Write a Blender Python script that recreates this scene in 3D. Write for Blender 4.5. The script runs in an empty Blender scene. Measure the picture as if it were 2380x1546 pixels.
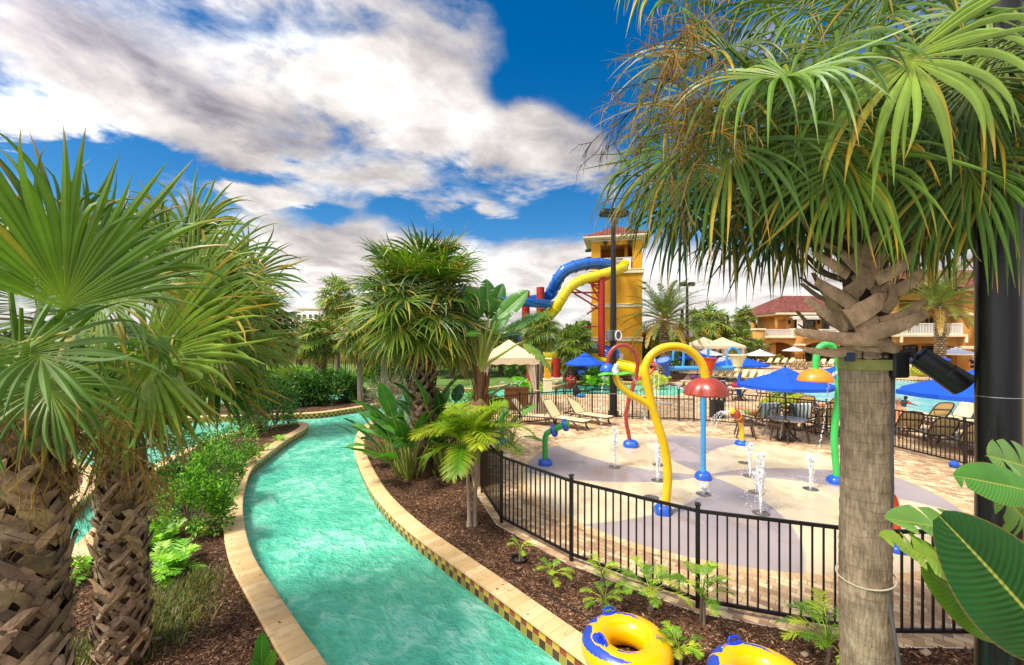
import bpy, math, random
import numpy as np
from mathutils import Vector, Matrix, geometry
from math import pi, sin, cos, atan2, hypot
R = math.radians
S = bpy.context.scene
COL = S.collection
rng = np.random.default_rng(7)
random.seed(7)

# ---------------------------------------------------------------- survey: camera height and scale of the place
F, HZ, CU, H = 1000.0, 790.0, 1190.0, 3.3

def G(u, v, z=0.0):
    Y = F*(H-z)/(v-HZ)
    return Vector(((u-CU)*Y/F, Y, z))

def A(u, v, Y):
    return Vector(((u-CU)*Y/F, Y, H-(v-HZ)*Y/F))

def proj(p):
    return CU+F*p[0]/max(p[1], .01), HZ-F*(p[2]-H)/max(p[1], .01)

# ---------------------------------------------------------------- mesh builder
class MB:
    def __init__(s):
        s.V = []; s.F = []; s.M = []; s.T = []; s.U = []; s.n = 0; s.hasT = False; s.hasU = False
    def add(s, V, Fs, mi=0, tint=None, uv=None):
        V = np.asarray(V, dtype=np.float64).reshape(-1, 3)
        k = len(V)
        for f in Fs:
            f = np.asarray(f, dtype=np.int64)
            if f.ndim == 1: f = f[None, :]
            if len(f) == 0: continue
            s.F.append(f+s.n)
            s.M.append(np.full(len(f), mi) if np.isscalar(mi) else np.asarray(mi))
        s.V.append(V)
        if tint is not None:
            t = np.asarray(tint, float)
            if t.ndim == 1: t = np.tile(t, (k, 1))
            s.hasT = True
        else: t = np.ones((k, 3))
        s.T.append(t)
        if uv is not None: s.hasU = True; s.U.append(np.asarray(uv, float).reshape(-1, 2))
        else: s.U.append(np.zeros((k, 2)))
        s.n += k
        return s
    def build(s, name, mats, parent=None, smooth=35, world=True):
        me = bpy.data.meshes.new(name)
        V = np.concatenate(s.V) if s.V else np.zeros((0, 3))
        if parent is not None and world:
            M_ = Matrix.Identity(4); q = parent
            while q is not None:
                M_ = Matrix.Translation(q.location) @ q.rotation_euler.to_matrix().to_4x4() @ M_; q = q.parent
            mw = np.array(M_)
            mi = np.linalg.inv(mw)
            V = V @ mi[:3, :3].T + mi[:3, 3]
        me.vertices.add(len(V)); me.vertices.foreach_set('co', V.astype(np.float32).ravel())
        nl = sum(f.size for f in s.F)
        lv = np.concatenate([f.ravel() for f in s.F])
        tot = np.concatenate([np.full(len(f), f.shape[1]) for f in s.F])
        st = np.concatenate([[0], np.cumsum(tot)[:-1]])
        me.loops.add(nl); me.loops.foreach_set('vertex_index', lv.astype(np.int32))
        me.polygons.add(len(tot))
        me.polygons.foreach_set('loop_start', st.astype(np.int32))
        me.polygons.foreach_set('material_index', np.concatenate(s.M).astype(np.int32))
        if smooth: me.polygons.foreach_set('use_smooth', np.ones(len(tot), bool))
        if s.hasT:
            T = np.concatenate(s.T); a = me.attributes.new('tint', 'FLOAT_COLOR', 'POINT')
            a.data.foreach_set('color', np.concatenate([T, np.ones((len(T), 1))], 1).astype(np.float32).ravel())
        if s.hasU:
            U = np.concatenate(s.U)[lv]; l = me.uv_layers.new(name='UVMap')
            l.data.foreach_set('uv', U.astype(np.float32).ravel())
        me.update(); me.validate()
        if smooth and smooth < 170: me.set_sharp_from_angle(angle=R(smooth))
        for m in (mats if isinstance(mats, (list, tuple)) else [mats]): me.materials.append(m)
        o = bpy.data.objects.new(name, me); COL.objects.link(o)
        if parent is not None: o.parent = parent
        return o

def tag(o, label=None, cat=None, group=None, kind=None):
    if label: o['label'] = label
    if cat: o['category'] = cat
    if group: o['group'] = group
    if kind: o['kind'] = kind
    return o

def thing(name, label, cat, loc=(0, 0, 0), rz=0.0, group=None):
    o = bpy.data.objects.new(name, None); COL.objects.link(o)
    o.empty_display_size = .2
    o.location = loc; o.rotation_euler = (0, 0, rz)
    return tag(o, label, cat, group)

def dup(root, loc, rz=0.0, label=None, group=None, scale=1.0, rot=None):
    def cp(o, par):
        c = o.copy(); COL.objects.link(c)
        if par is not None: c.parent = par
        for ch in KIDS.get(o.name, []): cp(ch, c)
        return c
    r = cp(root, None)
    r.location = loc; r.rotation_euler = rot if rot else (0, 0, rz)
    r.scale = (scale,)*3 if np.isscalar(scale) else scale
    if label: r['label'] = label
    if group: r['group'] = group
    return r
KIDS = {}
def note_kids(root):
    for o in [root]+list(root.children_recursive):
        KIDS[o.name] = list(o.children)
    return root

# ---------------------------------------------------------------- shapes (all return verts, list of face arrays)
def box(c, s, rz=0.0, rot=None):
    x, y, z = [k/2 for k in s]
    V = np.array([(-x,-y,-z),(x,-y,-z),(x,y,-z),(-x,y,-z),(-x,-y,z),(x,-y,z),(x,y,z),(-x,y,z)])
    m = np.array(rot) if rot is not None else np.array(Matrix.Rotation(rz, 3, 'Z'))
    V = V @ m.T + np.array(c)
    return V, [[(0,3,2,1),(4,5,6,7),(0,1,5,4),(1,2,6,5),(2,3,7,6),(3,0,4,7)]]

def bbox(c, s, b=.02, rz=0.0, rot=None):
    """box with chamfered edges"""
    x, y, z = [k/2 for k in s]; b = min(b, x*.9, y*.9, z*.9)
    V = []; F4 = []
    for sx in (-1, 1):
        for sy in (-1, 1):
            for sz in (-1, 1):
                V += [(sx*x, sy*(y-b), sz*(z-b)), (sx*(x-b), sy*y, sz*(z-b)), (sx*(x-b), sy*(y-b), sz*z)]
    V = np.array(V)
    idx = lambda sx, sy, sz, k: ((sx > 0)*4+(sy > 0)*2+(sz > 0))*3+k
    for s_ in (-1, 1):
        f = [idx(s_, -1, -1, 0), idx(s_, 1, -1, 0), idx(s_, 1, 1, 0), idx(s_, -1, 1, 0)]; F4.append(f if s_ > 0 else f[::-1])
        f = [idx(-1, s_, -1, 1), idx(1, s_, -1, 1), idx(1, s_, 1, 1), idx(-1, s_, 1, 1)]; F4.append(f if s_ < 0 else f[::-1])
        f = [idx(-1, -1, s_, 2), idx(1, -1, s_, 2), idx(1, 1, s_, 2), idx(-1, 1, s_, 2)]; F4.append(f if s_ > 0 else f[::-1])
        for t in (-1, 1):
            F4.append([idx(s_, t, -1, 0), idx(s_, t, 1, 0), idx(s_, t, 1, 1), idx(s_, t, -1, 1)])
            F4.append([idx(s_, -1, t, 0), idx(s_, 1, t, 0), idx(s_, 1, t, 2), idx(s_, -1, t, 2)])
            F4.append([idx(-1, s_, t, 1), idx(1, s_, t, 1), idx(1, s_, t, 2), idx(-1, s_, t, 2)])
    F3 = [[idx(a, b_, c_, 0), idx(a, b_, c_, 1), idx(a, b_, c_, 2)] for a in (-1, 1) for b_ in (-1, 1) for c_ in (-1, 1)]
    # make outward
    def fix(fs):
        out = []
        for f in fs:
            p = V[f]; n = np.cross(p[1]-p[0], p[2]-p[0])
            out.append(f if np.dot(n, p.mean(0)) >= 0 else f[::-1])
        return out
    F4 = fix(F4); F3 = fix(F3)
    m = np.array(rot) if rot is not None else np.array(Matrix.Rotation(rz, 3, 'Z'))
    return V @ m.T + np.array(c), [F4, F3]

def frames(P):
    P = np.asarray(P, float); n = len(P)
    T = np.zeros_like(P); T[1:-1] = P[2:]-P[:-2]; T[0] = P[1]-P[0]; T[-1] = P[-1]-P[-2]
    T /= np.maximum(np.linalg.norm(T, axis=1)[:, None], 1e-9)
    up = np.array((0, 0, 1.)) if abs(T[0][2]) < .9 else np.array((1., 0, 0))
    N = np.zeros_like(P); a = np.cross(T[0], up); N[0] = a/np.linalg.norm(a)
    for i in range(1, n):
        a = N[i-1]-T[i]*np.dot(N[i-1], T[i]); N[i] = a/max(np.linalg.norm(a), 1e-9)
    return T, N, np.cross(T, N)

def tube(P, r, n=10, cap=True, flat=1.0):
    P = np.asarray([tuple(p) for p in P], float); m = len(P)
    T, N, B = frames(P)
    r = np.full(m, r) if np.isscalar(r) else np.asarray(r, float)
    a = np.arange(n)*2*pi/n
    V = P[:, None]+r[:, None, None]*(np.cos(a)[None, :, None]*N[:, None]+flat*np.sin(a)[None, :, None]*B[:, None])
    i = np.arange(m-1)[:, None]*n; j = np.arange(n)[None]; k = (j+1) % n
    Q = np.stack([i+j, i+k, i+n+k, i+n+j], -1).reshape(-1, 4)
    Fs = [Q]
    if cap: Fs += [np.arange(n)[::-1][None], (np.arange(n)+(m-1)*n)[None]]
    return V.reshape(-1, 3), Fs

def lathe(prof, c=(0, 0, 0), n=24, cap=True, a0=0, a1=2*pi):
    prof = np.asarray(prof, float); m = len(prof)
    a = np.arange(n)*2*pi/n
    V = np.stack([prof[:, None, 0]*np.cos(a), prof[:, None, 0]*np.sin(a), np.repeat(prof[:, 1:2], n, 1)], -1)+np.array(c)
    i = np.arange(m-1)[:, None]*n; j = np.arange(n)[None]; k = (j+1) % n
    Fs = [np.stack([i+j, i+k, i+n+k, i+n+j], -1).reshape(-1, 4)]
    if cap:
        if prof[0, 0] > 1e-4: Fs.append(np.arange(n)[::-1][None])
        if prof[-1, 0] > 1e-4: Fs.append((np.arange(n)+(m-1)*n)[None])
    return V.reshape(-1, 3), Fs

def ball(c, r, n=12, m=8, sq=(1, 1, 1)):
    t = np.linspace(-pi/2, pi/2, m+1)
    V, Fs = lathe(np.stack([np.maximum(np.cos(t)*r, 1e-5), np.sin(t)*r], 1), (0, 0, 0), n, cap=False)
    return V*np.array(sq)+np.array(tuple(c)), Fs

def xf(vf, loc=(0, 0, 0), rot=None):
    V, Fs = vf
    if rot is not None: V = V @ np.array(rot).T
    return V+np.array(tuple(loc)), Fs

def prism(poly, z0, z1):
    """poly: list of (x, y) counter clockwise"""
    n = len(poly); P = np.array([(p[0], p[1]) for p in poly])
    V = np.concatenate([np.c_[P, np.full(n, z0)], np.c_[P, np.full(n, z1)]])
    j = np.arange(n); k = (j+1) % n
    return V, [np.stack([j, k, k+n, j+n], -1), np.arange(n)[::-1][None], (np.arange(n)+n)[None]]

def sheet(P):
    """grid of points m x n x 3"""
    P = np.asarray(P, float); m, n = P.shape[:2]
    i = np.arange(m-1)[:, None]*n; j = np.arange(n-1)[None]
    return P.reshape(-1, 3), [np.stack([i+j, i+j+1, i+n+j+1, i+n+j], -1).reshape(-1, 4)]

def spline(P, step=None, n=None, closed=False):
    """Catmull-Rom through the points"""
    P = np.asarray([tuple(p) for p in P], float)
    if closed: Q = np.concatenate([P[-1:], P, P[:2]])
    else: Q = np.concatenate([[2*P[0]-P[1]], P, [2*P[-1]-P[-2]]])
    out = []
    for i in range(1, len(Q)-2):
        a, b, c, d = Q[i-1], Q[i], Q[i+1], Q[i+2]
        k = n if n else max(2, int(np.linalg.norm(c-b)/step))
        t = (np.arange(k)/k)[:, None]
        out.append(.5*((2*b)+(-a+c)*t+(2*a-5*b+4*c-d)*t*t+(-a+3*b-3*c+d)*t**3))
    if not closed: out.append(P[-1:])
    return np.concatenate(out)

def unit(v):
    v = np.asarray(tuple(v), float); return v/max(np.linalg.norm(v), 1e-9)

def inside(p, poly):
    x, y = p[0], p[1]; c = False; n = len(poly); j = n-1
    for i in range(n):
        xi, yi, xj, yj = poly[i][0], poly[i][1], poly[j][0], poly[j][1]
        if (yi > y) != (yj > y) and x < (xj-xi)*(y-yi)/(yj-yi)+xi: c = not c
        j = i
    return c

# ---------------------------------------------------------------- materials
def lin(h):
    h = h.lstrip('#'); o = []
    for i in (0, 2, 4):
        c = int(h[i:i+2], 16)/255; o.append(c/12.92 if c <= .04045 else ((c+.055)/1.055)**2.4)
    return o
def L4(c): return (*(lin(c) if isinstance(c, str) else c), 1.0)

class NT:
    def __init__(s, tree): s.t = tree; s.n = tree.nodes; s.l = tree.links
    def new(s, typ, **kw):
        o = s.n.new(typ)
        for k, v in kw.items(): setattr(o, k, v)
        return o
    def put(s, sock, v):
        if v is None: return
        if isinstance(v, bpy.types.NodeSocket): s.l.new(v, sock)
        elif isinstance(v, (tuple, list)) and len(v) == 3 and sock.type == 'RGBA': sock.default_value = (*v, 1)
        elif isinstance(v, str): sock.default_value = L4(v)
        else: sock.default_value = v
    def m(s, op, a, b=None, c=None, clamp=False):
        o = s.new('ShaderNodeMath', operation=op, use_clamp=clamp)
        s.put(o.inputs[0], a); s.put(o.inputs[1], b)
        if c is not None: s.put(o.inputs[2], c)
        return o.outputs[0]
    def mix(s, f, a, b, blend='MIX'):
        o = s.new('ShaderNodeMix', data_type='RGBA', blend_type=blend)
        s.put(o.inputs[0], f); s.put(o.inputs[6], a); s.put(o.inputs[7], b)
        return o.outputs[2]
    def noise(s, vec, scale=5, detail=4, rough=.5, dist=0, dim='3D', w=None):
        o = s.new('ShaderNodeTexNoise', noise_dimensions=dim)
        s.put(o.inputs['Vector'], vec); o.inputs['Scale'].default_value = scale; o.inputs['Detail'].default_value = detail
        o.inputs['Roughness'].default_value = rough; o.inputs['Distortion'].default_value = dist
        return o.outputs['Fac']
    def ramp(s, f, stops, interp='LINEAR'):
        o = s.new('ShaderNodeValToRGB'); e = o.color_ramp.elements; o.color_ramp.interpolation = interp
        while len(e) < len(stops): e.new(.5)
        for q, (p, c) in zip(e, stops):
            q.position = p; q.color = L4(c) if isinstance(c, (str, tuple, list)) else (c, c, c, 1)
        s.put(o.inputs[0], f); return o.outputs[0]
    def rng(s, v, a, b, c=0, d=1, smooth=True):
        o = s.new('ShaderNodeMapRange'); o.interpolation_type = 'SMOOTHSTEP' if smooth else 'LINEAR'
        s.put(o.inputs[0], v)
        for i, k in enumerate((a, b, c, d)): s.put(o.inputs[i+1], k)
        return o.outputs[0]
    def mapping(s, vec, scale=(1, 1, 1), rot=(0, 0, 0), loc=(0, 0, 0)):
        o = s.new('ShaderNodeMapping'); s.put(o.inputs[0], vec)
        o.inputs['Scale'].default_value = scale; o.inputs['Rotation'].default_value = rot; o.inputs['Location'].default_value = loc
        return o.outputs[0]
    def bump(s, h, strength=.3, dist=.02, normal=None):
        o = s.new('ShaderNodeBump'); o.inputs['Strength'].default_value = strength; o.inputs['Distance'].default_value = dist
        s.put(o.inputs['Height'], h); s.put(o.inputs['Normal'], normal); return o.outputs[0]
    def sep(s, v):
        o = s.new('ShaderNodeSeparateXYZ'); s.put(o.inputs[0], v); return o.outputs
    def comb(s, x, y, z=0.0):
        o = s.new('ShaderNodeCombineXYZ'); s.put(o.inputs[0], x); s.put(o.inputs[1], y); s.put(o.inputs[2], z); return o.outputs[0]

def new_mat(name):
    m = bpy.data.materials.new(name); m.use_nodes = True
    t = NT(m.node_tree); t.n.clear()
    out = t.new('ShaderNodeOutputMaterial'); b = t.new('ShaderNodeBsdfPrincipled')
    t.l.new(b.outputs[0], out.inputs[0])
    tc = t.new('ShaderNodeTexCoord')
    return m, t, b, tc, out

def mat(name, col, rough=.5, metal=0., var=.12, scale=3., bump=0., bscale=40., spec=.5, coat=0., tint=False, transl=0., dirt=0., stretch=(1, 1, 1), dirtcol=(.05, .04, .03)):
    m, t, b, tc, out = new_mat(name)
    co = tc.outputs['Object']
    c = col if not isinstance(col, str) else tuple(lin(col))
    if tint:
        a = t.new('ShaderNodeAttribute', attribute_name='tint').outputs['Color']
        c = t.mix(1.0, c, a, 'MULTIPLY')
    if var:
        v = t.mapping(co, stretch)
        n = t.noise(v, scale, 5, .6)
        k = t.rng(n, .25, .75, 1-var, 1+var, False)
        c = t.mix(1.0, c, t.comb(k, k, k), 'MULTIPLY')
    if dirt:
        n2 = t.noise(t.mapping(co, stretch), scale*2.7, 8, .7)
        c = t.mix(t.rng(n2, .5, .75, 0, dirt), c, dirtcol)
    t.put(b.inputs['Base Color'], c)
    n3 = t.noise(co, scale*4, 3)
    t.put(b.inputs['Roughness'], t.rng(n3, .2, .8, max(rough-.08, .02), min(rough+.08, 1), False))
    b.inputs['Metallic'].default_value = metal
    b.inputs['Specular IOR Level'].default_value = spec
    b.inputs['Coat Weight'].default_value = coat
    if bump:
        t.put(b.inputs['Normal'], t.bump(t.noise(t.mapping(co, stretch), bscale, 6, .6), bump, .02))
    if transl:
        tr = t.new('ShaderNodeBsdfTranslucent'); mx = t.new('ShaderNodeMixShader'); mx.inputs[0].default_value = transl
        t.put(tr.inputs[0], t.mix(1.0, c, (1.5, 1.6, .6), 'MULTIPLY'))
        t.l.new(b.outputs[0], mx.inputs[1]); t.l.new(tr.outputs[0], mx.inputs[2]); t.l.new(mx.outputs[0], out.inputs[0])
    return m
EXPOSURE = 1.0; SUN_E = 2.4; SUN_AZ_DEG = -122; SKY_S = .10; CLOUD_K = 5.6
# ================================================================ camera, sun, sky
cam = bpy.data.objects.new('camera', bpy.data.cameras.new('camera')); COL.objects.link(cam)
cam.location = (0, 0, H); cam.rotation_euler = (R(90), 0, 0)
cam.data.sensor_width = 36; cam.data.lens = 36*F/2380; cam.data.shift_y = (HZ-773)/2380
cam.data.clip_start = .05; cam.data.clip_end = 3000
S.camera = cam
S.view_settings.view_transform = 'Standard'; S.view_settings.look = 'None'
S.view_settings.exposure = EXPOSURE; S.view_settings.gamma = 1.0
SUN_EL, SUN_AZ = R(56), R(SUN_AZ_DEG)          # azimuth from +Y (ahead) towards +X
sd = bpy.data.lights.new('sun', 'SUN'); sd.energy = SUN_E; sd.angle = R(16); sd.color = (1, .95, .86)
sun = bpy.data.objects.new('sun', sd); COL.objects.link(sun)
d = Vector((sin(SUN_AZ)*cos(SUN_EL), cos(SUN_AZ)*cos(SUN_EL), sin(SUN_EL)))
sun.rotation_euler = d.to_track_quat('Z', 'Y').to_euler()
S.cycles.max_bounces = 8; S.cycles.transparent_max_bounces = 16

W = bpy.data.worlds.new('World'); S.world = W; W.use_nodes = True
def build_sky():
    t = NT(W.node_tree); t.n.clear()
    out = t.new('ShaderNodeOutputWorld'); bg = t.new('ShaderNodeBackground'); t.l.new(bg.outputs[0], out.inputs[0])
    bg.inputs['Strength'].default_value = SKY_S
    sky = t.new('ShaderNodeTexSky', sky_type='NISHITA', sun_disc=False)
    sky.sun_elevation = SUN_EL; sky.sun_rotation = SUN_AZ; sky.air_density = 1.0; sky.dust_density = .4; sky.ozone_density = 3.0
    hs = t.new('ShaderNodeHueSaturation'); hs.inputs['Saturation'].default_value = 1.45; hs.inputs['Value'].default_value = .7
    t.l.new(sky.outputs[0], hs.inputs['Color'])
    d = t.new('ShaderNodeTexCoord').outputs['Generated']
    x, y, z = t.sep(d)
    # cloud layer seen in perspective: a plane high above, so streaks run to the horizon
    zz = t.m('MAXIMUM', z, 0.0)
    den = t.m('ADD', zz, .10)
    px = t.m('DIVIDE', x, den); py = t.m('DIVIDE', y, den)
    P = t.comb(px, py, 0.0)
    rot = t.mapping(P, (1.0, .62, 1), (0, 0, R(-33)))
    n1 = t.noise(rot, .95, 9, .56, .25)
    n2 = t.noise(t.mapping(P, (1, 1, 1), (0, 0, 0), (7.3, 2.1, 4)), 2.6, 9, .6, .35)
    n3 = t.noise(t.mapping(d, (1, 1, 2.2), (0, 0, 0), (3, 1, 5)), 5.5, 10, .62, .5)
    n = t.m('ADD', t.m('ADD', t.m('MULTIPLY', n1, .34), t.m('MULTIPLY', n2, .34)), t.m('MULTIPLY', n3, .32))
    n = t.m('MULTIPLY_ADD', t.m('SUBTRACT', n, .5), 1.35, .515)
    # directions in the sky (tangents), where the big gaps and banks of cloud stand
    ys = t.m('MAXIMUM', y, .02)
    a = t.m('DIVIDE', x, ys); b = t.m('DIVIDE', z, ys)
    wob = t.m('MULTIPLY', t.m('SUBTRACT', n3, .5), .16)
    wob2 = t.m('MULTIPLY', t.m('SUBTRACT', n2, .5), .16)
    a = t.m('ADD', a, wob); b = t.m('ADD', b, wob2)
    front = t.rng(y, .05, .25)
    def blob(u, v, ru, rv, rot=0.0):
        ca, cb = (u-CU)/F, (HZ-v)/F; c_, s_ = cos(R(rot)), sin(R(rot))
        da = t.m('SUBTRACT', a, ca); db = t.m('SUBTRACT', b, cb)
        p = t.m('MULTIPLY_ADD', da, c_*F/ru, t.m('MULTIPLY', db, s_*F/ru))
        q = t.m('MULTIPLY_ADD', db, c_*F/rv, t.m('MULTIPLY', da, -s_*F/rv))
        r2 = t.m('MULTIPLY_ADD', p, p, t.m('MULTIPLY', q, q))
        return t.m('POWER', 2.718, t.m('MULTIPLY', r2, -1.0))
    def total(bl):
        acc = None
        for w, *g in bl:
            k = t.m('MULTIPLY', blob(*g), w)
            acc = k if acc is None else t.m('ADD', acc, k)
        return t.m('MULTIPLY', acc, front)
    holes = total(SKY_HOLES)
    dens = t.m('ADD', t.m('ADD', n, holes), .0)
    # haze of cloud towards the horizon
    low = t.rng(z, .0, .24, .17, 0.0)
    dens = t.m('ADD', t.m('ADD', dens, low), t.m('MULTIPLY', t.m('SUBTRACT', 1.0, front), .10))
    cover = t.rng(dens, .43, .66)
    # brightness of the cloud itself: thin edges bright, thick bellies grey
    n4 = t.noise(t.mapping(P, (1, .7, 1), (0, 0, R(-33)), (1.7, 5.2, 0)), 1.9, 8, .6, .3)
    n5 = t.noise(t.mapping(d, (1, 1, 2.4), (0, 0, 0), (9, 4, 2)), 4.2, 9, .6, .4)
    br = t.m('ADD', t.m('MULTIPLY', n4, .5), t.m('MULTIPLY', n5, .5)); br = t.m('MULTIPLY_ADD', t.m('SUBTRACT', br, .5), 1.5, .5)
    br = t.m('ADD', br, total(SKY_BRIGHT))
    thick = t.rng(dens, .6, 1.0, 0, .08)
    br = t.m('SUBTRACT', br, thick)
    cc = t.ramp(t.rng(br, .28, .72, 0, 1, False), [(0, '#8a8690'), (.3, '#b3aeb1'), (.55, '#d2ccc9'), (.8, '#efeae6'), (1, '#ffffff')])
    # clouds glow brighter on the side of the sky where the sun stands
    sv = (sin(SUN_AZ)*cos(SUN_EL), cos(SUN_AZ)*cos(SUN_EL), sin(SUN_EL))
    dt = t.m('MULTIPLY_ADD', x, sv[0], t.m('MULTIPLY_ADD', y, sv[1], t.m('MULTIPLY', z, sv[2])))
    kk = t.m('MULTIPLY', t.rng(dt, .25, 1.0, 1.0, 3.4), CLOUD_K)
    ccs = t.mix(1.0, cc, t.comb(kk, kk, kk), 'MULTIPLY')
    full = t.mix(cover, hs.outputs[0], ccs)
    t.l.new(full, bg.inputs['Color'])
SKY_HOLES = [
    (-.40, 1400, 110, 120, 190, 14), (-.14, 1500, 330, 120, 120, 0), (-.30, 1260, 50, 70, 90, 0), (-.20, 1165, 210, 50, 50, 0), (.22, 1330, 330, 130, 60, -15),
    (-.17, 790, 75, 130, 45, 10), (-.12, 640, 25, 120, 40, 0),
    (-.30, 60, 362, 260, 26, 0), (-.24, 210, 440, 130, 52, 0), (-.15, 300, 455, 60, 60, 0), (-.22, 330, 375, 90, 18, 0),
    (-.20, 610, 408, 90, 22, 0), (-.17, 480, 420, 60, 30, 0), (-.20, 730, 492, 75, 24, 0), (-.22, 900, 478, 60, 36, 0), (-.26, 1130, 520, 190, 28, 0), (-.20, 1330, 480, 130, 40, 0), (-.08, 1120, 440, 110, 24, -25),
    (-.10, 470, 480, 130, 24, 0),
    (.22, 300, 200, 420, 130, -22), (.25, 900, 200, 280, 140, -25), (.20, 1250, 330, 180, 60, -20), (.16, 1150, 480, 60, 22, -10), (.18, 560, 455, 170, 22, -8), (.14, 820, 560, 170, 60, 0),
    (.24, 1000, 620, 900, 60, 0), (.2, 100, 290, 260, 50, 0)]
SKY_BRIGHT = [
    (.30, 60, 270, 230, 90, -8), (.20, 480, 300, 260, 60, -28), (.24, 900, 210, 240, 120, -25), (.14, 1200, 320, 110, 60, -20), (.10, 560, 450, 200, 30, -8), (.12, 700, 60, 200, 60, -20),
    (-.16, 330, 130, 330, 75, -24), (-.12, 560, 290, 200, 45, -28), (.10, 760, 690, 200, 50, 0), (.10, 1700, 700, 400, 80, 0), (.06, 900, 640, 900, 90, 0), (.05, 1500, 640, 900, 90, 0),
    (-.12, 820, 330, 200, 45, -20)]
build_sky()

# ================================================================ outlines on the ground (from the survey)
def Gs(pts, z=0.0): return [tuple(G(u, v, z))[:2] for u, v in pts]
z6 = lambda x, y: (557.8+x*.3986, 929.7+y*.3986)
z2 = lambda x, y: (x*.4385, 867.7+y*.4385)
right_bank = [(5.2, -1.5), (3.8, .5), (2.45, 2.4)] + Gs([z6(*p) for p in
    [(1866, 1397), (1480, 1110), (1215, 920), (1000, 760), (850, 620), (760, 500), (690, 350), (672, 270), (690, 190), (740, 135), (790, 112)]], .03)
right_bank += Gs([(905, 968), (950, 961), (1020, 950), (1090, 936), (1150, 925), (1230, 921), (1320, 918), (1420, 918), (1500, 920), (1560, 921)], 0)
pool_end = Gs([(1592, 912), (1590, 900), (1566, 890)])
pool_far = Gs([(1500, 889), (1420, 888.5), (1345, 889), (1310, 894), (1288, 899), (1283, 893), (1300, 880), (1306, 868), (1292, 864), (1272, 872), (1240, 884), (1192, 893), (1150, 900), (1100, 904), (1000, 900), (886, 903), (832, 906), (760, 910), (650, 914), (400, 918), (0, 924), (-700, 926)])
left_far = [(-42, 18.0), (-30, 14)] + Gs([(-360, 1010), (-60, 985)])          # far end of the left channel, off to the side
pen_r = [(2.7, -1.5), (1.0, 1.2), (-.45, 2.7)] + Gs([(751, 1546), (705, 1480), z2(1430, 1130), z2(1330, 970), z2(1285, 820), z2(1275, 700), z2(1290, 600), z2(1330, 500), z2(1420, 420), z2(1530, 340), z2(1610, 295), z2(1636, 270)], .03)
pen_tip = Gs([(709, 982.5), (690, 981)], .03)
pen_l = Gs([(620, 990), (520, 1010), (400, 1058), (300, 1125), (228, 1218.5), (184, 1262), (151, 1306)], .03) + [(-5.95, 5.2), (-5.3, 4.0), (-4.6, 2.6), (-3.6, .6), (-2.6, -1.5)]
isl_front = [(-6.9, -1.5), (-7.2, 3.0), (-7.9, 6.0), (-9.6, 10.0)] + Gs([(131, 1035), (230, 1000), (380, 976), (520, 968), (600, 966), (682, 963.5), (744, 960), (807, 951.5), (867, 941.5), (905, 934), (925, 927)])
isl_back = Gs([(915, 921), (860, 923), (800, 928), (720, 932), (600, 936), (300, 940), (-200, 945)]) + [(-34, 17), (-34, -1.5)]
sp = lambda P, st=.35, closed=False: [tuple(p) for p in spline(P, step=st, closed=closed)]
RB = sp(right_bank); PE = sp(pool_end[:1]+pool_end, .5); PF = sp(pool_far, .6)
PR = sp(pen_r); PT = sp([pen_r[-1]]+pen_tip+[pen_l[0]], .12)[1:-1]; PL = sp(pen_l)
IF = sp(isl_front, .5); IB = sp(isl_back, .8)
river = RB + PE[1:] + PF + [(-50, 26), (-50, -1.5)]
penin = PR + PT + PL
island = IF + IB
ccx, ccy, CR = 4.78, 10.5, 4.475
lag_near = Gs([(1668, 886), (1700, 889), (1740, 895), (1775, 907), (1830, 918), (1880, 927), (1940, 940), (2060, 958), (2183, 970), (2280, 975), (2500, 985)])+[(40, 16)]
lag_far = [(60, 26)]+Gs([(2700, 888), (2400, 890), (2230, 889), (2162, 885), (2079, 880.5), (1980, 879), (1850, 879.5), (1740, 882), (1690, 883.5)])
lagoon = sp(lag_near+lag_far, .8, True)
fence_pts = [(-.19, 7.76), (.887, 6.43), (2.29, 5.305), (3.95, 4.74), (5.65, 4.72), (7.6, 5.6), (9.4, 7.1), (10.9, 9.1), (11.77, 11.19), (11.5, 13.04), (10.7, 14.63), (9.6, 16.02), (7.36, 17.40),
             (6.79, 17.50), (5.64, 17.77), (5.01, 17.93), (3.36, 18.03), (1.78, 17.46), (.3, 16.67), (-.86, 15.7), (-1.15, 13.8), (-1.05, 11.7), (-.65, 9.3)]
deck = [(-.95, 15.75), (-1.7, 17.6), (-2.6, 20.5)] + [p for p in RB if p[1] > 21 and p[0] > -2.8 and p[0] < 60][1:]
deck += PE[1:] + [(12.5, 34), (18, 46), (24, 56), (30, 66), (46, 66), (62, 50), (90, 44), (90, 2), (30, -1.5), (14, 1.5), (9.8, 5.2), (7.75, 5.35)]
deck += [(5.65, 4.6), (3.95, 4.62), (2.24, 5.2), (.82, 6.33), (-.28, 7.7), (-.8, 9.3), (-1.2, 11.7), (-1.3, 13.8)]
bed_r = [p for p in RB if p[0] < 6] + []
i_end = max(i for i, p in enumerate(RB) if p[1] < 22.5 and p[0] < -1.9)
mulch_r = RB[:i_end+1] + [(-2.6, 20.5), (-1.7, 17.6), (-.95, 15.75), (-1.3, 13.8), (-1.2, 11.7), (-.8, 9.3), (-.28, 7.7), (.82, 6.33), (2.24, 5.2), (3.95, 4.62), (5.65, 4.6), (7.75, 5.35), (9.8, 5.2), (14, 1.5), (30, -1.5)]
lawn_mulch = Gs([(1286, 897), (1310, 892.5), (1345, 888), (1420, 887.5), (1500, 888), (1570, 889), (1588, 882), (1600, 868), (1520, 858), (1330, 860), (1303, 869), (1303, 880)])
ring = lambda r, n=96: [(ccx+r*cos(k*2*pi/n), ccy+r*sin(k*2*pi/n)) for k in range(n)]

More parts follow.
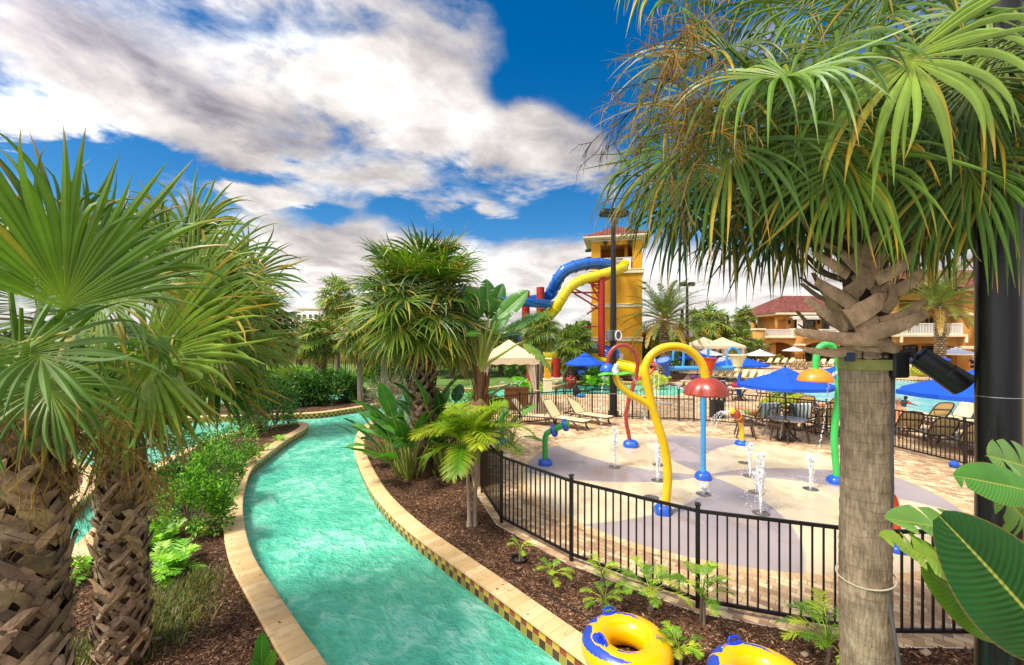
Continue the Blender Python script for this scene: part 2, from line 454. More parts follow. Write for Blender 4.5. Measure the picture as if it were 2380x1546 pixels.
def triangulate():
    pts = []; edges = []
    def addp(poly, closed=True):
        i0 = len(pts); pts.extend(Vector((p[0], p[1])) for p in poly); n = len(poly)
        for i in range(n if closed else n-1): edges.append((i0+i, i0+(i+1) % n))
    outer = [(-900, -1.6), (900, -1.6), (900, 1600), (-900, 1600)]
    for poly in (outer, river, penin, island, lagoon, deck, mulch_r, lawn_mulch, ring(CR), ring(CR+.17)): addp(poly)
    for gx in range(-40, 60, 4):
        for gy in range(0, 70, 4): pts.append(Vector((gx+.013, gy+.017)))
    v, e, f, *_ = geometry.delaunay_2d_cdt(pts, edges, [], 0, 1e-4)
    return np.array([(p.x, p.y) for p in v]), f
gv, gf = triangulate()
cls = {k: [] for k in ('grass', 'mulch', 'paving', 'pad_border', 'splash_pad')}
for f in gf:
    c = gv[list(f)].mean(0); q = (c[0], c[1])
    if c[1] < -1.6: continue
    dpc = hypot(q[0]-ccx, q[1]-ccy)
    if inside(q, river) and not inside(q, penin) and not inside(q, island): continue
    if inside(q, lagoon): continue
    if dpc < CR*.9995: k = 'splash_pad'
    elif dpc < CR+.1695: k = 'pad_border'
    elif inside(q, penin) or inside(q, island) or inside(q, lawn_mulch): k = 'mulch'
    elif inside(q, deck): k = 'paving'
    elif inside(q, mulch_r): k = 'mulch'
    elif q[1] < 23 and q[0] < 30: k = 'mulch'
    else: k = 'grass'
    cls[k].append(f)

# ---- surfaces
def m_mulch():
    m, t, b, tc, out = new_mat('mulch'); co = tc.outputs['Object']
    w = t.noise(co, 6, 3); wv = t.new('ShaderNodeVectorMath', operation='ADD'); t.l.new(co, wv.inputs[0])
    t.put(wv.inputs[1], t.comb(t.m('MULTIPLY', w, .25), t.m('MULTIPLY', w, -.2)))
    h = None; cols = None
    for i, (sc, rot) in enumerate((((22, 70, 20), 20), ((70, 20, 20), 55), ((24, 60, 20), 100))):
        vo = t.new('ShaderNodeTexVoronoi'); vo.inputs['Scale'].default_value = 1.0
        t.put(vo.inputs['Vector'], t.mapping(wv.outputs[0], sc, (0, 0, R(rot))))
        c = t.ramp(t.sep(vo.outputs['Color'])[0], [(0, '#2a1b12'), (.35, '#4c3323'), (.7, '#6d4c36'), (.92, '#8f6b50'), (1, '#c2a184')])
        e = t.m('SUBTRACT', 1.0, vo.outputs['Distance'])
        if cols is None: cols, h = c, e
        else:
            f = t.rng(t.noise(co, 9+5*i, 2), .48, .52)
            cols = t.mix(f, cols, c); hm = t.new('ShaderNodeMix'); t.put(hm.inputs[0], f); t.put(hm.inputs[2], h); t.put(hm.inputs[3], e); h = hm.outputs[0]
    big = t.rng(t.noise(co, 1.1, 4), .35, .65, .62, 1.25)
    c = t.mix(1.0, cols, t.comb(big, big, big), 'MULTIPLY')
    t.put(b.inputs['Base Color'], c); b.inputs['Roughness'].default_value = .95; b.inputs['Specular IOR Level'].default_value = .2
    t.put(b.inputs['Normal'], t.bump(h, .9, .03)); return m
def m_paver(name, sc=1.0, rot=40, tones=('#b5906c', '#d6ae82', '#e6c597', '#efd8ac', '#c09a74', '#a5836a')):
    m, t, b, tc, out = new_mat(name)
    co = t.mapping(tc.outputs['Object'], (1, 1, 1), (0, 0, R(rot)))
    br = t.new('ShaderNodeTexBrick'); t.put(br.inputs['Vector'], co)
    br.inputs['Scale'].default_value = sc; br.inputs['Brick Width'].default_value = .23; br.inputs['Row Height'].default_value = .15
    br.inputs['Mortar Size'].default_value = .006; br.inputs['Mortar Smooth'].default_value = .2; br.inputs['Bias'].default_value = 0
    br.inputs['Color1'].default_value = (0, 0, 0, 1); br.inputs['Color2'].default_value = (1, 1, 1, 1); br.inputs['Mortar'].default_value = (.5, .5, .5, 1)
    c = t.ramp(t.sep(br.outputs['Color'])[0], [(i/(len(tones)-1), k) for i, k in enumerate(tones)])
    n = t.noise(tc.outputs['Object'], 1.3, 5); c = t.mix(1.0, c, t.mix(t.rng(n, .3, .7), (.78, .76, .75), (1.15, 1.13, 1.08)), 'MULTIPLY')
    n = t.noise(tc.outputs['Object'], 30, 4); c = t.mix(.35, c, t.mix(n, (.6, .6, .6), (1.25, 1.25, 1.25)), 'MULTIPLY')
    c = t.mix(t.m('MULTIPLY', br.outputs['Fac'], .75), c, '#5d4a3c')
    wet = t.rng(t.noise(tc.outputs['Object'], .45, 4), .52, .66)
    c = t.mix(t.m('MULTIPLY', wet, .4), c, t.mix(1.0, c, (.55, .52, .5), 'MULTIPLY'))
    t.put(b.inputs['Base Color'], c); t.put(b.inputs['Roughness'], t.m('MULTIPLY_ADD', wet, -.4, .75))
    t.put(b.inputs['Normal'], t.bump(t.m('SUBTRACT', t.m('MULTIPLY', n, .3), br.outputs['Fac']), .4, .01)); return m
def m_pad():
    m, t, b, tc, out = new_mat('splash_pad'); co = tc.outputs['Object']
    x, y, z = t.sep(co); x = t.m('SUBTRACT', x, ccx); y = t.m('SUBTRACT', y, ccy)
    r = t.m('SQRT', t.m('ADD', t.m('MULTIPLY', x, x), t.m('MULTIPLY', y, y)))
    th = t.m('ARCTAN2', y, x); tw = t.m('MULTIPLY', t.m('SUBTRACT', CR, r), R(-7.5)); th = t.m('ADD', th, tw)
    lil = None
    for mid, half in ((157.5, 19.5), (66, 17), (343, 15), (240, 21.5)):
        dd = t.m('SUBTRACT', th, R(mid)); cs = t.m('COSINE', dd)
        k = t.rng(cs, cos(R(half))-.004, cos(R(half))+.004)
        lil = k if lil is None else t.m('MAXIMUM', lil, k)
    sp_ = t.noise(co, 160, 3, .7); bl = t.noise(co, 1.6, 6, .6)
    g1 = t.ramp(sp_, [(.3, '#c6b28e'), (.5, '#dcc8a2'), (.7, '#ebdcbe')]); g2 = t.ramp(sp_, [(.3, '#8c807f'), (.5, '#a59897'), (.7, '#b9acaa')])
    c = t.mix(lil, g1, g2)
    st = t.rng(bl, .5, .75, 0, .55); c = t.mix(st, c, '#9c7c55')
    wet = t.rng(t.noise(t.mapping(co, (1, .55, 1), (0, 0, R(20))), .75, 6, .62, .4), .40, .52)
    wet = t.m('MULTIPLY', wet, t.rng(r, 4.4, 2.6))
    c = t.mix(t.m('MULTIPLY', wet, .3), c, t.mix(1.0, c, (.66, .63, .61), 'MULTIPLY'))
    t.put(b.inputs['Base Color'], c); t.put(b.inputs['Roughness'], t.m('MULTIPLY_ADD', wet, -.60, .7))
    hgt = t.m('ADD', t.m('MULTIPLY', sp_, .5), t.m('MULTIPLY', t.noise(co, 14, 5), .6))
    t.put(b.inputs['Normal'], t.bump(hgt, .25, .012)); return m
def m_grass():
    m, t, b, tc, out = new_mat('lawn'); co = tc.outputs['Object']
    c = t.ramp(t.noise(co, .8, 8, .7), [(.3, '#3e5a1e'), (.55, '#5f8030'), (.75, '#86964a')])
    t.put(b.inputs['Base Color'], c); b.inputs['Roughness'].default_value = .9; return m
MM = {}
MM['mulch'] = m_mulch(); MM['paving'] = m_paver('paving', 1.35); MM['splash_pad'] = m_pad(); MM['grass'] = m_grass()
MM['pad_border'] = mat('border_brick', '#dcb888', .8, var=.18, scale=9, bump=.2)
def border_mat():
    m, t, b, tc, out = new_mat('border_brick'); x, y, z = t.sep(tc.outputs['Object'])
    th = t.m('ARCTAN2', t.m('SUBTRACT', y, ccy), t.m('SUBTRACT', x, ccx)); k = t.m('MULTIPLY', th, 40)
    fr = t.m('FRACT', t.m('ADD', k, 200)); line = t.m('LESS_THAN', t.m('MINIMUM', fr, t.m('SUBTRACT', 1.0, fr)), .03)
    wn = t.new('ShaderNodeTexWhiteNoise', noise_dimensions='1D'); t.put(wn.inputs['W'], t.m('FLOOR', t.m('ADD', k, 200)))
    c = t.mix(wn.outputs[0], '#cfa676', '#e6c795'); c = t.mix(line, c, '#8a6c4c')
    t.put(b.inputs['Base Color'], c); b.inputs['Roughness'].default_value = .75; return m
MM['pad_border'] = border_mat()
for k, nm in (('grass', 'lawn'), ('mulch', 'mulch_ground'), ('paving', 'paved_deck'), ('pad_border', 'brick_border'), ('splash_pad', 'splash_pad_floor')):
    z = {'mulch': -.004, 'splash_pad': 0.0}.get(k, 0.0)
    used = sorted({i for f in cls[k] for i in f}); mp = {i: j for j, i in enumerate(used)}
    mb = MB(); tri = np.array([[mp[i] for i in f] for f in cls[k] if len(f) == 3])
    V = np.c_[gv[used], np.full(len(used), z)]
    a, b_, c = V[tri[:, 0]], V[tri[:, 1]], V[tri[:, 2]]
    fl = np.cross(b_-a, c-a)[:, 2] < 0; tri[fl] = tri[fl][:, ::-1]
    mb.add(V, [tri]); o = mb.build(nm, MM[k], smooth=0); o['kind'] = 'structure'

# ---- copings with their checkered tile band
def path_uv(P):
    P = np.array(P); dd = np.linalg.norm(np.diff(P, axis=0), axis=1); return np.concatenate([[0], np.cumsum(dd)])
def m_coping():
    m, t, b, tc, out = new_mat('coping_stone'); u = t.sep(tc.outputs['UV'])[0]; co = tc.outputs['Object']
    k = t.m('MULTIPLY', u, 1/.152); fr = t.m('FRACT', k); line = t.m('LESS_THAN', fr, .05)
    wn = t.new('ShaderNodeTexWhiteNoise', noise_dimensions='1D'); t.put(wn.inputs['W'], t.m('FLOOR', k))
    c = t.mix(wn.outputs[0], '#d3ad76', '#e5c692'); n = t.noise(co, 7, 7, .65)
    c = t.mix(t.rng(n, .5, .8, 0, .6), c, '#b08a58'); c = t.mix(t.rng(t.noise(co, 2.2, 9, .75), .55, .72, 0, .7), c, '#6d563c'); c = t.mix(t.rng(t.noise(co, 46, 3, .6), .66, .72, 0, .6), c, '#54432f')
    c = t.mix(t.m('MULTIPLY', line, .55), c, '#8c6e48')
    t.put(b.inputs['Base Color'], c); b.inputs['Roughness'].default_value = .7
    t.put(b.inputs['Normal'], t.bump(t.m('SUBTRACT', t.m('MULTIPLY', n, .4), line), .4, .006)); return m
def m_tile():
    m, t, b, tc, out = new_mat('checker_tile'); u, v, _ = t.sep(tc.outputs['UV'])
    k = t.m('MULTIPLY', u, 1/.108); l = t.m('MULTIPLY', v, 1/.108)
    par = t.m('MODULO', t.m('ADD', t.m('FLOOR', k), t.m('FLOOR', l)), 2.0); par = t.m('ABSOLUTE', par)
    row = t.m('LESS_THAN', l, 1.0)
    dark = t.mix(row, '#5e3318', '#a4441c'); yel = t.mix(row, '#a8902f', '#e0ab38')
    wn = t.new('ShaderNodeTexWhiteNoise', noise_dimensions='2D'); t.put(wn.inputs['Vector'], t.comb(t.m('FLOOR', k), t.m('FLOOR', l)))
    c = t.mix(t.m('GREATER_THAN', par, .5), yel, dark)
    g = t.m('MULTIPLY_ADD', wn.outputs[0], .35, .8); c = t.mix(1.0, c, t.comb(g, g, g), 'MULTIPLY')
    fk = t.m('FRACT', k); fl = t.m('FRACT', l); ln = t.m('MAXIMUM', t.m('LESS_THAN', fk, .05), t.m('LESS_THAN', fl, .05))
    c = t.mix(ln, c, '#b7a27c'); t.put(b.inputs['Base Color'], c); b.inputs['Roughness'].default_value = .18; return m
M_COP, M_TILE = m_coping(), m_tile()
def coping(name, label, P, closed=False, w=.27, zt=.035, group=None):
    """land lies to the right-hand side when side=-1; found by test"""
    P = [p for i, p in enumerate(P) if i == 0 or hypot(p[0]-P[i-1][0], p[1]-P[i-1][1]) > 1e-3]
    P = np.array(P); n = len(P)
    T = np.gradient(P, axis=0); T /= np.linalg.norm(T, axis=1)[:, None]; Nn = np.c_[-T[:, 1], T[:, 0]]
    mid = n//2; q = P[mid]+Nn[mid]*.4
    wet = (inside(q, river) and not inside(q, penin) and not inside(q, island)) or inside(q, lagoon)
    if wet: Nn = -Nn
    s = path_uv(P)
    root = thing(name, label, 'coping', (P[mid][0], P[mid][1], 0), group=group)
    prof = [(-.035, -.012), (-.042, .0), (-.035, .022), (-.015, zt), (w-.02, zt), (w, zt-.015), (w, -.10)]
    V = np.stack([np.c_[P+Nn*o, np.full(n, z)] for o, z in prof], 1)
    U = np.stack([np.c_[s, np.full(n, o)] for o, z in prof], 1)
    mb = MB(); vv, ff = sheet(V); mb.add(vv, ff if wet else [ff[0][:, ::-1]], uv=U.reshape(-1, 2)); mb.build('coping_cap', M_COP, root)
    prof = [(-.03, -.012), (-.0, -.0125), (0, -.7)]
    V = np.stack([np.c_[P+Nn*o, np.full(n, z)] for o, z in prof], 1)
    U = np.stack([np.c_[s, np.full(n, max(0, -z-.0126))] for o, z in prof], 1)
    mb = MB(); vv, ff = sheet(V); mb.add(vv, ff if wet else [ff[0][:, ::-1]], uv=U.reshape(-1, 2)); mb.build('tile_band', M_TILE, root)
coping('river_coping', 'cream stone coping with checkered tiles along the right bank of the turquoise river', RB)
coping('river_coping', 'cream stone coping curving round the tip of the mulch strip left of the turquoise river', PR+PT+PL)
coping('river_coping', 'cream coping with red and yellow tile band round the shrub island across the river', IF+IB[:40])
coping('pool_coping', 'tiled coping along the far side of the slide splash pool and back channel', [PE[-1]]+PF)
coping('pool_coping', 'cream and yellow tiled rim along the far side of the pale blue lagoon pool', sp(lag_far, .8))

# ---- water
def m_water(name, deep, mid, pale, rough=.05, sc=1.0, k=.5, foam=.5):
    m, t, b, tc, out = new_mat(name); co = tc.outputs['Object']
    v = t.mapping(co, (1.0*sc, .8*sc, 1), (0, 0, R(25)))
    n1 = t.noise(v, .9, 6, .6, .8); n2 = t.noise(t.mapping(v, (1, 1.6, 1)), 3.4, 5, .6, .9); n3 = t.noise(t.mapping(v, (1, 1.9, 1), (0, 0, R(-18))), 9, 4, .6, .5)
    f = t.m('ADD', t.m('MULTIPLY', n1, .5), t.m('MULTIPLY', n2, .5))
    c = t.ramp(f, [(.33, deep), (.5, mid), (.66, pale)])  # pale patches: caustic light on the floor and bubbles, painted into the colour
    t.put(b.inputs['Base Color'], c); b.inputs['Roughness'].default_value = rough; b.inputs['IOR'].default_value = 1.33
    b.inputs['Specular IOR Level'].default_value = .5
    h = t.m('ADD', t.m('MULTIPLY', n2, .8), t.m('MULTIPLY', n3, .55)); h = t.m('ADD', h, t.m('MULTIPLY', t.noise(v, 24, 3), .10))
    t.put(b.inputs['Normal'], t.bump(h, k, .16)); return m
def water(name, poly, z, m, st, kind='structure'):
    """rippled sheet clipped to a generous box round the outline, hidden under the banks elsewhere"""
    P = np.array(poly); x0, y0 = P.min(0); x1, y1 = P.max(0)
    v, e, f, *_ = geometry.delaunay_2d_cdt([Vector(p) for p in poly], [(i, (i+1) % len(poly)) for i in range(len(poly))], [], 1, 1e-4)
    mb = MB(); V = np.array([(p.x, p.y, z) for p in v]); tri = np.array([q for q in f])
    a, b_, c = V[tri[:, 0]], V[tri[:, 1]], V[tri[:, 2]]; fl = np.cross(b_-a, c-a)[:, 2] < 0; tri[fl] = tri[fl][:, ::-1]
    mb.add(V, [tri]); o = mb.build(name, m, smooth=0); o['kind'] = kind; return o
M_RIVER = m_water('river_water', '#38aa8c', '#5fcbab', '#a8ead6', .04, .9, .75)
M_LAG = m_water('lagoon_water', '#3f9fae', '#6cc4cb', '#a9e2e2', .06, .8, .5)
water('river_water', [(x, y) for x, y in river], -.235, M_RIVER, .3)
water('lagoon_water', lagoon, -.10, M_LAG, .3)
# ================================================================ vegetation
M_FAN = mat('palm_leaf', (1.12, .9, .54), .42, var=.3, scale=3.5, tint=True, transl=.2)
M_BOOT = mat('palm_boot', '#a58c70', .9, var=.5, scale=9, bump=1.0, bscale=28, tint=True, dirt=.6, stretch=(1, 1, 1), dirtcol=(.09, .065, .045))
M_FIBRE = mat('palm_fibre', '#4a3826', .95, var=.4, scale=8, bump=.8, bscale=60)
M_STALK = mat('flower_stalk', (.62, .6, .5), .8, var=.3, scale=6, tint=True)
M_SHRUB = mat('shrub_leaf', (1, 1, 1), .45, var=.25, scale=3, tint=True, transl=.22)
M_BARK = mat('thin_bark', '#77685a', .9, var=.3, scale=8, bump=.5, bscale=50, stretch=(1, 1, .4))
def m_ringtrunk():
    m, t, b, tc, out = new_mat('ringed_trunk'); co = tc.outputs['Object']; x, y, z = t.sep(co)
    n = t.noise(co, 5, 6, .6); n2 = t.noise(t.mapping(co, (30, 30, 6)), 1, 6, .7)
    zz = t.m('ADD', z, t.m('MULTIPLY', t.noise(co, 2.2, 4), .16)); k = t.m('FRACT', t.m('MULTIPLY', zz, 15)); edge = t.rng(k, .0, .16, 1, 0)
    fib = t.noise(t.mapping(co, (60, 60, 9)), 1, 5, .6)
    c = t.ramp(t.m('ADD', t.m('MULTIPLY', n, .5), t.m('MULTIPLY', fib, .5)), [(.3, '#5a4a3c'), (.5, '#98836b'), (.68, '#c4ac8f')])
    c = t.mix(t.m('MULTIPLY', edge, t.rng(t.noise(co, 9, 4), .35, .65, .05, .6)), c, '#4f4133'); c = t.mix(t.rng(t.noise(co, 3.2, 8, .7), .6, .7, 0, .35), c, '#8d8a5c')
    t.put(b.inputs['Base Color'], c); b.inputs['Roughness'].default_value = .92; b.inputs['Specular IOR Level'].default_value = .2
    h = t.m('ADD', t.m('MULTIPLY', fib, .8), t.m('MULTIPLY', k, .45)); t.put(b.inputs['Normal'], t.bump(h, .8, .025)); return m
M_RING = m_ringtrunk()
def m_paddle():
    m, t, b, tc, out = new_mat('paddle_leaf'); u, v, _ = t.sep(tc.outputs['UV'])
    a = t.new('ShaderNodeAttribute', attribute_name='tint').outputs['Color']
    ph = t.m('ADD', t.m('MULTIPLY', u, 150), t.m('MULTIPLY', t.m('ABSOLUTE', v), -22)); rib = t.m('SINE', ph)
    k = t.m('MULTIPLY_ADD', rib, .08, 1.0); mid = t.rng(t.m('ABSOLUTE', v), .02, .045, 1, 0)
    n = t.noise(tc.outputs['Object'], 5, 5); k2 = t.m('MULTIPLY', k, t.rng(n, .25, .75, .75, 1.25, False))
    c = t.mix(1.0, a, t.comb(k2, k2, k2), 'MULTIPLY'); c = t.mix(t.m('MULTIPLY', mid, .8), c, '#b8b84a')
    c = t.mix(t.rng(t.m('ABSOLUTE', v), .95, .995, 0, .75), c, '#8a6a35')
    t.put(b.inputs['Base Color'], c); b.inputs['Roughness'].default_value = .33
    t.put(b.inputs['Normal'], t.bump(rib, .22, .01))
    tr = t.new('ShaderNodeBsdfTranslucent'); t.put(tr.inputs[0], t.mix(1.0, c, (1.5, 1.6, .6), 'MULTIPLY'))
    mx = t.new('ShaderNodeMixShader'); mx.inputs[0].default_value = .25
    t.l.new(b.outputs[0], mx.inputs[1]); t.l.new(tr.outputs[0], mx.inputs[2]); t.l.new(mx.outputs[0], out.inputs[0]); return m
M_PADDLE = m_paddle()
g_ = lambda h: np.array(lin(h))
GREEN = [g_('#4d7a26'), g_('#5f8c2c'), g_('#3f6a28'), g_('#79a03a'), g_('#56803a')]
YEL, TAN, BRN = g_('#b5ab3c'), g_('#c79f58'), g_('#8a6a3c')

def fan(mb, hub, axis, normal, L, n=44, spread=150, rows=7, droop=.5, wid=1.0, green=None, dry=.1, rg=rng, fuse=.42, costa=.22, mi=0, flop=.25):
    hub, axis, normal = (np.asarray(tuple(q), float) for q in (hub, axis, normal))
    axis = unit(axis); normal = unit(normal-axis*np.dot(normal, axis)); side = np.cross(normal, axis)
    q = np.linspace(-1, 1, n); phi = q*R(spread)+rg.normal(0, .25*2*R(spread)/n, n)
    D = axis*np.cos(phi)[:, None]+side*np.sin(phi)[:, None]
    # blade is a shallow cone: the edges lift
    D = D+normal*(.16+.10*np.abs(q))[:, None]; D /= np.linalg.norm(D, axis=1)[:, None]
    B = hub+axis*(costa*L*(1-np.abs(q)**1.2))[:, None]
    Ls = L*(1-costa*(1-np.abs(q)))*(1-.22*np.abs(q)**2.5)*rg.uniform(.8, 1.12, n)
    t = np.linspace(0, 1, rows)**.9
    on = rg.uniform(.32, .7, n)[:, None]; gk = np.clip(rg.normal(droop, droop*.45, n), 0, 3)[:, None]*(1+(rg.random(n) < flop)[:, None]*rg.uniform(1, 3.5, n)[:, None])
    bend = gk*np.clip((t[None]-on*.6)/(1-on*.6), 0, 1)**1.6*2.0+gk*.28*t[None]
    tw = rg.normal(0, .34, (n, 1, 3))*np.clip(t-.45, 0, 1)[None, :, None]**1.5*2.2
    d = D[:, None]+np.array((0, 0, -1.0))*bend[..., None]+tw
    d /= np.linalg.norm(d, axis=2)[..., None]
    dt = np.diff(t, prepend=0)[None, :, None]*Ls[:, None, None]
    P = B[:, None]+np.cumsum(d*dt, axis=1)
    dphi = 2*R(spread)/(n-1)
    wf = np.minimum(t, fuse)*np.tan(dphi/2)*1.12
    tap = np.clip((t-fuse)/(1-fuse), 0, 1)
    w = np.where(t <= fuse, wf, wf*(1-tap**1.5)*(1+.15*np.sin(tap*pi)))*wid
    w = np.maximum(w[None]*Ls[:, None], .0012*(1-.5*t)[None])
    nn = normal[None, None]-d*np.sum(normal*d, axis=2)[..., None]; nn /= np.maximum(np.linalg.norm(nn, axis=2)[..., None], 1e-6)
    sd = np.cross(nn, d)
    fold = .34*(1+.0*t)[None, :, None]
    V = np.stack([P-sd*w[..., None], P+nn*w[..., None]*fold*2, P+sd*w[..., None]], 2)      # n rows 3 xyz
    i = (np.arange(n)*rows*3)[:, None, None]+(np.arange(rows-1)*3)[None, :, None]+np.arange(2)[None, None]
    Q = np.stack([i, i+1, i+4, i+3], -1).reshape(-1, 4)
    gr = green if green is not None else GREEN[rg.integers(len(GREEN))]
    base = gr[None]*rg.uniform(.78, 1.25, (n, 1))
    dr = (rg.random((n, 1)) < dry)
    col = np.repeat(base[:, None], rows, 1)
    col = col*(1-.0*t)[None, :, None]
    yh = np.clip(1-t/.3, 0, 1)[None, :, None]*.45; col = col*(1-yh)+yh*(gr*1.5+YEL*.3)
    tip = np.clip((t-rg.uniform(.72, 1.15, (n, 1)))/.2, 0, 1)[..., None]; col = col*(1-tip)+TAN*.8*tip
    dm = dr[..., None]*np.clip((t-.15)/.5, 0, 1)[None, :, None]; col = col*(1-dm)+dm*(YEL*.75)
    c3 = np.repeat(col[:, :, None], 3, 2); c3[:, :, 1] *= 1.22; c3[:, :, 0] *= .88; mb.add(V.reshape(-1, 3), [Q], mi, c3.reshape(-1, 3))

def ddir(el, az): return np.array((cos(el)*cos(az), cos(el)*sin(az), sin(el)))
def petiole(mb, a, b, r0, r1, sag=.08, mi=0, col=None):
    a, b = np.asarray(tuple(a), float), np.asarray(tuple(b), float); t = np.linspace(0, 1, 5)[:, None]
    P = a+(b-a)*t; P[:, 2] += sag*np.linalg.norm(b-a)*np.sin(t[:, 0]*pi)
    v, f = tube(P, np.linspace(r0, r1, 5), 5, False, .6); mb.add(v, f, mi, col if col is not None else GREEN[1]*1.15)

def crown_leaf(mb, C, el, az, Lp, L, rg, reject=None, **kw):
    hub = np.asarray(C)+ddir(el, az)*Lp*np.array((1, 1, 1))+np.array((0, 0, -.10*Lp*cos(el)))
    e2 = el-rg.uniform(.25, .6)-.25*cos(el)
    ax = ddir(e2, az); tip = hub+ax*L
    if reject and reject(hub, tip): return
    nrm = ddir(e2+pi/2, az)+np.cross(ax, (0, 0, 1))*rg.normal(0, .25)
    fan(mb, hub, ax, nrm, L, rg=rg, **kw)
    petiole(mb, C, hub, .022*L+.006, .012*L+.003)

def sabal_crown(mb, C, rad, N, n, rows, rg, el_min=-50, el_max=82, reject=None, droop=.45, dry=.08, green=None, gs=1.0, **kw):
    for k in range(N):
        f = (k+.5)/N; el = R(el_max+(el_min-el_max)*f**.85)+rg.normal(0, .08); az = k*2.39996+rg.normal(0, .15)
        s = rg.uniform(.88, 1.1); low = f > .8
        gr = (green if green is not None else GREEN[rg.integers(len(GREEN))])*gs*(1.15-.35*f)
        crown_leaf(mb, C, el, az, rad*.46*s, rad*.62*s, rg, reject, n=n, rows=rows, droop=droop*(1+.7*low), spread=rg.uniform(115, 150),
                   dry=dry+(.45*low if rg.random() < .4 else 0), green=gr, **kw)

def boots(mb, base, z0, z1, r0, r1, rg, dens=1.0, ln=.34, w=.085, out=.10, mi=0, lean=(0, 0)):
    """criss-cross of split leaf bases round a trunk"""
    h = z1-z0; rows = max(3, int(h/.135*dens)); per = 7
    for i in range(rows):
        z = z0+h*(i+.3)/rows
        for j in range(per):
            r = r0+(r1-r0)*(z-z0)/h; a = (j+.5*(i % 2))*2*pi/per+rg.normal(0, .09)
            for sg in (-1, 1):
                l = ln*rg.uniform(.75, 1.2); m = 5; t = np.linspace(0, 1, m)
                aa = a+sg*(t*l*.58/r0)*rg.uniform(.8, 1.15); zz = z+l*.78*t-.02
                rr = r*(1.0+.02)+out*(t**1.6)*rg.uniform(.5, 1.5)+.01
                cx, cy = base[0]+lean[0]*(zz-z0), base[1]+lean[1]*(zz-z0)
                P = np.c_[cx+rr*np.cos(aa), cy+rr*np.sin(aa), zz]
                T = np.gradient(P, axis=0); T /= np.linalg.norm(T, axis=1)[:, None]
                Nn = np.c_[np.cos(aa), np.sin(aa), -.25*np.ones(m)]; Nn -= T*np.sum(T*Nn, 1)[:, None]; Nn /= np.linalg.norm(Nn, axis=1)[:, None]
                Bn = np.cross(T, Nn); ww = w*(1-.45*t)*rg.uniform(.8, 1.15); th = .02*(1-.3*t)
                V = np.stack([P-Bn*ww[:, None]*.5, P+Nn*th[:, None]*1.1, P+Bn*ww[:, None]*.5, P-Nn*th[:, None]], 1)
                V[-1] += T[-1]*rg.normal(0, .02, (4, 1))
                k = np.arange(m-1)[:, None]*4; q = np.arange(4)[None]; q2 = (q+1) % 4
                Q = np.stack([k+q, k+q2, k+4+q2, k+4+q], -1).reshape(-1, 4)
                c = np.array((1, 1, 1))*rg.choice((.45, .7, .95, 1.2, 1.5), p=(.2, .25, .25, .2, .1))*rg.uniform(.85, 1.15)*np.array((1, rg.uniform(.9, 1.02), rg.uniform(.74, 1.04)))
                V[1:-1] += rg.normal(0, .006, (m-2, 4, 3)); V[-1, 1] += T[-1]*rg.uniform(-.03, .05)
                mb.add(V.reshape(-1, 3), [Q, np.array([[0, 3, 2, 1], [4*m-4, 4*m-3, 4*m-2, 4*m-1]])], mi, c)

def leafcloud(mb, pts, nrm, size, cols, rg, asp=.45, mi=0, jit=.7):
    """one small folded leaf at each point"""
    n = len(pts); d = nrm+rg.normal(0, jit, (n, 3)); d /= np.linalg.norm(d, axis=1)[:, None]
    s = np.cross(d, rg.normal(0, 1, (n, 3))); s /= np.linalg.norm(s, axis=1)[:, None]; u = np.cross(s, d)
    L = size*rg.uniform(.6, 1.3, n)[:, None]
    base = pts; tip = pts+d*L; a = pts+d*L*.45+s*L*asp*.5+u*L*.08; b = pts+d*L*.45-s*L*asp*.5+u*L*.08
    V = np.stack([base, a, tip, b], 1).reshape(-1, 3); i = np.arange(n)[:, None]*4
    c = np.array(cols)[rg.integers(len(cols), size=n)]*rg.uniform(.7, 1.3, (n, 1))
    mb.add(V, [np.concatenate([i, i+1, i+2, i+3], 1)], mi, np.repeat(c, 4, 0))
def fibres(mb, base, z0, z1, r, n, rg, mi=0):
    for k in range(n):
        a = rg.uniform(0, 2*pi); z = rg.uniform(z0, z1); l = rg.uniform(.05, .22); q = np.linspace(0, 1, 4); aa = a+rg.normal(0, .5)*q*l/r; rr = r+rg.uniform(.0, .09)*q+.02
        P = np.c_[base[0]+rr*np.cos(aa), base[1]+rr*np.sin(aa), z+rg.choice((-1, 1))*l*q*(1-.5*q)]
        v, f = tube(P, [.0022, .002, .0018, .001], 3, False); mb.add(v, f, mi, g_('#6b4f33')*rg.uniform(.5, 2.2))
    for k in range(n//14):
        a = rg.uniform(0, 2*pi); z = rg.uniform(z0, z1); o = rg.normal(0, .03, (9, 3)); c = np.array((base[0]+(r+.04)*cos(a), base[1]+(r+.04)*sin(a), z)); leafcloud(mb, c+o, np.tile((cos(a), sin(a), .6), (9, 1)), .05, [g_('#5a7a2c'), g_('#7a8a3c')], rg, .5, mi) if rg.random() < .35 else None
def trunk_tube(base, z0, z1, r0, r1, n=16, wob=.03, rg=rng, lean=(0, 0), st=8):
    t = np.linspace(0, 1, st); P = np.c_[base[0]+lean[0]*(z1-z0)*t+rg.normal(0, wob, st)*t, base[1]+lean[1]*(z1-z0)*t+rg.normal(0, wob, st)*t, z0+(z1-z0)*t]
    return tube(P, r0+(r1-r0)*t+.02*np.exp(-t*9), n)

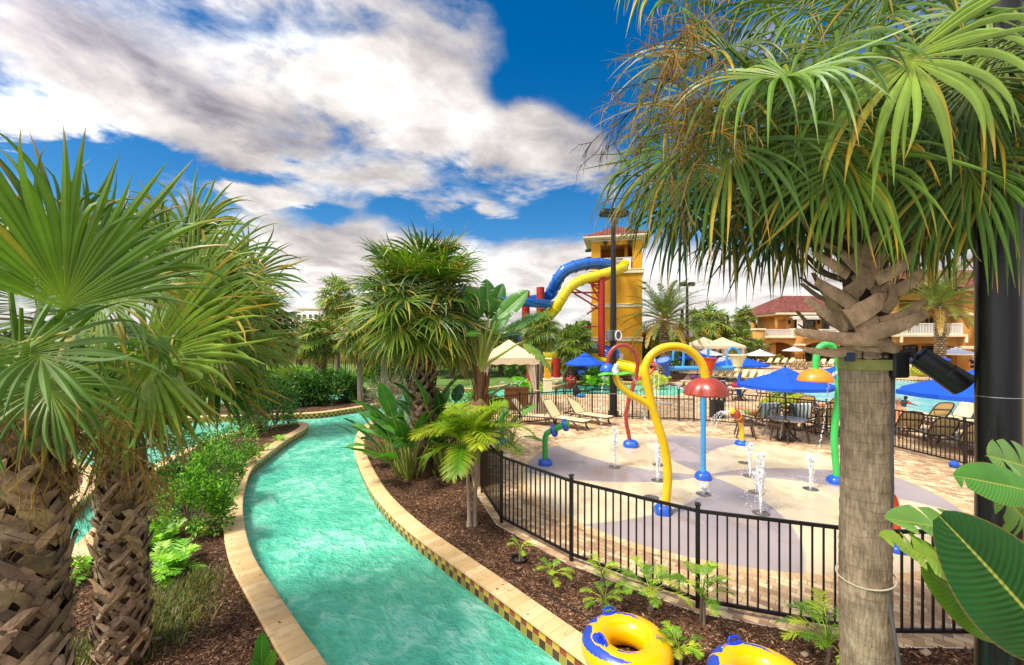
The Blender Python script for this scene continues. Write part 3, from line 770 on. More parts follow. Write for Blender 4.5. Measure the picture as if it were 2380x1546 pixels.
def slab(mb, P, w, th, nrm, mi=0, col=(1, 1, 1)):
    """curved flat strap along P (split leaf base)"""
    P = spline(P, n=5); m = len(P); T = np.gradient(P, axis=0); T /= np.linalg.norm(T, axis=1)[:, None]
    N = np.tile(np.asarray(tuple(nrm), float), (m, 1)); N -= T*np.sum(T*N, 1)[:, None]; N /= np.linalg.norm(N, axis=1)[:, None]
    B = np.cross(T, N); t = np.linspace(0, 1, m); ww = (w*(1-.5*t**1.4)+.0*t)[:, None]*.5; tt = (th*(1-.4*t))[:, None]*.5
    ring_ = [(-1, 0), (-.8, .6), (-.3, 1), (.3, .95), (.8, .55), (1, 0), (.7, -.6), (-.7, -.6)]
    V = np.stack([P+B*ww*a+N*tt*b for a, b in ring_], 1); k = np.arange(m-1)[:, None]*8; q = np.arange(8)[None]; q2 = (q+1) % 8
    mb.add(V.reshape(-1, 3), [np.stack([k+q, k+q2, k+8+q2, k+8+q], -1).reshape(-1, 4), np.arange(8)[None, ::-1], (np.arange(8)+8*(m-1))[None]], mi, col)

def twigs(mb, a, d, L, depth, rg, r=.008, n=4, col=None, mi=0, gap=.5, sag=.12):
    """branching dry flower stalk"""
    a = np.asarray(tuple(a), float); d = unit(d); m = 5
    P = [a]
    for i in range(m-1):
        d = unit(d+rg.normal(0, .16, 3)+np.array((0, 0, -sag))); P.append(P[-1]+d*L/(m-1))
    c = col if col is not None else g_('#a8863a')*rg.uniform(.6, 1.5)
    v, f = tube(P, np.linspace(r, r*.55, m), 4, False); mb.add(v, f, mi, c)
    if depth > 0:
        for k in range(n):
            i = rg.integers(1, m); e = unit(d+rg.normal(0, gap, 3)); twigs(mb, P[i], e, L*rg.uniform(.35, .6), depth-1, rg, r*.6, n, col, mi, gap, sag)

toCam = lambda p: unit(np.array((0, 0, H))-np.asarray(tuple(p), float))
def cfan(mb, hub, tip, L, upk=.6, camk=.6, pet=None, **kw):
    h, t = np.array(A(*hub)), np.array(A(*tip)); ax = unit(t-h)
    nr = np.array((0, 0, upk))+toCam(h)*camk
    fan(mb, h, ax, nr, L, **kw)
    if pet is not None: petiole(mb, pet, h, .03, .014, .05)

# ---------------------------------------------------------------- foreground palms
def palm_left_front():
    rg = np.random.default_rng(11); b = A(38, 1300, 2.72); C = np.array((b.x, 2.75, 2.95))
    t = thing('cabbage_palm', 'nearest left palm at the frame edge, huge upright fan leaf over a thick booted trunk', 'palm tree', (b.x, 2.75, 0))
    mb = MB(); v, f = trunk_tube((b.x, 2.75), -.05, 2.75, .185, .165, rg=rg, wob=.01); mb.add(v, f, 0); boots(mb, (b.x, 2.75), .1, 2.7, .185, .165, rg, .95, .33, .12, .05, 1)
    fibres(mb, (b.x, 2.75), .3, 2.7, .2, 420, rg, 1)
    mb.build('trunk', [M_FIBRE, M_BOOT], t)
    mb = MB(); K = dict(rg=rg, rows=10, pet=C)
    cfan(mb, (150, 720, 2.3), (165, 330, 2.35), 1.0, .2, 1.0, n=30, spread=66, droop=.10, flop=.12, green=g_('#5a8a26'), wid=1.1, fuse=.45, costa=.06, **K)
    cfan(mb, (160, 700, 2.45), (180, 400, 2.5), .85, .2, 1.0, n=28, spread=62, droop=.15, flop=.25, green=g_('#3f6a22'), wid=1.0, fuse=.42, costa=.08, **K)
    cfan(mb, (62, 800, 2.2), (200, 930, 2.05), .66, .6, .8, n=28, spread=140, droop=.35, flop=.4, green=g_('#4f7a30'), wid=.95, fuse=.34, **K)
    cfan(mb, (225, 720, 2.7), (420, 620, 2.8), .72, .6, .7, n=40, spread=100, droop=.3, green=g_('#5f8a3a'), wid=.85, **K)
    cfan(mb, (20, 640, 2.9), (-120, 480, 3.0), .9, .5, .8, n=44, spread=110, droop=.3, **K)
    cfan(mb, (120, 620, 3.2), (220, 430, 3.4), .9, .4, .8, n=44, spread=100, droop=.25, green=GREEN[2], **K)
    cfan(mb, (-60, 830, 2.4), (-160, 960, 2.2), .8, .7, .6, n=40, spread=130, droop=.5, **K)
    cfan(mb, (110, 870, 2.4), (140, 1040, 2.3), .55, .7, .7, n=38, spread=130, droop=.8, green=g_('#5a8434'), **K)
    rj = lambda h, p: p[1] < 2.7 or h[1] < 2.65 or proj(p)[0] > 520 or proj(p)[1] < 440 or proj(p)[1] > 1000
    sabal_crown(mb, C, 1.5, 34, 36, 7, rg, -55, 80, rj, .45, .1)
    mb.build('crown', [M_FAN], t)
    mb = MB()
    for k in range(9): twigs(mb, C+rg.normal(0, .08, 3), (rg.uniform(-.2, .9), rg.uniform(-.6, .3), rg.uniform(-.5, .3)), rg.uniform(.4, .75), 3, rg, .009, 5, None, 0, .6, .2)
    mb.build('flower_stalks', [M_STALK], t)
palm_left_front()

def palm_left_second():
    rg = np.random.default_rng(23); x, y = A(285, 1000, 4.45)[:2]; C = np.array((x+.05, y, 2.35))
    t = thing('cabbage_palm', 'second palm from the left with dry flower stalks and criss-cross boots down to the mulch', 'palm tree', (x, y, 0))
    mb = MB(); v, f = trunk_tube((x, y), -.05, 2.2, .18, .155, rg=rg, wob=.01); mb.add(v, f, 0); boots(mb, (x, y), .0, 2.1, .175, .15, rg, 1.0, .27, .10, .045, 1)
    fibres(mb, (x, y), .05, 2.1, .175, 420, rg, 1)
    mb.build('trunk', [M_FIBRE, M_BOOT], t)
    mb = MB(); K = dict(rg=rg, rows=9, pet=C)
    cfan(mb, (335, 838, 3.85), (650, 800, 3.6), 1.42, .35, 1.0, n=42, spread=84, droop=.10, flop=.12, green=g_('#76a03c'), dry=.09, fuse=.42, costa=.05, wid=1.1, **K)
    cfan(mb, (380, 780, 4.0), (640, 690, 3.9), 1.25, .5, .8, n=40, spread=70, droop=.2, flop=.12, green=g_('#6b963a'), dry=.1, fuse=.42, costa=.08, wid=1.1, **K)
    cfan(mb, (345, 850, 3.75), (450, 1080, 3.55), .92, .4, .9, n=32, spread=62, droop=.3, green=g_('#7ca045'), fuse=.42, costa=.06, wid=1.1, **K)
    cfan(mb, (425, 690, 4.3), (600, 545, 4.4), 1.0, .5, .7, n=46, spread=105, droop=.3, green=g_('#6b913d'), **K)
    cfan(mb, (440, 740, 4.3), (640, 660, 4.3), 1.05, .6, .6, n=46, spread=105, droop=.4, green=g_('#76993f'), dry=.2, **K)
    cfan(mb, (340, 690, 4.6), (400, 500, 4.7), 1.0, .4, .8, n=46, spread=100, droop=.3, green=GREEN[2], **K)
    cfan(mb, (215, 770, 4.2), (90, 870, 4.1), .9, .7, .6, n=44, spread=120, droop=.5, **K)
    cfan(mb, (470, 800, 4.6), (640, 870, 4.6), .95, .7, .5, n=44, spread=100, droop=.5, green=g_('#6b8f35'), dry=.2, **K)
    for k, (u_, v_, Y_, tu, tv, ty) in enumerate(((430, 700, 4.25, 650, 600, 4.2), (470, 640, 4.7, 640, 560, 4.8), (380, 640, 4.8, 470, 470, 4.9), (500, 740, 4.8, 690, 700, 4.9), (300, 690, 4.8, 270, 500, 4.9), (430, 810, 4.5, 620, 900, 4.4), (480, 860, 4.9, 600, 960, 4.9), (420, 560, 5.2, 540, 470, 5.4), (540, 660, 5.3, 690, 620, 5.5), (230, 800, 4.7, 120, 900, 4.7), (300, 890, 4.2, 270, 1000, 4.15), (520, 800, 5.2, 690, 830, 5.4))):
        cfan(mb, (u_, v_, Y_), (tu, tv, ty), .95, .55, .6, n=40, spread=105, droop=.3, green=g_(('#4b7630', '#5f8a3a', '#3f6a28', '#6b913d')[k % 4]), dry=.12, fuse=.42, wid=1.15, **K)
    rj = lambda h, p: proj(p)[0] > 690 or proj(p)[1] < 470 or p[1] < 4.4 or proj(p)[1] > 930
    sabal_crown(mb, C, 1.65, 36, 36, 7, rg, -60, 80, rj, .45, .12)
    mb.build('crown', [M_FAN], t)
    mb = MB()
    for k in range(11): twigs(mb, C+np.array((rg.uniform(-.2, .4), -.25, rg.uniform(-.15, .15))), (rg.uniform(-.7, .9), rg.uniform(-.9, .1), rg.uniform(-.1, .5)), rg.uniform(.35, .7), 3, rg, .009, 6, g_('#c39a48')*rg.uniform(.7, 1.3), 0, .55, .12)
    for k in range(5): twigs(mb, C+np.array((-.2+.1*k-.2, -.3, -.2)), (rg.uniform(-.5, .1), -.3, -.8), rg.uniform(.6, .95), 3, rg, .007, 5, g_('#93842f')*rg.uniform(.7, 1.2), 0, .45, .25)
    mb.build('flower_stalks', [M_STALK], t)
palm_left_second()

def palm_right():
    rg = np.random.default_rng(5); x, y = A(2011, 1000, 3.1)[:2]; C = np.array((x+.02, y+.05, 4.35))
    t = thing('cabbage_palm', 'tall palm with smooth ringed trunk and split boots, its crown filling the upper right', 'palm tree', (x, y, 0))
    mb = MB(); zz_ = np.linspace(-.05, 3.25, 150); P = np.c_[x+.012*np.sin(zz_*3.1), y+.01*np.cos(zz_*2.3), zz_]; rr_ = np.interp(zz_, [-.05, .3, .9, 3.25], [.172, .158, .153, .147])+.0035*((zz_*15) % 1)+rg.normal(0, .0012, 150)
    v, f = tube(P, rr_, 64); a_ = np.arctan2(v[:, 1]-y, v[:, 0]-x); k_ = 1+.014*np.sin(a_*3+v[:, 2]*2)+.010*np.sin(a_*7-v[:, 2]*5)+rg.normal(0, .004, len(v)); v[:, 0] = x+(v[:, 0]-x)*k_; v[:, 1] = y+(v[:, 1]-y)*k_; mb.add(v, f)
    mb.build('trunk', [M_RING], t)
    mb = MB(); v, f = tube([(x, y, 3.15), (x, y, 3.6), (x, y+.02, 4.5)], [.15, .13, .12], 16); mb.add(v, f, 1)
    D = lambda px, py, Y: A(1822.2+px*.2405, 557.8+py*.2405, Y)
    fr, bk = 2.93, 3.12
    def bt(a, b, w, c=1.0, Y0=fr, Y1=2.95, mid=None, n=(0, -1, .15), th=.028):
        pa, pb = np.array(D(a[0], a[1], Y0)), np.array(D(b[0], b[1], Y1)); pm = (pa+pb)/2+np.array((0, -.03, -.02 if mid is None else mid))
        slab(mb, [pa, pm, pb], w, th, n, 0, np.array((1, .95, .86))*c*rg.uniform(.85, 1.25))
    for a, b, w, c in [((620, 250), (900, -60), .10, .9), ((860, 260), (600, -50), .10, .8), ((700, 420), (960, 120), .11, 1.0), ((850, 420), (560, 130), .11, .9),
                       ((620, 330), (280, 120), .09, 1.05), ((880, 390), (1280, 95), .09, 1.0), ((640, 520), (740, 300), .12, .9), ((930, 520), (760, 290), .12, .85),
                       ((700, 640), (310, 400), .12, 1.1), ((960, 690), (1060, 430), .09, .9), ((1000, 520), (1330, 290), .09, 1.05),
                       ((620, 760), (1060, 425), .14, 1.15), ((900, 800), (580, 715), .11, 1.05), ((930, 800), (1350, 590), .08, 1.1), ((560, 830), (205, 565), .09, 1.0),
                       ((530, 880), (560, 740), .08, .9), ((700, 920), (1385, 705), .115, 1.15), ((960, 960), (110, 885), .10, 1.2), ((1010, 1030), (520, 985), .08, 1.05),
                       ((660, 1075), (185, 1055), .07, 1.05), ((930, 985), (1100, 1040), .10, .9)]:
        bt(a, b, w, c, fr-.04*rg.random(), rg.uniform(2.82, 3.05))
    for k in range(26):
        az = rg.uniform(-.3, pi+.3); z = rg.uniform(3.25, 4.3); r0 = .14; e = R(rg.uniform(25, 60)); p0 = np.array((x+r0*cos(az), y+r0*sin(az), z)); l = rg.uniform(.3, .45)
        slab(mb, [p0, p0+ddir(e-.2, az)*l*.5, p0+ddir(e, az)*l], .10, .025, ddir(e+pi/2, az), 0, np.array((1, .95, .88))*rg.uniform(.6, 1))
    mb.build('leaf_bases', [M_BOOT, M_FIBRE], t)
    mb = MB(); K = dict(rg=rg, rows=11, pet=C)
    K.update(fuse=.30, flop=.45, wid=.85)
    cf = lambda h, tp, L, **k: cfan(mb, h, tp, L, k.pop('upk', .75), k.pop('camk', .55), **{**K, **k, 'droop': k.get('droop', .5)*1.25})
    cf((1837, 174, 2.55), (1600, 235, 2.45), .80, n=34, spread=140, droop=.55, green=g_('#5d8a38'), costa=.12)
    cf((2122, 120, 2.35), (2130, 400, 2.2), .82, n=30, spread=125, droop=.75, green=g_('#6d9446'), upk=1.0, costa=.1, wid=1.1)
    cf((1725, 309, 2.8), (1600, 540, 2.75), .95, n=40, spread=120, droop=.6, green=g_('#3f6526'))
    cf((1981, 335, 2.6), (1960, 640, 2.55), .82, n=37, spread=125, droop=.6, green=g_('#577f2c'), dry=.2)
    cf((1690, 110, 3.2), (1450, 190, 3.2), 1.0, n=37, spread=110, droop=.5, green=g_('#466d2c'))
    cf((1640, 300, 3.3), (1460, 470, 3.4), 1.05, n=41, spread=110, droop=.55, green=g_('#55803a'))
    cf((1600, 400, 3.5), (1500, 600, 3.5), .8, n=37, spread=110, droop=.6, green=g_('#3d6428'))
    cf((2210, 330, 2.8), (2320, 560, 2.7), .9, n=37, spread=120, droop=.6, green=g_('#416629'), dry=.2)
    cf((1880, 40, 3.0), (1740, -160, 3.0), .9, n=36, spread=120, droop=.4, green=g_('#55803a'))
    cf((2060, -10, 2.8), (2000, -200, 2.7), .9, n=36, spread=130, droop=.6, green=g_('#4b7630'))
    cf((2300, 130, 2.5), (2480, 200, 2.4), .85, n=36, spread=120, droop=.5, green=g_('#688f3c'))
    cf((2250, 40, 2.9), (2400, -120, 3.0), .9, n=36, spread=120, droop=.4, green=g_('#55803a'))
    cf((1800, 430, 3.4), (1690, 640, 3.4), .8, n=40, spread=120, droop=.7, green=g_('#37592a'), dry=.12)
    cf((1880, 420, 3.5), (1840, 640, 3.5), .7, n=37, spread=120, droop=.7, green=g_('#3b5f24'))
    cf((2110, 420, 3.5), (2180, 640, 3.5), .8, n=40, spread=120, droop=.6, green=g_('#37592a'))
    cf((1590, 20, 3.5), (1480, -60, 3.5), .9, n=37, spread=120, droop=.45, green=g_('#4b7630'))
    cf((1740, -50, 3.3), (1580, -140, 3.3), .9, n=37, spread=120, droop=.5, green=g_('#4b7630'))
    cf((1660, 215, 3.6), (1480, 300, 3.7), 1.0, n=37, spread=110, droop=.5, green=g_('#3f6526'))
    cf((1980, 190, 3.0), (1900, 420, 2.9), .9, n=37, spread=120, droop=.6, green=g_('#3c6028'))
    cf((2060, 260, 2.9), (2160, 480, 2.8), .9, n=37, spread=120, droop=.6, green=g_('#3c6028'))
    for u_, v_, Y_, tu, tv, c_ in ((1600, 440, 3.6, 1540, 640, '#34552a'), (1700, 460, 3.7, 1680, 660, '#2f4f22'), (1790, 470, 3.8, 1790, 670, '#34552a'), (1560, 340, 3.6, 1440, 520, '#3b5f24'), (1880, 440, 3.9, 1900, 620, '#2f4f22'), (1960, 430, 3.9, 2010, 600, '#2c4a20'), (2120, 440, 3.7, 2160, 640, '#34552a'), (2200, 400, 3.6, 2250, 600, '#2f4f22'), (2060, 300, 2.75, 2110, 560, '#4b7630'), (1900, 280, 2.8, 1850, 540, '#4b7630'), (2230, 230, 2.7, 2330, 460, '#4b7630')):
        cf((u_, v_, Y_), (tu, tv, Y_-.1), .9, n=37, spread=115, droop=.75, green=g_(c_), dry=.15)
    for k, (u_, v_, Y_, tu, tv, ty) in enumerate(((1720, 120, 3.4, 1560, 60, 3.5), (1800, 30, 3.5, 1700, -120, 3.6), (1920, -40, 3.5, 1900, -220, 3.5), (2040, 40, 3.4, 2120, -120, 3.4), (2180, -20, 3.3, 2280, -150, 3.3), (2300, 60, 3.2, 2440, 0, 3.2), (2330, 230, 3.0, 2460, 330, 2.9), (1990, 120, 3.4, 1900, -40, 3.5), (2120, 220, 3.2, 2240, 100, 3.2), (1850, 220, 3.3, 1700, 150, 3.3), (2260, 140, 2.38, 2330, 470, 2.32), (2345, 70, 2.36, 2400, 380, 2.3), (2330, 330, 2.42, 2330, 620, 2.36), (2250, 330, 2.45, 2280, 600, 2.38), (1760, 240, 3.1, 1590, 260, 3.0), (2000, 420, 3.7, 2000, 640, 3.7), (2200, 180, 2.6, 2120, 430, 2.5), (1930, 100, 2.7, 1800, 330, 2.6))):
        cf((u_, v_, Y_), (tu, tv, ty), .85, n=37, spread=120, droop=.65, green=g_(('#3c6026', '#4b7630', '#2f4f22', '#55803a')[k % 4])*.9, dry=.14)
    def rj(h, p):
        u, v = proj(p); uh, vh = proj(h)
        return p[1] < 2.75 or h[1] < 2.8 or u < 1480 or (v > 620 and u > 1850) or v > 680 or uh < 1500
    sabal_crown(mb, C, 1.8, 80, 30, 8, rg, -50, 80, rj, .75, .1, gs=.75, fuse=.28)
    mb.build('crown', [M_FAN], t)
    mb = MB()
    for k in range(26): twigs(mb, A(1640+rg.uniform(-90, 70), 190+rg.uniform(-90, 190), rg.uniform(2.7, 3.1)), (rg.uniform(-.8, .3), rg.uniform(-.5, .3), rg.uniform(-.7, .5)), rg.uniform(.3, .55), 3, rg, .0055, 5, g_('#b08a34')*rg.uniform(.35, 1.5), 0, .65, .14)
    twigs(mb, A(1660, 130, 3.1), (-1, -.1, .0), .75, 3, rg, .008, 4, g_('#3c3020'), 0, .4, .22)
    mb.build('flower_stalks', [M_STALK], t)
palm_right()

def palm_right_back():
    rg = np.random.default_rng(9); x, y = 5.25, 4.35; C = np.array((x, y, 5.1))
    t = thing('cabbage_palm', 'dark palm behind the thick black pole at the upper right corner', 'palm tree', (x, y, 0))
    mb = MB(); v, f = trunk_tube((x, y), -.05, 4.9, .16, .15, rg=rg, wob=.005); mb.add(v, f); mb.build('trunk', [M_RING], t)
    mb = MB(); rj = lambda h, p: proj(p)[0] < 1900 or proj(p)[1] > 700
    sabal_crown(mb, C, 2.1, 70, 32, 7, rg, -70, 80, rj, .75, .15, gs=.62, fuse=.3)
    mb.build('crown', [M_FAN], t)
palm_right_back()

# ---------------------------------------------------------------- palms further off: three proto crowns, shared
def far_palm(rad, h, n, rows, N, rg, trunk_r, booted, name, label, loc, sc=1, droop=.28, el_min=-55, gs=1.0, dry=.1, skirt=False, bz=.0, **fk):
    t = thing(name, label, 'palm tree', loc)
    mb = MB(); L = Vector(loc)
    v, f = trunk_tube(loc, -.05, h, trunk_r, trunk_r*.85, 12, .04, rg); mb.add(v, f, 0)
    if booted: boots(mb, loc, bz, h, trunk_r, trunk_r*.9, rg, .9, .34, .11, .10, 1)
    mb.build('trunk', [M_FIBRE if booted else M_BARK, M_BOOT], t)
    mb = MB(); sabal_crown(mb, np.array((loc[0], loc[1], h+.1)), rad, N, n, rows, rg, el_min, 80, None, droop, dry, gs=gs, **fk); mb.build('crown', [M_FAN], t)
    return note_kids(t)
rg3 = np.random.default_rng(31)
def P3(u, v, Y): p = A(u, v, Y); return (p.x, p.y), p.z
def place(u, vc, Y, rad, label, seed, trunk_r=.17, booted=False, **kw):
    (x, y), z = P3(u, vc, Y)
    return far_palm(rad, z-.1, kw.pop('n', 30), kw.pop('rows', 6), kw.pop('N', 42), np.random.default_rng(seed), trunk_r, booted, 'cabbage_palm', label, (x, y, 0), **kw)
place(985, 705, 10.5, 2.0, 'full round palm with pale criss-cross boots in the middle bed beside the river', 41, .22, True, n=38, rows=7, N=70, droop=.2, dry=.12, el_min=-48, bz=1.0, fuse=.34, flop=.15)
place(594, 760, 15.5, 1.75, 'bushy palm on the mulch strip, right of the second left palm', 42, .2, True, n=32, N=50, gs=.75)
place(446, 590, 21, 1.75, 'tall palm rising behind the two big left palms', 43, .16, n=30, N=44, gs=.8, el_min=-70)
place(520, 640, 24, 1.5, 'thin yellowing palm just right of the tall palm at left', 44, .15, n=26, N=30, gs=.9, el_min=-60, dry=.35)
place(785, 690, 36, 2.1, 'tall slim palm with dry orange skirt near the white hotel', 45, .19, n=26, rows=5, N=44, gs=1.0, el_min=-75, dry=.3)
place(745, 785, 33, 2.15, 'short booted palm in front of the low ochre wall', 46, .36, True, n=28, rows=5, N=46, gs=.9)
place(838, 775, 22, 1.6, 'slim grey palm among island shrubs left of the round central palm', 47, .15, n=30, rows=6, N=42, dry=.3, gs=1.0, el_min=-60)
place(893, 760, 28, 2.1, 'palm with bare grey trunk behind the twiggy pale shrub', 48, .24, n=28, rows=5, N=42, dry=.2, el_min=-50)
place(1255, 765, 31, 1.75, 'shaggy palm behind the beige cabana, under the blue slide', 49, .26, n=30, rows=5, N=50, dry=.12, gs=.95)
place(1331, 800, 36, 2.2, 'palm with fat booted trunk beside the lifeguard umbrella', 50, .42, True, n=30, rows=5, N=50, gs=.85, el_min=-70)
place(1727, 735, 60, 1.75, 'lone far palm against the grey sky right of the street lamp', 51, .2, n=20, rows=4, N=34, gs=.8)
place(1722, 790, 55, 1.9, 'low far palm just below the lone far palm', 52, .3, n=20, rows=4, N=34, gs=.85)
place(1640, 752, 56, 3.4, 'yellow-green drooping palm behind the paired cabanas', 53, .3, n=28, rows=5, N=40, gs=1.1, dry=.25)
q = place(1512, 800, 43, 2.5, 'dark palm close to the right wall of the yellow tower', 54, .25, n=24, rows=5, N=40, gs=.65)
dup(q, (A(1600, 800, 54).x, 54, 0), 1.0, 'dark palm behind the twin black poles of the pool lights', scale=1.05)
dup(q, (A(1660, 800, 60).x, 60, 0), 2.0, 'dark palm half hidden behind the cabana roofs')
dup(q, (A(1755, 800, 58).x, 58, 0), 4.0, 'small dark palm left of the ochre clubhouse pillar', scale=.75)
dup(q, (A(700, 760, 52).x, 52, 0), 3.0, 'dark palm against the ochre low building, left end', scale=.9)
for k, (u, Y, sc_) in enumerate(((1050, 37, 1.05), (1105, 42, 1.15), (1165, 39, .95), (1000, 44, 1.1), (1210, 46, 1.1))):
    dup(q, (A(u, 800, Y).x, Y, 0), 1.1*k, ['garden palm behind the round central palm, right of its trunk', 'garden palm behind the banana plant leaves', 'garden palm just left of the cabana peak', 'garden palm behind the central palm, near the black lamp post', 'garden palm between cabana peak and shaggy palm'][k], scale=sc_)
for k, (u, Y) in enumerate(((849, 40), (858, 43))):
    dup(q, (A(u, 800, Y).x, Y, 0), 1.7*k, ['thin far palm trunk behind the grey slim palm', 'thin far palm left of the clipped round hedge'][k], scale=(.8, .8, 1.0))

# ---------------------------------------------------------------- feather palms
def frond(mb, base, el, az, L, rg, nl=40, ll=.45, lw=.02, bend=1.1, col=None, up=.35, hang=.4, rows=3, mi=0, r=.015, tcol=None, roll=0.):
    m = 14; t = np.linspace(0, 1, m); e = el-bend*t**1.4; d = np.stack([np.cos(e)*cos(az), np.cos(e)*sin(az), np.sin(e)], 1)
    P = np.asarray(tuple(base), float)+np.cumsum(d*(L/(m-1)), 0)
    c = col if col is not None else g_('#55702c')
    v, f = tube(P, np.linspace(r, r*.3, m), 5, False); mb.add(v, f, mi, c*1.3+YEL*.15)
    side = np.array((-sin(az), cos(az), 0)); s = np.repeat(np.linspace(.16, 1, nl), 2); sg = np.tile((-1, 1), nl)
    B = np.stack([np.interp(s, t, P[:, i]) for i in range(3)], 1); T = np.stack([np.interp(s, t, d[:, i]) for i in range(3)], 1); T /= np.linalg.norm(T, axis=1)[:, None]
    N = np.cross(side, T); N *= np.sign(N[:, 2:3]+1e-6)
    l = ll*(np.sin(np.clip(s, .02, .97)*pi)**.45)*rg.uniform(.88, 1.1, len(s))
    d0 = side*sg[:, None]+T*(.55+.6*s)[:, None]+N*(up+rg.normal(0, .16, len(s)))[:, None]; d0 /= np.linalg.norm(d0, axis=1)[:, None]
    k = np.linspace(0, 1, rows+1); dd = d0[:, None]+np.array((0, 0, -1))*(hang*k**1.3)[None, :, None]; dd /= np.linalg.norm(dd, axis=2)[..., None]
    Q = B[:, None]+np.concatenate([np.zeros((len(s), 1, 3)), np.cumsum(dd[:, 1:]*(l/rows)[:, None, None], 1)], 1)
    wv = np.cross(d0, N); wv /= np.maximum(np.linalg.norm(wv, axis=1)[:, None], 1e-6); ww = lw*np.sin(np.clip(k*.86+.14, 0, 1)*pi)**.7; ww[-1] = .001
    V = np.stack([Q-wv[:, None]*ww[None, :, None], Q+wv[:, None]*ww[None, :, None]], 2); R1 = rows+1
    i = (np.arange(len(s))*R1*2)[:, None]+(np.arange(rows)*2)[None]; F_ = np.stack([i, i+1, i+3, i+2], -1).reshape(-1, 4)
    cc = c[None]*rg.uniform(.75, 1.3, (len(s), 1)); cc = np.repeat(cc[:, None], R1, 1)
    if tcol is not None: cc = cc*(1-.6*k[None, :, None])+tcol*.6*k[None, :, None]
    mb.add(V.reshape(-1, 3), [F_], mi, np.repeat(cc[:, :, None], 2, 2).reshape(-1, 3))
def date_palm(u, vc, Y, rad, label, seed, tr=.3, gs=1.0):
    rg = np.random.default_rng(seed); (x, y), z = P3(u, vc, Y)
    t = thing('date_palm', label, 'palm tree', (x, y, 0)); mb = MB(); v, f = trunk_tube((x, y), -.05, z, tr, tr*.95, 14, .02, rg); mb.add(v, f, 0)
    rows = int(z/.2)
    for i in range(rows):
        for j in range(9):
            a = (j+.5*(i % 2))*2*pi/9; zz = .2+i*.2; p = np.array((x+tr*cos(a), y+tr*sin(a), zz))
            v, f = ball(p, .12, 6, 4, (1, 1, .8)); mb.add(v, f, 1, np.array((1, .95, .85))*rg.uniform(.5, 1.2))
    mb.build('trunk', [M_FIBRE, M_BOOT], t)
    mb = MB(); N = 58
    for k in range(N):
        fr = k/N; el = R(82-105*fr)+rg.normal(0, .07); c = g_('#5c7440')*gs*(1.15-.4*fr)*rg.uniform(.85, 1.15)
        if fr > .85: c = g_('#9a8a4a')*gs
        frond(mb, (x, y, z), el, k*2.4, rad*rg.uniform(.9, 1.1), rg, 34, rad*.12, rad*.008, rg.uniform(.7, 1.15), c, .4, .25, 2, 0, .035)
    mb.build('crown', [M_FAN], t)
    mb = MB()
    for k in range(8): twigs(mb, (x, y, z-.1), ddir(R(rg.uniform(-10, 50)), rg.uniform(0, 6.3)), rad*.35, 2, rg, .03, 6, g_('#c98a2c'), 0, .4, .2)
    mb.build('fruit_stalks', [M_STALK], t); return t
date_palm(1545, 745, 36, 3.9, 'date palm with wide feathery crown right of the yellow tower', 61, .33, 1.05)
date_palm(2185, 710, 38, 4.2, 'date palm in front of the clubhouse balcony, between the palm trunk and black pole', 62, .33, 1.1)
date_palm(1668, 775, 58, 3.4, 'smaller date palm behind the pool lights, mostly hidden by other palms', 63, .25, 1.0)

def manila_palm():
    rg = np.random.default_rng(71); x, y = G(1097, 1222)[:2]; t = thing('manila_palm', 'young twin-stemmed feather palm with bright green arching fronds at the fence', 'palm tree', (x, y, 0))
    b1, b2 = G(1091, 1222), G(1103, 1219)
    mb = MB()
    for b, tx, h in ((b1, -.05, 1.05), (b2, .06, 1.12)):
        P = [(b.x+tx*k*k, b.y+.02*k, -.02+h*k) for k in np.linspace(0, 1, 9)]
        v, f = tube(P, np.array([.058, .04, .036, .034, .033, .032, .031, .03, .03]), 12); mb.add(v, f)
    mb.build('trunk', [mat('ringed_grey_stem', '#a39482', .8, var=.25, scale=9, bump=.5, bscale=30, stretch=(.2, .2, 3))], t)
    mb = MB(); 
    for b, tx, h in ((b1, -.05, 1.05), (b2, .06, 1.12)):
        P = [(b.x+tx, b.y+.02, h-.03), (b.x+tx*1.2, b.y+.02, h+.2), (b.x+tx*1.3, b.y+.02, h+.42)]
        v, f = tube(P, [.036, .04, .015], 10); mb.add(v, f, 0, g_('#8fae45'))
        for k in range(13):
            fr_ = k/13; c = [g_('#5c9a1c'), g_('#7aae22'), g_('#3c8018'), g_('#8fb428')][k % 4]*rg.uniform(.75, 1.1)
            frond(mb, (b.x+tx*1.25, b.y+.02, h+.36), R(78-75*fr_)+rg.normal(0, .08), k*2.4+tx*9, rg.uniform(.8, 1.05), rg, 46, .36, .0095, rg.uniform(1.0, 1.6), c, .35, .55, 3, 0, .012, g_('#a8b83a'))
    mb.build('crown', [M_FAN], t)
manila_palm()

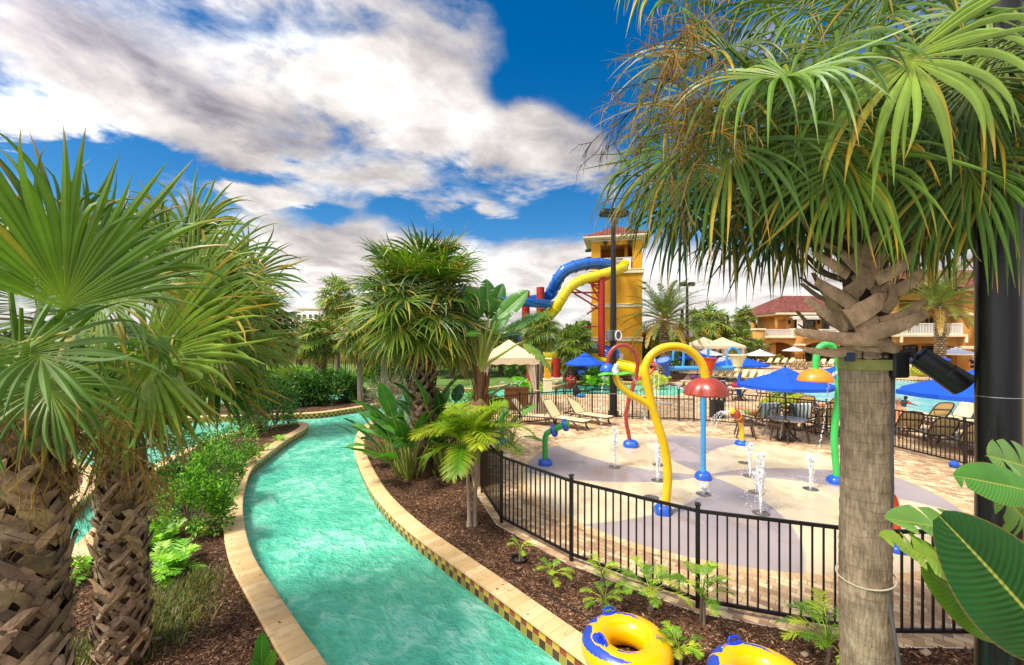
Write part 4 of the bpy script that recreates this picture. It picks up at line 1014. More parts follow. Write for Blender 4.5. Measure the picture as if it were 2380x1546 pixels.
# ---------------------------------------------------------------- paddle leaves (bird of paradise, banana)
def paddle(mb, base, axis, normal, L, Wd, rg, bend=.5, fold=.35, cuts=3, col=None, rag=.06, mi=0, m=15):
    base, axis, normal = (np.asarray(tuple(q), float) for q in (base, axis, normal)); axis = unit(axis); normal = unit(normal-axis*np.dot(axis, normal))
    t = np.linspace(0, 1, m); d = axis[None]-normal[None]*(bend*t**1.5)[:, None]; d /= np.linalg.norm(d, axis=1)[:, None]
    P = base+np.cumsum(d*(L/(m-1)), 0); side = np.cross(axis, normal)
    N = np.cross(side[None], d); N *= np.sign(np.sum(N*normal, 1))[:, None]
    c = col if col is not None else g_('#4f8a2c')
    w = Wd*.5*np.maximum(np.sin(pi*np.clip(t*.93+.05, 0, 1)**.85), .02)**.62; w[0] *= .5
    for sg in (-1, 1):
        cu = sorted(rg.choice(np.arange(2, m-2), min(cuts, m-4), replace=False)) if cuts else []
        seg = [0]+list(cu)+[m-1]
        for a, b in zip(seg[:-1], seg[1:]):
            if b-a < 1: continue
            tt = np.linspace(t[a], t[b], max(3, (b-a)+1)); k = len(tt); off = rg.normal(0, rag) if cuts else 0
            pp = np.stack([np.interp(tt, t, P[:, i]) for i in range(3)], 1); nn = np.stack([np.interp(tt, t, N[:, i]) for i in range(3)], 1); dd = np.stack([np.interp(tt, t, d[:, i]) for i in range(3)], 1)
            ww = np.interp(tt, t, w)*(1+rg.normal(0, .03)); sh = np.linspace(.025, -.025, k)*(1 if cuts else 0)*L
            cols = []
            for j, s in enumerate((0, .25, .5, .75, 1.0)):
                f_ = (fold+off)*s-.30*s*s
                cols.append(pp+side*sg*(ww*s)[:, None]+nn*(ww*f_)[:, None]+dd*(.10*ww*s+sh*s*s)[:, None])
            V = np.stack(cols, 1); v, f = sheet(V); uv = np.stack(np.meshgrid(tt, np.array((0, .25, .5, .75, 1.0))*sg, indexing='ij'), -1).reshape(-1, 2)
            mb.add(v, f if sg > 0 else [f[0][:, ::-1]], mi, c*rg.uniform(.88, 1.12), uv)
    v, f = tube(P-N*.006, np.linspace(.012, .003, m)*L*1.2+.001, 5, False); mb.add(v, f, mi, g_('#a3a544'), np.c_[np.full(len(v), .5), np.full(len(v), .5)])
def strelitzia(name, label, loc, nl, h, L, Wd, seed, stems=.1, spread=.5, trunk=None, lo=.35, cuts=2, cols=('#3f7a2a', '#4c8a2c', '#5f9a34', '#356a2c')):
    rg = np.random.default_rng(seed); x, y, z0 = loc; t = thing(name, label, 'plant', (x, y, 0)); mb = MB(); ms = MB()
    for k in range(nl):
        az = k*2.4+rg.normal(0, .3); f = k/nl; e = R(86)-spread*(.25+.9*f)*rg.uniform(.7, 1.25); hh = h*rg.uniform(lo, 1.0)*(1-.25*f)
        b = np.array((x+stems*cos(az)*rg.random(), y+stems*sin(az)*rg.random(), z0)); d = ddir(e, az); tip = b+d*hh; tip[2] = max(tip[2], .15)
        mid = b+(tip-b)*.5+np.array((0, 0, .06*hh))
        v, fc = tube(spline([b, mid, tip], n=4), np.linspace(.028, .014, 9)*max(.7, L), 6, False); ms.add(v, fc, 0, g_('#8a9a3c')*rg.uniform(.7, 1.1))
        e2 = e-rg.uniform(.0, .7); paddle(mb, tip, ddir(e2, az), ddir(e2+pi/2, az)+rg.normal(0, .35, 3), L*rg.uniform(.7, 1.1), Wd*rg.uniform(.8, 1.1), rg, rg.uniform(.15, .7), rg.uniform(.2, .6), rg.integers(0, cuts+1), g_(cols[rg.integers(len(cols))])*rg.uniform(.75, 1.15))
    mb.build('leaves', [M_PADDLE], t); ms.build('leaf_stalks', [mat('leaf_stalk', (1, 1, 1), .5, tint=True, var=.15)], t)
    if trunk: trunk(t)
    return note_kids(t)
strelitzia('bird_of_paradise', 'dense clump of dark paddle leaves at the river bend, in front of the palm', (*G(958, 1105)[:2], 0), 46, 1.75, .95, .32, 81, .4, .62)
strelitzia('bird_of_paradise', 'upright paddle-leaf clump between the river-bend clump and the feather palm', (*G(1038, 1100)[:2], 0), 36, 1.95, 1.0, .32, 82, .35, .5)
strelitzia('bird_of_paradise', 'small paddle-leaf clump lowest on the slope near the river coping', (*G(905, 1065)[:2], 0), 26, 1.3, .75, .27, 83, .35, .8)
def banana():
    rg = np.random.default_rng(85); x, y = A(1120, 900, 9.8)[:2]; t = thing('banana_plant', 'tall banana plant with shredded brown stem and huge upright leaves beside the round palm', 'plant', (x, y, 0))
    mb = MB(); v, f = tube([(x, y, -.05), (x-.02, y, 1.0), (x-.05, y, 2.2), (x-.06, y, 2.7)], [.17, .16, .13, .10], 14); mb.add(v, f, 0, (1, 1, 1))
    for k in range(50):
        a = rg.uniform(0, 6.28); z = rg.uniform(.3, 2.4); p = np.array((x-.02+.16*cos(a), y+.16*sin(a), z))
        slab(mb, [p+(0, 0, -.25), p, p+np.array((.06*cos(a), .06*sin(a), .3))], .09, .015, (cos(a), sin(a), 0), 0, np.array((1, .8, .6))*rg.uniform(.5, 1.5))
    mb.build('stem', [mat('banana_stem', '#7a5536', .85, var=.4, scale=6, bump=.5, bscale=40, stretch=(3, 3, .3), tint=True)], t)
    mb = MB(); ms = MB(); top = np.array((x-.05, y, 2.55)); zz = lambda px, py: (1115.6+px*.2806, 495.9+py*.2806)
    spec = [((75, 840), (55, 580), .46, 9.6, '#3f7a26', .05), ((130, 890), (370, 670), .42, 9.3, '#4f8a2c', .1), ((170, 1010), (520, 850), .5, 9.4, '#3c6f26', .35), ((0, 880), (-90, 640), .46, 9.9, '#4f8a2c', .1),
            ((-60, 980), (-260, 800), .46, 10.0, '#3f7a2a', .3), ((-30, 900), (-30, 660), .42, 10.3, '#4c8a2c', .1), ((20, 1000), (-120, 1010), .42, 9.3, '#3f7028', .5), ((330, 1070), (570, 1300), .46, 9.2, '#7fa53a', .55), ((60, 900), (180, 620), .42, 10.2, '#3c7a2a', .1), ((90, 1000), (230, 800), .4, 9.7, '#3f7a2a', .2), ((-80, 1040), (-330, 980), .42, 9.8, '#33641f', .5), ((100, 1060), (330, 1010), .36, 10.0, '#2f5c1c', .5), ((-20, 1010), (-200, 900), .42, 10.5, '#2f5c1c', .3)]
    for a, b, wd, Y, c, bd in spec:
        p, q = np.array(A(*zz(*a), Y)), np.array(A(*zz(*b), Y)); L = np.linalg.norm(q-p)*1.06
        nr = toCam(p)*.9+np.array((0, 0, .5))+rg.normal(0, .2, 3); paddle(mb, p, (q-p)+np.array((0, 0, bd*.4*L)), nr if bd < .3 else np.array((0, -.4, 1.)), L, wd, rg, bd, .35, 2 if bd < .3 else 7, g_(c), .05)
        v, f = tube(spline([top+rg.normal(0, .04, 3), (top+p)/2+np.array((0, 0, .05)), p], n=4), np.linspace(.045, .018, 9), 7, False); ms.add(v, f, 0, g_('#9aa544')*rg.uniform(.7, 1.1))
    for k in range(5):
        a = rg.uniform(0, 6.28); p = top+ddir(R(-20), a)*.3+np.array((0, 0, -.4)); paddle(mb, p, ddir(R(-70), a), ddir(R(20), a), .8, .25, rg, .2, .1, 8, g_('#8a6a3c'), .1)
    mb.build('leaves', [M_PADDLE], t); ms.build('leaf_stalks', [mat('leaf_stalk', (1, 1, 1), .5, tint=True, var=.15)], t)
    t2 = strelitzia('banana_plant', 'low torn banana leaves hanging in front of the cabana corner', (A(1185, 950, 13.2).x, 13.2, .0), 8, 1.5, .8, .3, 86, .1, .8, cuts=7, cols=('#4f8a3c', '#5f9a44'))
banana()
def near_paddles():
    rg = np.random.default_rng(91); x, y = 2.75, 1.35; t = thing('bird_of_paradise', 'large glossy torn leaves reaching in at the lower right in front of the black pole', 'plant', (x, y, 0)); mb = MB(); ms = MB(); root = np.array((2.9, 1.7, .3))
    z = lambda px, py: (1673.4+px*.31827, 1053.7+py*.31827)
    spec = [((2560, 1520), (1735, 560), .40, 1.75, 1.75, '#1f5016', .12, 0, (-.35, -1, .45)), ((2330, 700), (1330, 460), .26, 2.05, 1.95, '#6d9446', .1, 4, (0, -.5, 1)), ((2330, 290), (1780, 165), .2, 2.0, 1.95, '#4f8a30', .1, 1, (0, -.9, .6)),
            ((1960, 1000), (1260, 610), .20, 1.9, 1.85, '#8aa63c', .1, 6, (.2, -.7, 1)), ((2150, 1330), (1560, 880), .26, 1.95, 1.95, '#6f9632', .1, 0, (.2, -1, .3)), ((2420, 160), (2020, 20), .26, 2.2, 2.1, '#6d9446', .1, 5, (0, -.9, .6)), ((2300, 560), (2060, 290), .26, 2.15, 2.1, '#6f9640', .1, 4, (0, -1, .4))]
    for a, b, wd, Y0, Y1, c, bd, cu, nr in spec:
        p, q = np.array(A(*z(*a), Y0)), np.array(A(*z(*b), Y1)); L = np.linalg.norm(q-p)*1.03
        paddle(mb, p, q-p, nr, L, wd, rg, bd, .3, cu, g_(c), .10, m=20)
        v, f = tube(spline([root, (root+p)/2+np.array((0.05, 0, 0)), p], n=4), np.linspace(.02, .009, 9), 7, False); ms.add(v, f, 0, g_('#8a9a3c'))
    mb.build('leaves', [M_PADDLE], t); ms.build('leaf_stalks', [mat('leaf_stalk', (1, 1, 1), .5, tint=True, var=.15)], t)
near_paddles()
# ================================================================ buildings
def m_stucco(name, col, joint=False):
    m, t, b, tc, out = new_mat(name); co = tc.outputs['Object']
    n = t.noise(co, .5, 6, .65); n2 = t.noise(t.mapping(co, (2.5, 2.5, .25)), 1.2, 6, .65)
    c = t.mix(1.0, tuple(lin(col)), t.mix(t.rng(n, .3, .7), (.86, .84, .8), (1.1, 1.08, 1.04)), 'MULTIPLY')
    c = t.mix(t.rng(n2, .5, .8, 0, .42), c, '#86652c')
    if joint:
        x, y, z = t.sep(co); ln = t.m('LESS_THAN', t.m('FRACT', t.m('MULTIPLY', z, .62)), .015)
        c = t.mix(t.m('MULTIPLY', ln, .4), c, '#7a5a1c')
    t.put(b.inputs['Base Color'], c); b.inputs['Roughness'].default_value = .85
    t.put(b.inputs['Normal'], t.bump(t.noise(co, 40, 5, .7), .25, .02)); return m
def m_rooftile():
    m, t, b, tc, out = new_mat('roof_tile'); u, v, _ = t.sep(tc.outputs['UV'])
    k = t.m('FRACT', t.m('MULTIPLY', u, 4.0)); l = t.m('FRACT', t.m('MULTIPLY', v, 3.0))
    wn = t.new('ShaderNodeTexWhiteNoise', noise_dimensions='2D'); t.put(wn.inputs['Vector'], t.comb(t.m('FLOOR', t.m('MULTIPLY', u, 4)), t.m('FLOOR', t.m('MULTIPLY', v, 3))))
    c = t.ramp(wn.outputs[0], [(0, '#5c2a20'), (.5, '#7a3a2a'), (1, '#935040')])
    h = t.m('SINE', t.m('MULTIPLY', k, pi)); c = t.mix(t.rng(h, 0, .45, .75, 0), c, '#3a1710'); c = t.mix(t.rng(l, 0, .12, .6, 0), c, '#3a1710')
    t.put(b.inputs['Base Color'], c); b.inputs['Roughness'].default_value = .75
    t.put(b.inputs['Normal'], t.bump(t.m('ADD', h, t.m('MULTIPLY', l, -.4)), .8, .08)); return m
M_TOWER = m_stucco('yellow_stucco', '#d3981c', True); M_OCHRE = m_stucco('ochre_stucco', '#bb8743'); M_CREAM = mat('cream_trim', '#e2d2ae', .7, var=.1, scale=2, dirt=.1)
M_ROOF = m_rooftile(); M_WHITE = mat('white_paint', '#ece8df', .45, var=.06, dirt=.08); M_DGLASS = mat('dark_glass', '#1b2326', .06, var=.2, spec=.8)
M_DARK = mat('dark_frame', '#1c1815', .5, var=.2); M_RED = mat('red_steel', '#a3241a', .4, var=.15, dirt=.12)
M_HOTEL = mat('pale_render', '#e6dccb', .8, var=.06); M_LOWWALL = m_stucco('sand_stucco', '#cfae72')
M_BLACKM = mat('black_metal', '#121113', .42, var=.3, scale=8, bump=.1, bscale=200, dirt=.1, dirtcol=(.05, .045, .04)); M_STEEL = mat('brushed_steel', '#c9cccd', .25, .9, var=.1)

def hip_roof(c, sx, sy, z, h, rz, ridge=0.0):
    """hip roof with uv; ridge along local x"""
    x, y = sx/2, sy/2; A_ = [(-x, -y, z), (x, -y, z), (x, y, z), (-x, y, z)]; r0, r1 = (-ridge/2, 0, z+h), (ridge/2, 0, z+h)
    faces = [(A_[0], A_[1], r1, r0), (A_[1], A_[2], r1, r1), (A_[2], A_[3], r0, r1), (A_[3], A_[0], r0, r0)]
    m = np.array(Matrix.Rotation(rz, 3, 'Z')); V = []; U = []; Q = []
    for f in faces:
        i = len(V); f = [np.array(p, float) for p in f]; e = unit(f[1]-f[0]); s = np.cross(np.cross(e, f[2]-f[0]), e); s = unit(s)
        for p in f: U.append((np.dot(p-f[0], e), np.dot(p-f[0], s))); V.append(p @ m.T+np.array(c))
        Q.append((i, i+1, i+2, i+3))
    return np.array(V), [np.array(Q)], np.array(U)
def add_roof(mb, *a, mi=0):
    V, Fq, U = hip_roof(*a); mb.add(V, Fq, mi, None, U)

def tower():
    Y = 40; rz = R(-14); cx, cy = A(1433, 800, 42.3).x, 42.3; Wd = 4.6; h = Wd/2
    t = thing('slide_tower', 'yellow water slide tower with red tiled hip roof and open top deck', 'tower', (cx, cy, 0), rz)
    Rm = Matrix.Rotation(rz, 3, 'Z'); lp = lambda x, y, z: (Rm @ Vector((x, y, z)))+Vector((cx, cy, 0)); B = lambda mb, c, s, mi=0, b=0: mb.add(*(bbox(lp(*c), s, b, rz) if b else box(lp(*c), s, rz)), mi)
    mb = MB(); zt = 9.75
    B(mb, (0, 0, zt/2-.1), (Wd, Wd, zt+.2))
    z2 = 12.75
    for x, w in ((-h+.42, .84), (h-.42, .84)):
        for y in (-h+.42, h-.42): B(mb, (x, y, (zt+z2)/2), (w, .84, z2-zt))
    B(mb, (0, -h+.3, z2-.28), (Wd-1.68, .55, .56)); B(mb, (0, h-.3, (zt+z2)/2), (Wd-1.68, .3, z2-zt)); B(mb, (-h+.3, 0, (zt+z2)/2), (.3, Wd-1.68, z2-zt)); B(mb, (h-.3, 0, (zt+z2)/2+.4), (.3, Wd-1.68, z2-zt-.8))
    B(mb, (0, 0, z2+.05), (Wd-.1, Wd-.1, .1)); B(mb, (.9, .4, (zt+z2)/2), (.3, 2.6, z2-zt-.02))
    B(mb, (-.2, -h+.2, zt+.3), (2.6, .2, .6))
    mb.build('wall', M_TOWER, t)
    mb = MB()
    for z, e, th in ((9.6, .16, .32), (6.45, .07, .28), (3.3, .09, .34), (12.62, .06, .16)):
        B(mb, (0, 0, z), (Wd+2*e, Wd+2*e, th), 0, .04); B(mb, (0, 0, z+th/2+.03), (Wd+2*e+.08, Wd+2*e+.08, .08), 0, .02)
    for o in [mb.build('cornice', M_CREAM, t)]: pass
    mb = MB(); add_roof(mb, (cx, cy, 0), 6.1, 6.1, 12.95, 1.55, rz); r = mb.build('roof', M_ROOF, t, smooth=0)
    mb = MB(); B(mb, (0, 0, 12.86), (6.05, 6.05, .17), 0, .02); B(mb, (0, 0, 12.74), (5.5, 5.5, .1)); mb.build('fascia', M_CREAM, r)
    mb = MB()
    for i in range(34): B(mb, (-1.42+i*.088, -h+.1, zt+.65), (.025, .025, 1.1))
    for z in (.12, .9, 1.2): B(mb, (0, -h+.1, zt+z), (2.95, .04, .05))
    B(mb, (.95, -h-.02, zt+.55), (.7, .05, 1.05), 0, .02)
    mb.build('railing', M_WHITE, t)
    mb = MB(); B(mb, (-.1, -h-.01, 1.0), (1.45, .06, 2.0)); B(mb, (-.1, -h-.05, 1.0), (.05, .06, 2.0)); mb.build('door', mat('roll_door', '#e3dfd2', .6), t)
    for x in (-1.0, 1.2):
        mb = MB(); B(mb, (x, -h-.2, 12.35), (.4, .22, .24), 0, .03); B(mb, (x, -h-.15, 12.1), (.18, .3, .1)); mb.build('floodlight', M_DARK, t)
    for y, z in ((-1.5, 11.9), (.3, 11.5)):
        mb = MB(); B(mb, (-h-.35, y, z), (.55, .3, .26), 0, .05); mb.build('floodlight', M_DARK, t)
    for z in (8.6, 8.05):
        mb = MB(); B(mb, (h+.2, -h+.5, z), (.4, .3, .12), 0, .03); mb.build('wall_lamp', M_DARK, t)
tower()

M_SLB = mat('blue_fibreglass', '#0d5fb8', .18, var=.12, scale=.8, coat=.5, dirt=.12, dirtcol=(.25, .3, .2)); M_SLY = mat('yellow_fibreglass', '#e5c90f', .2, var=.08, scale=.8, coat=.5)
def flange(mb, P, r, ks, mi=0, wd=.06):
    P = np.asarray(P); T, N, B = frames(P)
    for k in ks:
        c = P[k]; v, f = tube([c-T[k]*wd/2, c+T[k]*wd/2], r, 20); mb.add(v, f, mi)
def flume(P, r, th0=-1.75, th1=1.75, n=14, wall=.05, flip=1):
    """half pipe swept along P, open at the top"""
    P = np.asarray(P); m = len(P); T = np.gradient(P, axis=0); T /= np.linalg.norm(T, axis=1)[:, None]
    S_ = np.cross(T, (0, 0, 1.)); S_ /= np.linalg.norm(S_, axis=1)[:, None]; U_ = np.cross(S_, T)
    a = np.linspace(th0, th1, n)
    prof = [(sin(q)*r, -cos(q)*r) for q in a]+[(sin(q)*(r-wall), -cos(q)*(r-wall)) for q in a[::-1]]
    V = np.stack([P+S_*x+U_*y for x, y in prof], 1); k = len(prof); i = np.arange(m-1)[:, None]*k; j = np.arange(k)[None]; j2 = (j+1) % k
    return V.reshape(-1, 3), [np.stack([i+j, i+j2, i+k+j2, i+k+j], -1).reshape(-1, 4)]
def slides():
    t = thing('water_slide', 'blue tube slide leaving the tower top, opening into a spiral flume', 'water slide', (A(1290, 800, 37).x, 37, 0))
    P = spline([A(1418, 618, 39.6), A(1392, 613, 39), A(1362, 614, 38.4), A(1335, 620, 38), A(1312, 630, 37.8), A(1298, 647, 38), A(1290, 664, 38.6), A(1281, 676, 39.6)], n=7)
    mb = MB(); v, f = tube(P, .52, 20, True); mb.add(v, f); flange(mb, P, .58, [7, 14, 21, 28, 35, 42]); mb.build('tube', M_SLB, t)
    cx, cy = A(1226, 690, 38).x, 38.6
    Q = [(cx+2.3*cos(R(a))*1.0, cy+2.4*sin(R(a)), 7.55-.62*k/7) for k, a in enumerate(np.arange(25, 390, 25))]
    Q = spline([A(1283, 674, 39.4)]+[Vector(q) for q in Q], n=4); mb = MB(); v, f = flume(Q, .62); mb.add(v, f); mb.build('flume', M_SLB, t)
    e = Vector(Q[-1]); Q2 = spline([e, A(1262, 730, 41), A(1215, 770, 42), A(1240, 800, 41), A(1310, 800, 40), A(1372, 802, 39), A(1412, 810, 38), A(1420, 828, 36.6), A(1396, 842, 35.6), A(1366, 850, 35.4), A(1360, 862, 35.2), A(1385, 872, 34.6), A(1400, 883, 33.4), A(1402, 890, 31.8)], n=6)
    mb = MB(); v, f = flume(Q2, .72); mb.add(v, f); mb.build('lower_flume', M_SLB, t)
    mb = MB(); v, f = tube([A(1404, 868, 33.6), A(1404, 872, 33.0)], [.9, .92], 20, False); mb.add(v, f)
    t2 = thing('water_slide', 'yellow tube slide below the blue one, arching down from the tower railing', 'water slide', (A(1350, 800, 36).x, 36, 0))
    P = spline([A(1452, 614, 39.2), A(1444, 624, 38.2), A(1420, 632, 37.4), A(1385, 642, 37), A(1350, 652, 36.6), A(1324, 668, 36.4), A(1309, 689, 36.4), A(1298, 708, 36.6), A(1283, 728, 37.2), A(1260, 750, 38.4)], n=6)
    mb = MB(); v, f = tube(P, .43, 20, True); mb.add(v, f); flange(mb, P, .49, [4, 10, 17, 24, 30, 37, 44]); mb.build('tube', M_SLY, t2)
    Q = spline([A(1260, 750, 38.4), A(1225, 790, 39), A(1262, 826, 38.2), A(1310, 826, 38), A(1370, 832, 37.4), A(1430, 846, 35.6), A(1462, 853, 34.6), A(1490, 862, 34), A(1510, 874, 33.4), A(1520, 886, 32)], n=6)
    mb = MB(); v, f = flume(Q, .62, -2.2, 2.2); mb.add(v, f); mb.build('lower_flume', M_SLY, t2)
    # red carrying column with its struts
    x, y = A(1398, 800, 37).x, 37.0; t3 = thing('slide_column', 'thick red steel column with struts carrying the slides in front of the tower', 'column', (x, y, 0))
    mb = MB(); v, f = tube([(x, y, -.02), (x, y, 8.6)], .30, 20); mb.add(v, f); v, f = tube([(x, y, 8.6), (x, y, 8.66)], .42, 20); mb.add(v, f); mb.build('post', M_RED, t3)
    q = lambda px, py: (1289.2+px*.12028, 533+py*.12028); S1 = [((850, 1020), (560, 1030), 36.6), ((850, 1090), (640, 1030), 36.6), ((850, 1150), (710, 1070), 36.6), ((850, 1225), (240, 1220), 36.6), ((850, 1380), (380, 1150), 36.6), ((860, 1350), (705, 1075), 36.8), ((845, 1530), (380, 1240), 36.6), ((845, 1490), (620, 1640), 37.2), ((940, 1010), (1090, 920), 37.2)]
    for a, b, Y in S1:
        mb = MB(); v, f = tube([A(*q(*a), 37), A(*q(*b), Y)], .075, 8); mb.add(v, f); mb.build('strut', M_RED, t3)
    mb = MB(); v, f = tube([A(1398, 758, 37), A(1352, 760, 38)], .07, 8); mb.add(v, f); mb.build('strut', M_RED, t3)
    for k, (u, vt, Y, lab) in enumerate(((1256, 668, 38.8, 'red round column poking out above the blue spiral flume, right one'), (1222, 676, 38.4, 'red round column poking out above the blue spiral flume, left one'), (1293, 832, 34.6, 'short red post on a concrete foot behind the yellow pillar'), (1234, 835, 30.5, 'red post partly hidden by the cabana curtain'))):
        p = A(u, vt, Y); t4 = thing('slide_column', lab, 'column', (p.x, p.y, 0)); mb = MB(); rr = .36 if k < 2 else .3
        v, f = tube([(p.x, p.y, -.02), (p.x, p.y, p.z)], rr, 18); mb.add(v, f); mb.build('post', M_RED, t4)
        mb = MB(); mb.add(*bbox((p.x, p.y, .12), (1.0, 1.0, .3), .04)); mb.build('footing', M_CREAM, t4)
slides()

def arch_beam(x0, x1, y, zs, zt, rise, th=.35, n=18):
    a = np.linspace(0, 1, n+1); low = [(x0+(x1-x0)*q, zs+rise*(1-(2*q-1)**2)**.6) for q in a]
    poly = [(x0, zt)]+low+[(x1, zt)]; V, Fs = prism([(p[0], p[1]) for p in poly], 0, th); V = V[:, [0, 2, 1]]; V[:, 1] = y+V[:, 1]
    k = n+1
    # split caps into quads so the concave outline stays correct
    N = len(poly); front = []
    Vq = []; 
    for i in range(n):
        Vq += [(low[i][0], y, low[i][1]), (low[i+1][0], y, low[i+1][1]), (low[i+1][0], y, zt), (low[i][0], y, zt)]
    fq = np.arange(4*n).reshape(n, 4); Vb = np.array([(p[0], y+th, p[2]) for p in Vq]); Vu = []
    for i in range(n): Vu += [(low[i][0], y, low[i][1]), (low[i][0], y+th, low[i][1]), (low[i+1][0], y+th, low[i+1][1]), (low[i+1][0], y, low[i+1][1])]
    V = np.concatenate([np.array(Vq), Vb, np.array(Vu)])
    return V, [fq, fq[:, ::-1]+4*n, fq+8*n]
def balusters(mb, x0, x1, y, z, h=1.05, st=.16, posts=2.4):
    for i in range(int((x1-x0)/st)): mb.add(*box((x0+(i+.5)*st, y, z+h/2), (.06, .05, h)))
    mb.add(*box(((x0+x1)/2, y, z+h), (x1-x0, .09, .09))); mb.add(*box(((x0+x1)/2, y, z+.08), (x1-x0, .07, .07)))
    for i in range(max(2, int((x1-x0)/posts)+1)): mb.add(*box((x0+.08+i*(x1-x0-.16)/max(1, int((x1-x0)/posts)), y, z+h/2), (.2, .14, h+.1)))
def window(par, x0, x1, z0, z1, y, panes=2):
    mb = MB(); fw = .12
    for a, b in ((x0, x0+fw), (x1-fw, x1)): mb.add(*box(((a+b)/2, y, (z0+z1)/2), (fw, .12, z1-z0)))
    for z in (z0+fw/2, z1-fw/2): mb.add(*box(((x0+x1)/2, y, z), (x1-x0-2*fw, .12, fw)))
    for i in range(1, panes): mb.add(*box((x0+(x1-x0)*i/panes, y, (z0+z1)/2), (.1, .11, z1-z0-2*fw)))
    w = mb.build('window', M_DARK, par); mb = MB(); mb.add(*box(((x0+x1)/2, y+.03, (z0+z1)/2), (x1-x0-2*fw, .03, z1-z0-2*fw))); mb.build('pane', M_DGLASS, w)
def clubhouse():
    X = lambda u, Y: (u-CU)*Y/F
    t = thing('clubhouse', 'ochre two-storey clubhouse with arches, white balcony railings and red tiled roof', 'building', (X(1880, 66), 66, 0))
    Y = 64; w = MB(); tr = MB(); x = lambda u: X(u, Y)
    zf, zr = 3.55, 5.0
    pil = [(1756, 1777), (1848, 1870), (1955, 1976)]
    for a, b in pil:
        w.add(*box(((x(a)+x(b))/2, Y+.5, 2.35), (x(b)-x(a), 1.2, 4.7))); tr.add(*bbox(((x(a)+x(b))/2, Y+.5, 2.55), (x(b)-x(a)+.2, 1.4, .3), .05)); tr.add(*bbox(((x(a)+x(b))/2, Y+.5, 4.85), (x(b)-x(a)+.25, 1.45, .28), .05)); tr.add(*bbox(((x(a)+x(b))/2, Y+.5, .2), (x(b)-x(a)+.16, 1.36, .4), .05))
    for (a0, a1), (b0, b1) in zip(pil[:-1], pil[1:]):
        v, f = arch_beam(x(a1), x(b0), Y+.15, 2.1, zf, .85, .6); w.add(v, f); tr.add(*bbox(((x(a1)+x(b0))/2, Y+.25, zf+.12), (x(b0)-x(a1)-.01, .9, .26), .04))
    w.add(*box((x(1866), Y+5, zf-.05), (x(1976)-x(1757), 9, .3)))
    w.add(*box((x(1900), Y+4.2, 1.75), (x(1990)-x(1815), .3, 3.4))); w.add(*box((x(1803), Y+2.4, 1.75), (.9, 3.4, 3.4)))
    # upper storey, set back
    Yu = Y+3.0; xu = lambda u: X(u, Yu); z0, z1 = zf+.1, 7.2
    def wall_run(y, segs, z0, z1, th=.35):
        for a, b, q0, q1 in segs: w.add(*box(((a+b)/2, y, (q0+q1)/2), (b-a, th, q1-q0)))
    wins = [(1844.0, 1852), (1862, 1894), (1909, 1926), (1936, 1950)]
    segs = [(xu(1802), xu(1808.5), z0, z1), (xu(1808.5), xu(1826.5), 6.45, z1), (xu(1826.5), xu(1844), z0, z1)]
    for i, (a, b) in enumerate(wins):
        segs.append((xu(a), xu(b), 6.4, z1)); nb = wins[i+1][0] if i+1 < len(wins) else 1992; segs.append((xu(b), xu(nb), z0, z1))
    wall_run(Yu, segs, z0, z1); w.add(*box(((xu(1826.5)+xu(1992))/2, Yu+4, (z0+z1)/2), (xu(1992)-xu(1826.5), 7.6, z1-z0-.1)))
    w.add(*box((xu(1805), Yu+6.5, (z0+z1)/2), (.6, .6, z1-z0)))
    w.build('wall', M_OCHRE, t, smooth=0); w = MB(); tr0 = tr; tr = MB(); t2 = thing('clubhouse_wing', 'nearer ochre clubhouse wing behind the date palm, with long white balcony', 'building', (X(2150, 44), 44, 0))
    # right wing, nearer
    Yb = 44; xb = lambda u: X(u, Yb)
    w.add(*box(((xb(2035)+xb(2330))/2, Yb+3.2, 4.2), (xb(2330)-xb(2035), 2.4, 8.4)))
    for a, b in ((2035, 2046), (2070, 2086), (2236, 2262), (2372, 2460)): w.add(*box(((xb(a)+xb(b))/2, Yb+.9, 4.2), (xb(b)-xb(a), 2.2, 8.4)))
    for a, b in ((2046, 2070), (2086, 2236)):
        v, f = arch_beam(xb(a), xb(b), Yb+.4, 2.3, 3.62, .65, .5); w.add(v, f); w.add(*box(((xb(a)+xb(b))/2, Yb+1.4, 3.75), (xb(b)-xb(a)-.01, 2.0, .24)))
    w.add(*box((xb(2420), Yb-2, 4.2), (10, 6, 8.4)))
    w.add(*box(((xb(2046)+xb(2236))/2, Yb+.5, 7.9), (xb(2236)-xb(2046), .5, 1.0)))
    w.build('wall', M_OCHRE, t2, smooth=0)
    for a, b in ((2046, 2070), (2086, 2236)): tr.add(*bbox(((xb(a)+xb(b))/2, Yb+.1, 3.72), (xb(b)-xb(a)+.6, .9, .26), .04))
    for z in (2.5, 5.9, 8.45): tr.add(*bbox((xb(2249), Yb+.9, z), (xb(2262)-xb(2236)+.25, 2.45, .3), .04)); tr.add(*bbox((xb(2420), Yb-2, z), (10.2, 6.2, .3), .04))
    for u in (2240, 2090): tr.add(*bbox((xb(u), Yb-.1, 3.3), (.28, .6, .7), .1))
    tr0.add(*bbox(((xu(1796)+xu(2000))/2, Yu+3.6, 7.3), (xu(2000)-xu(1796), 9.4, .3), .06))
    tr.build('trim', M_CREAM, t2); tr0.build('trim', M_CREAM, t)
    for pr, a, b, yy, zz, hh in ((t, x(1777)+.1, x(1848)-.1, Y+.3, zf+.25, 1.05), (t, x(1870)+.1, x(1955)-.1, Y+.3, zf+.25, 1.05), (t2, xb(2046), xb(2238), Yb, 3.85, 1.1), (t2, xb(2258), xb(2350), Yb-5.2, 3.85, 1.1)):
        mb = MB(); balusters(mb, a, b, yy, zz, hh, .155); mb.build('balcony_railing', M_WHITE, pr)
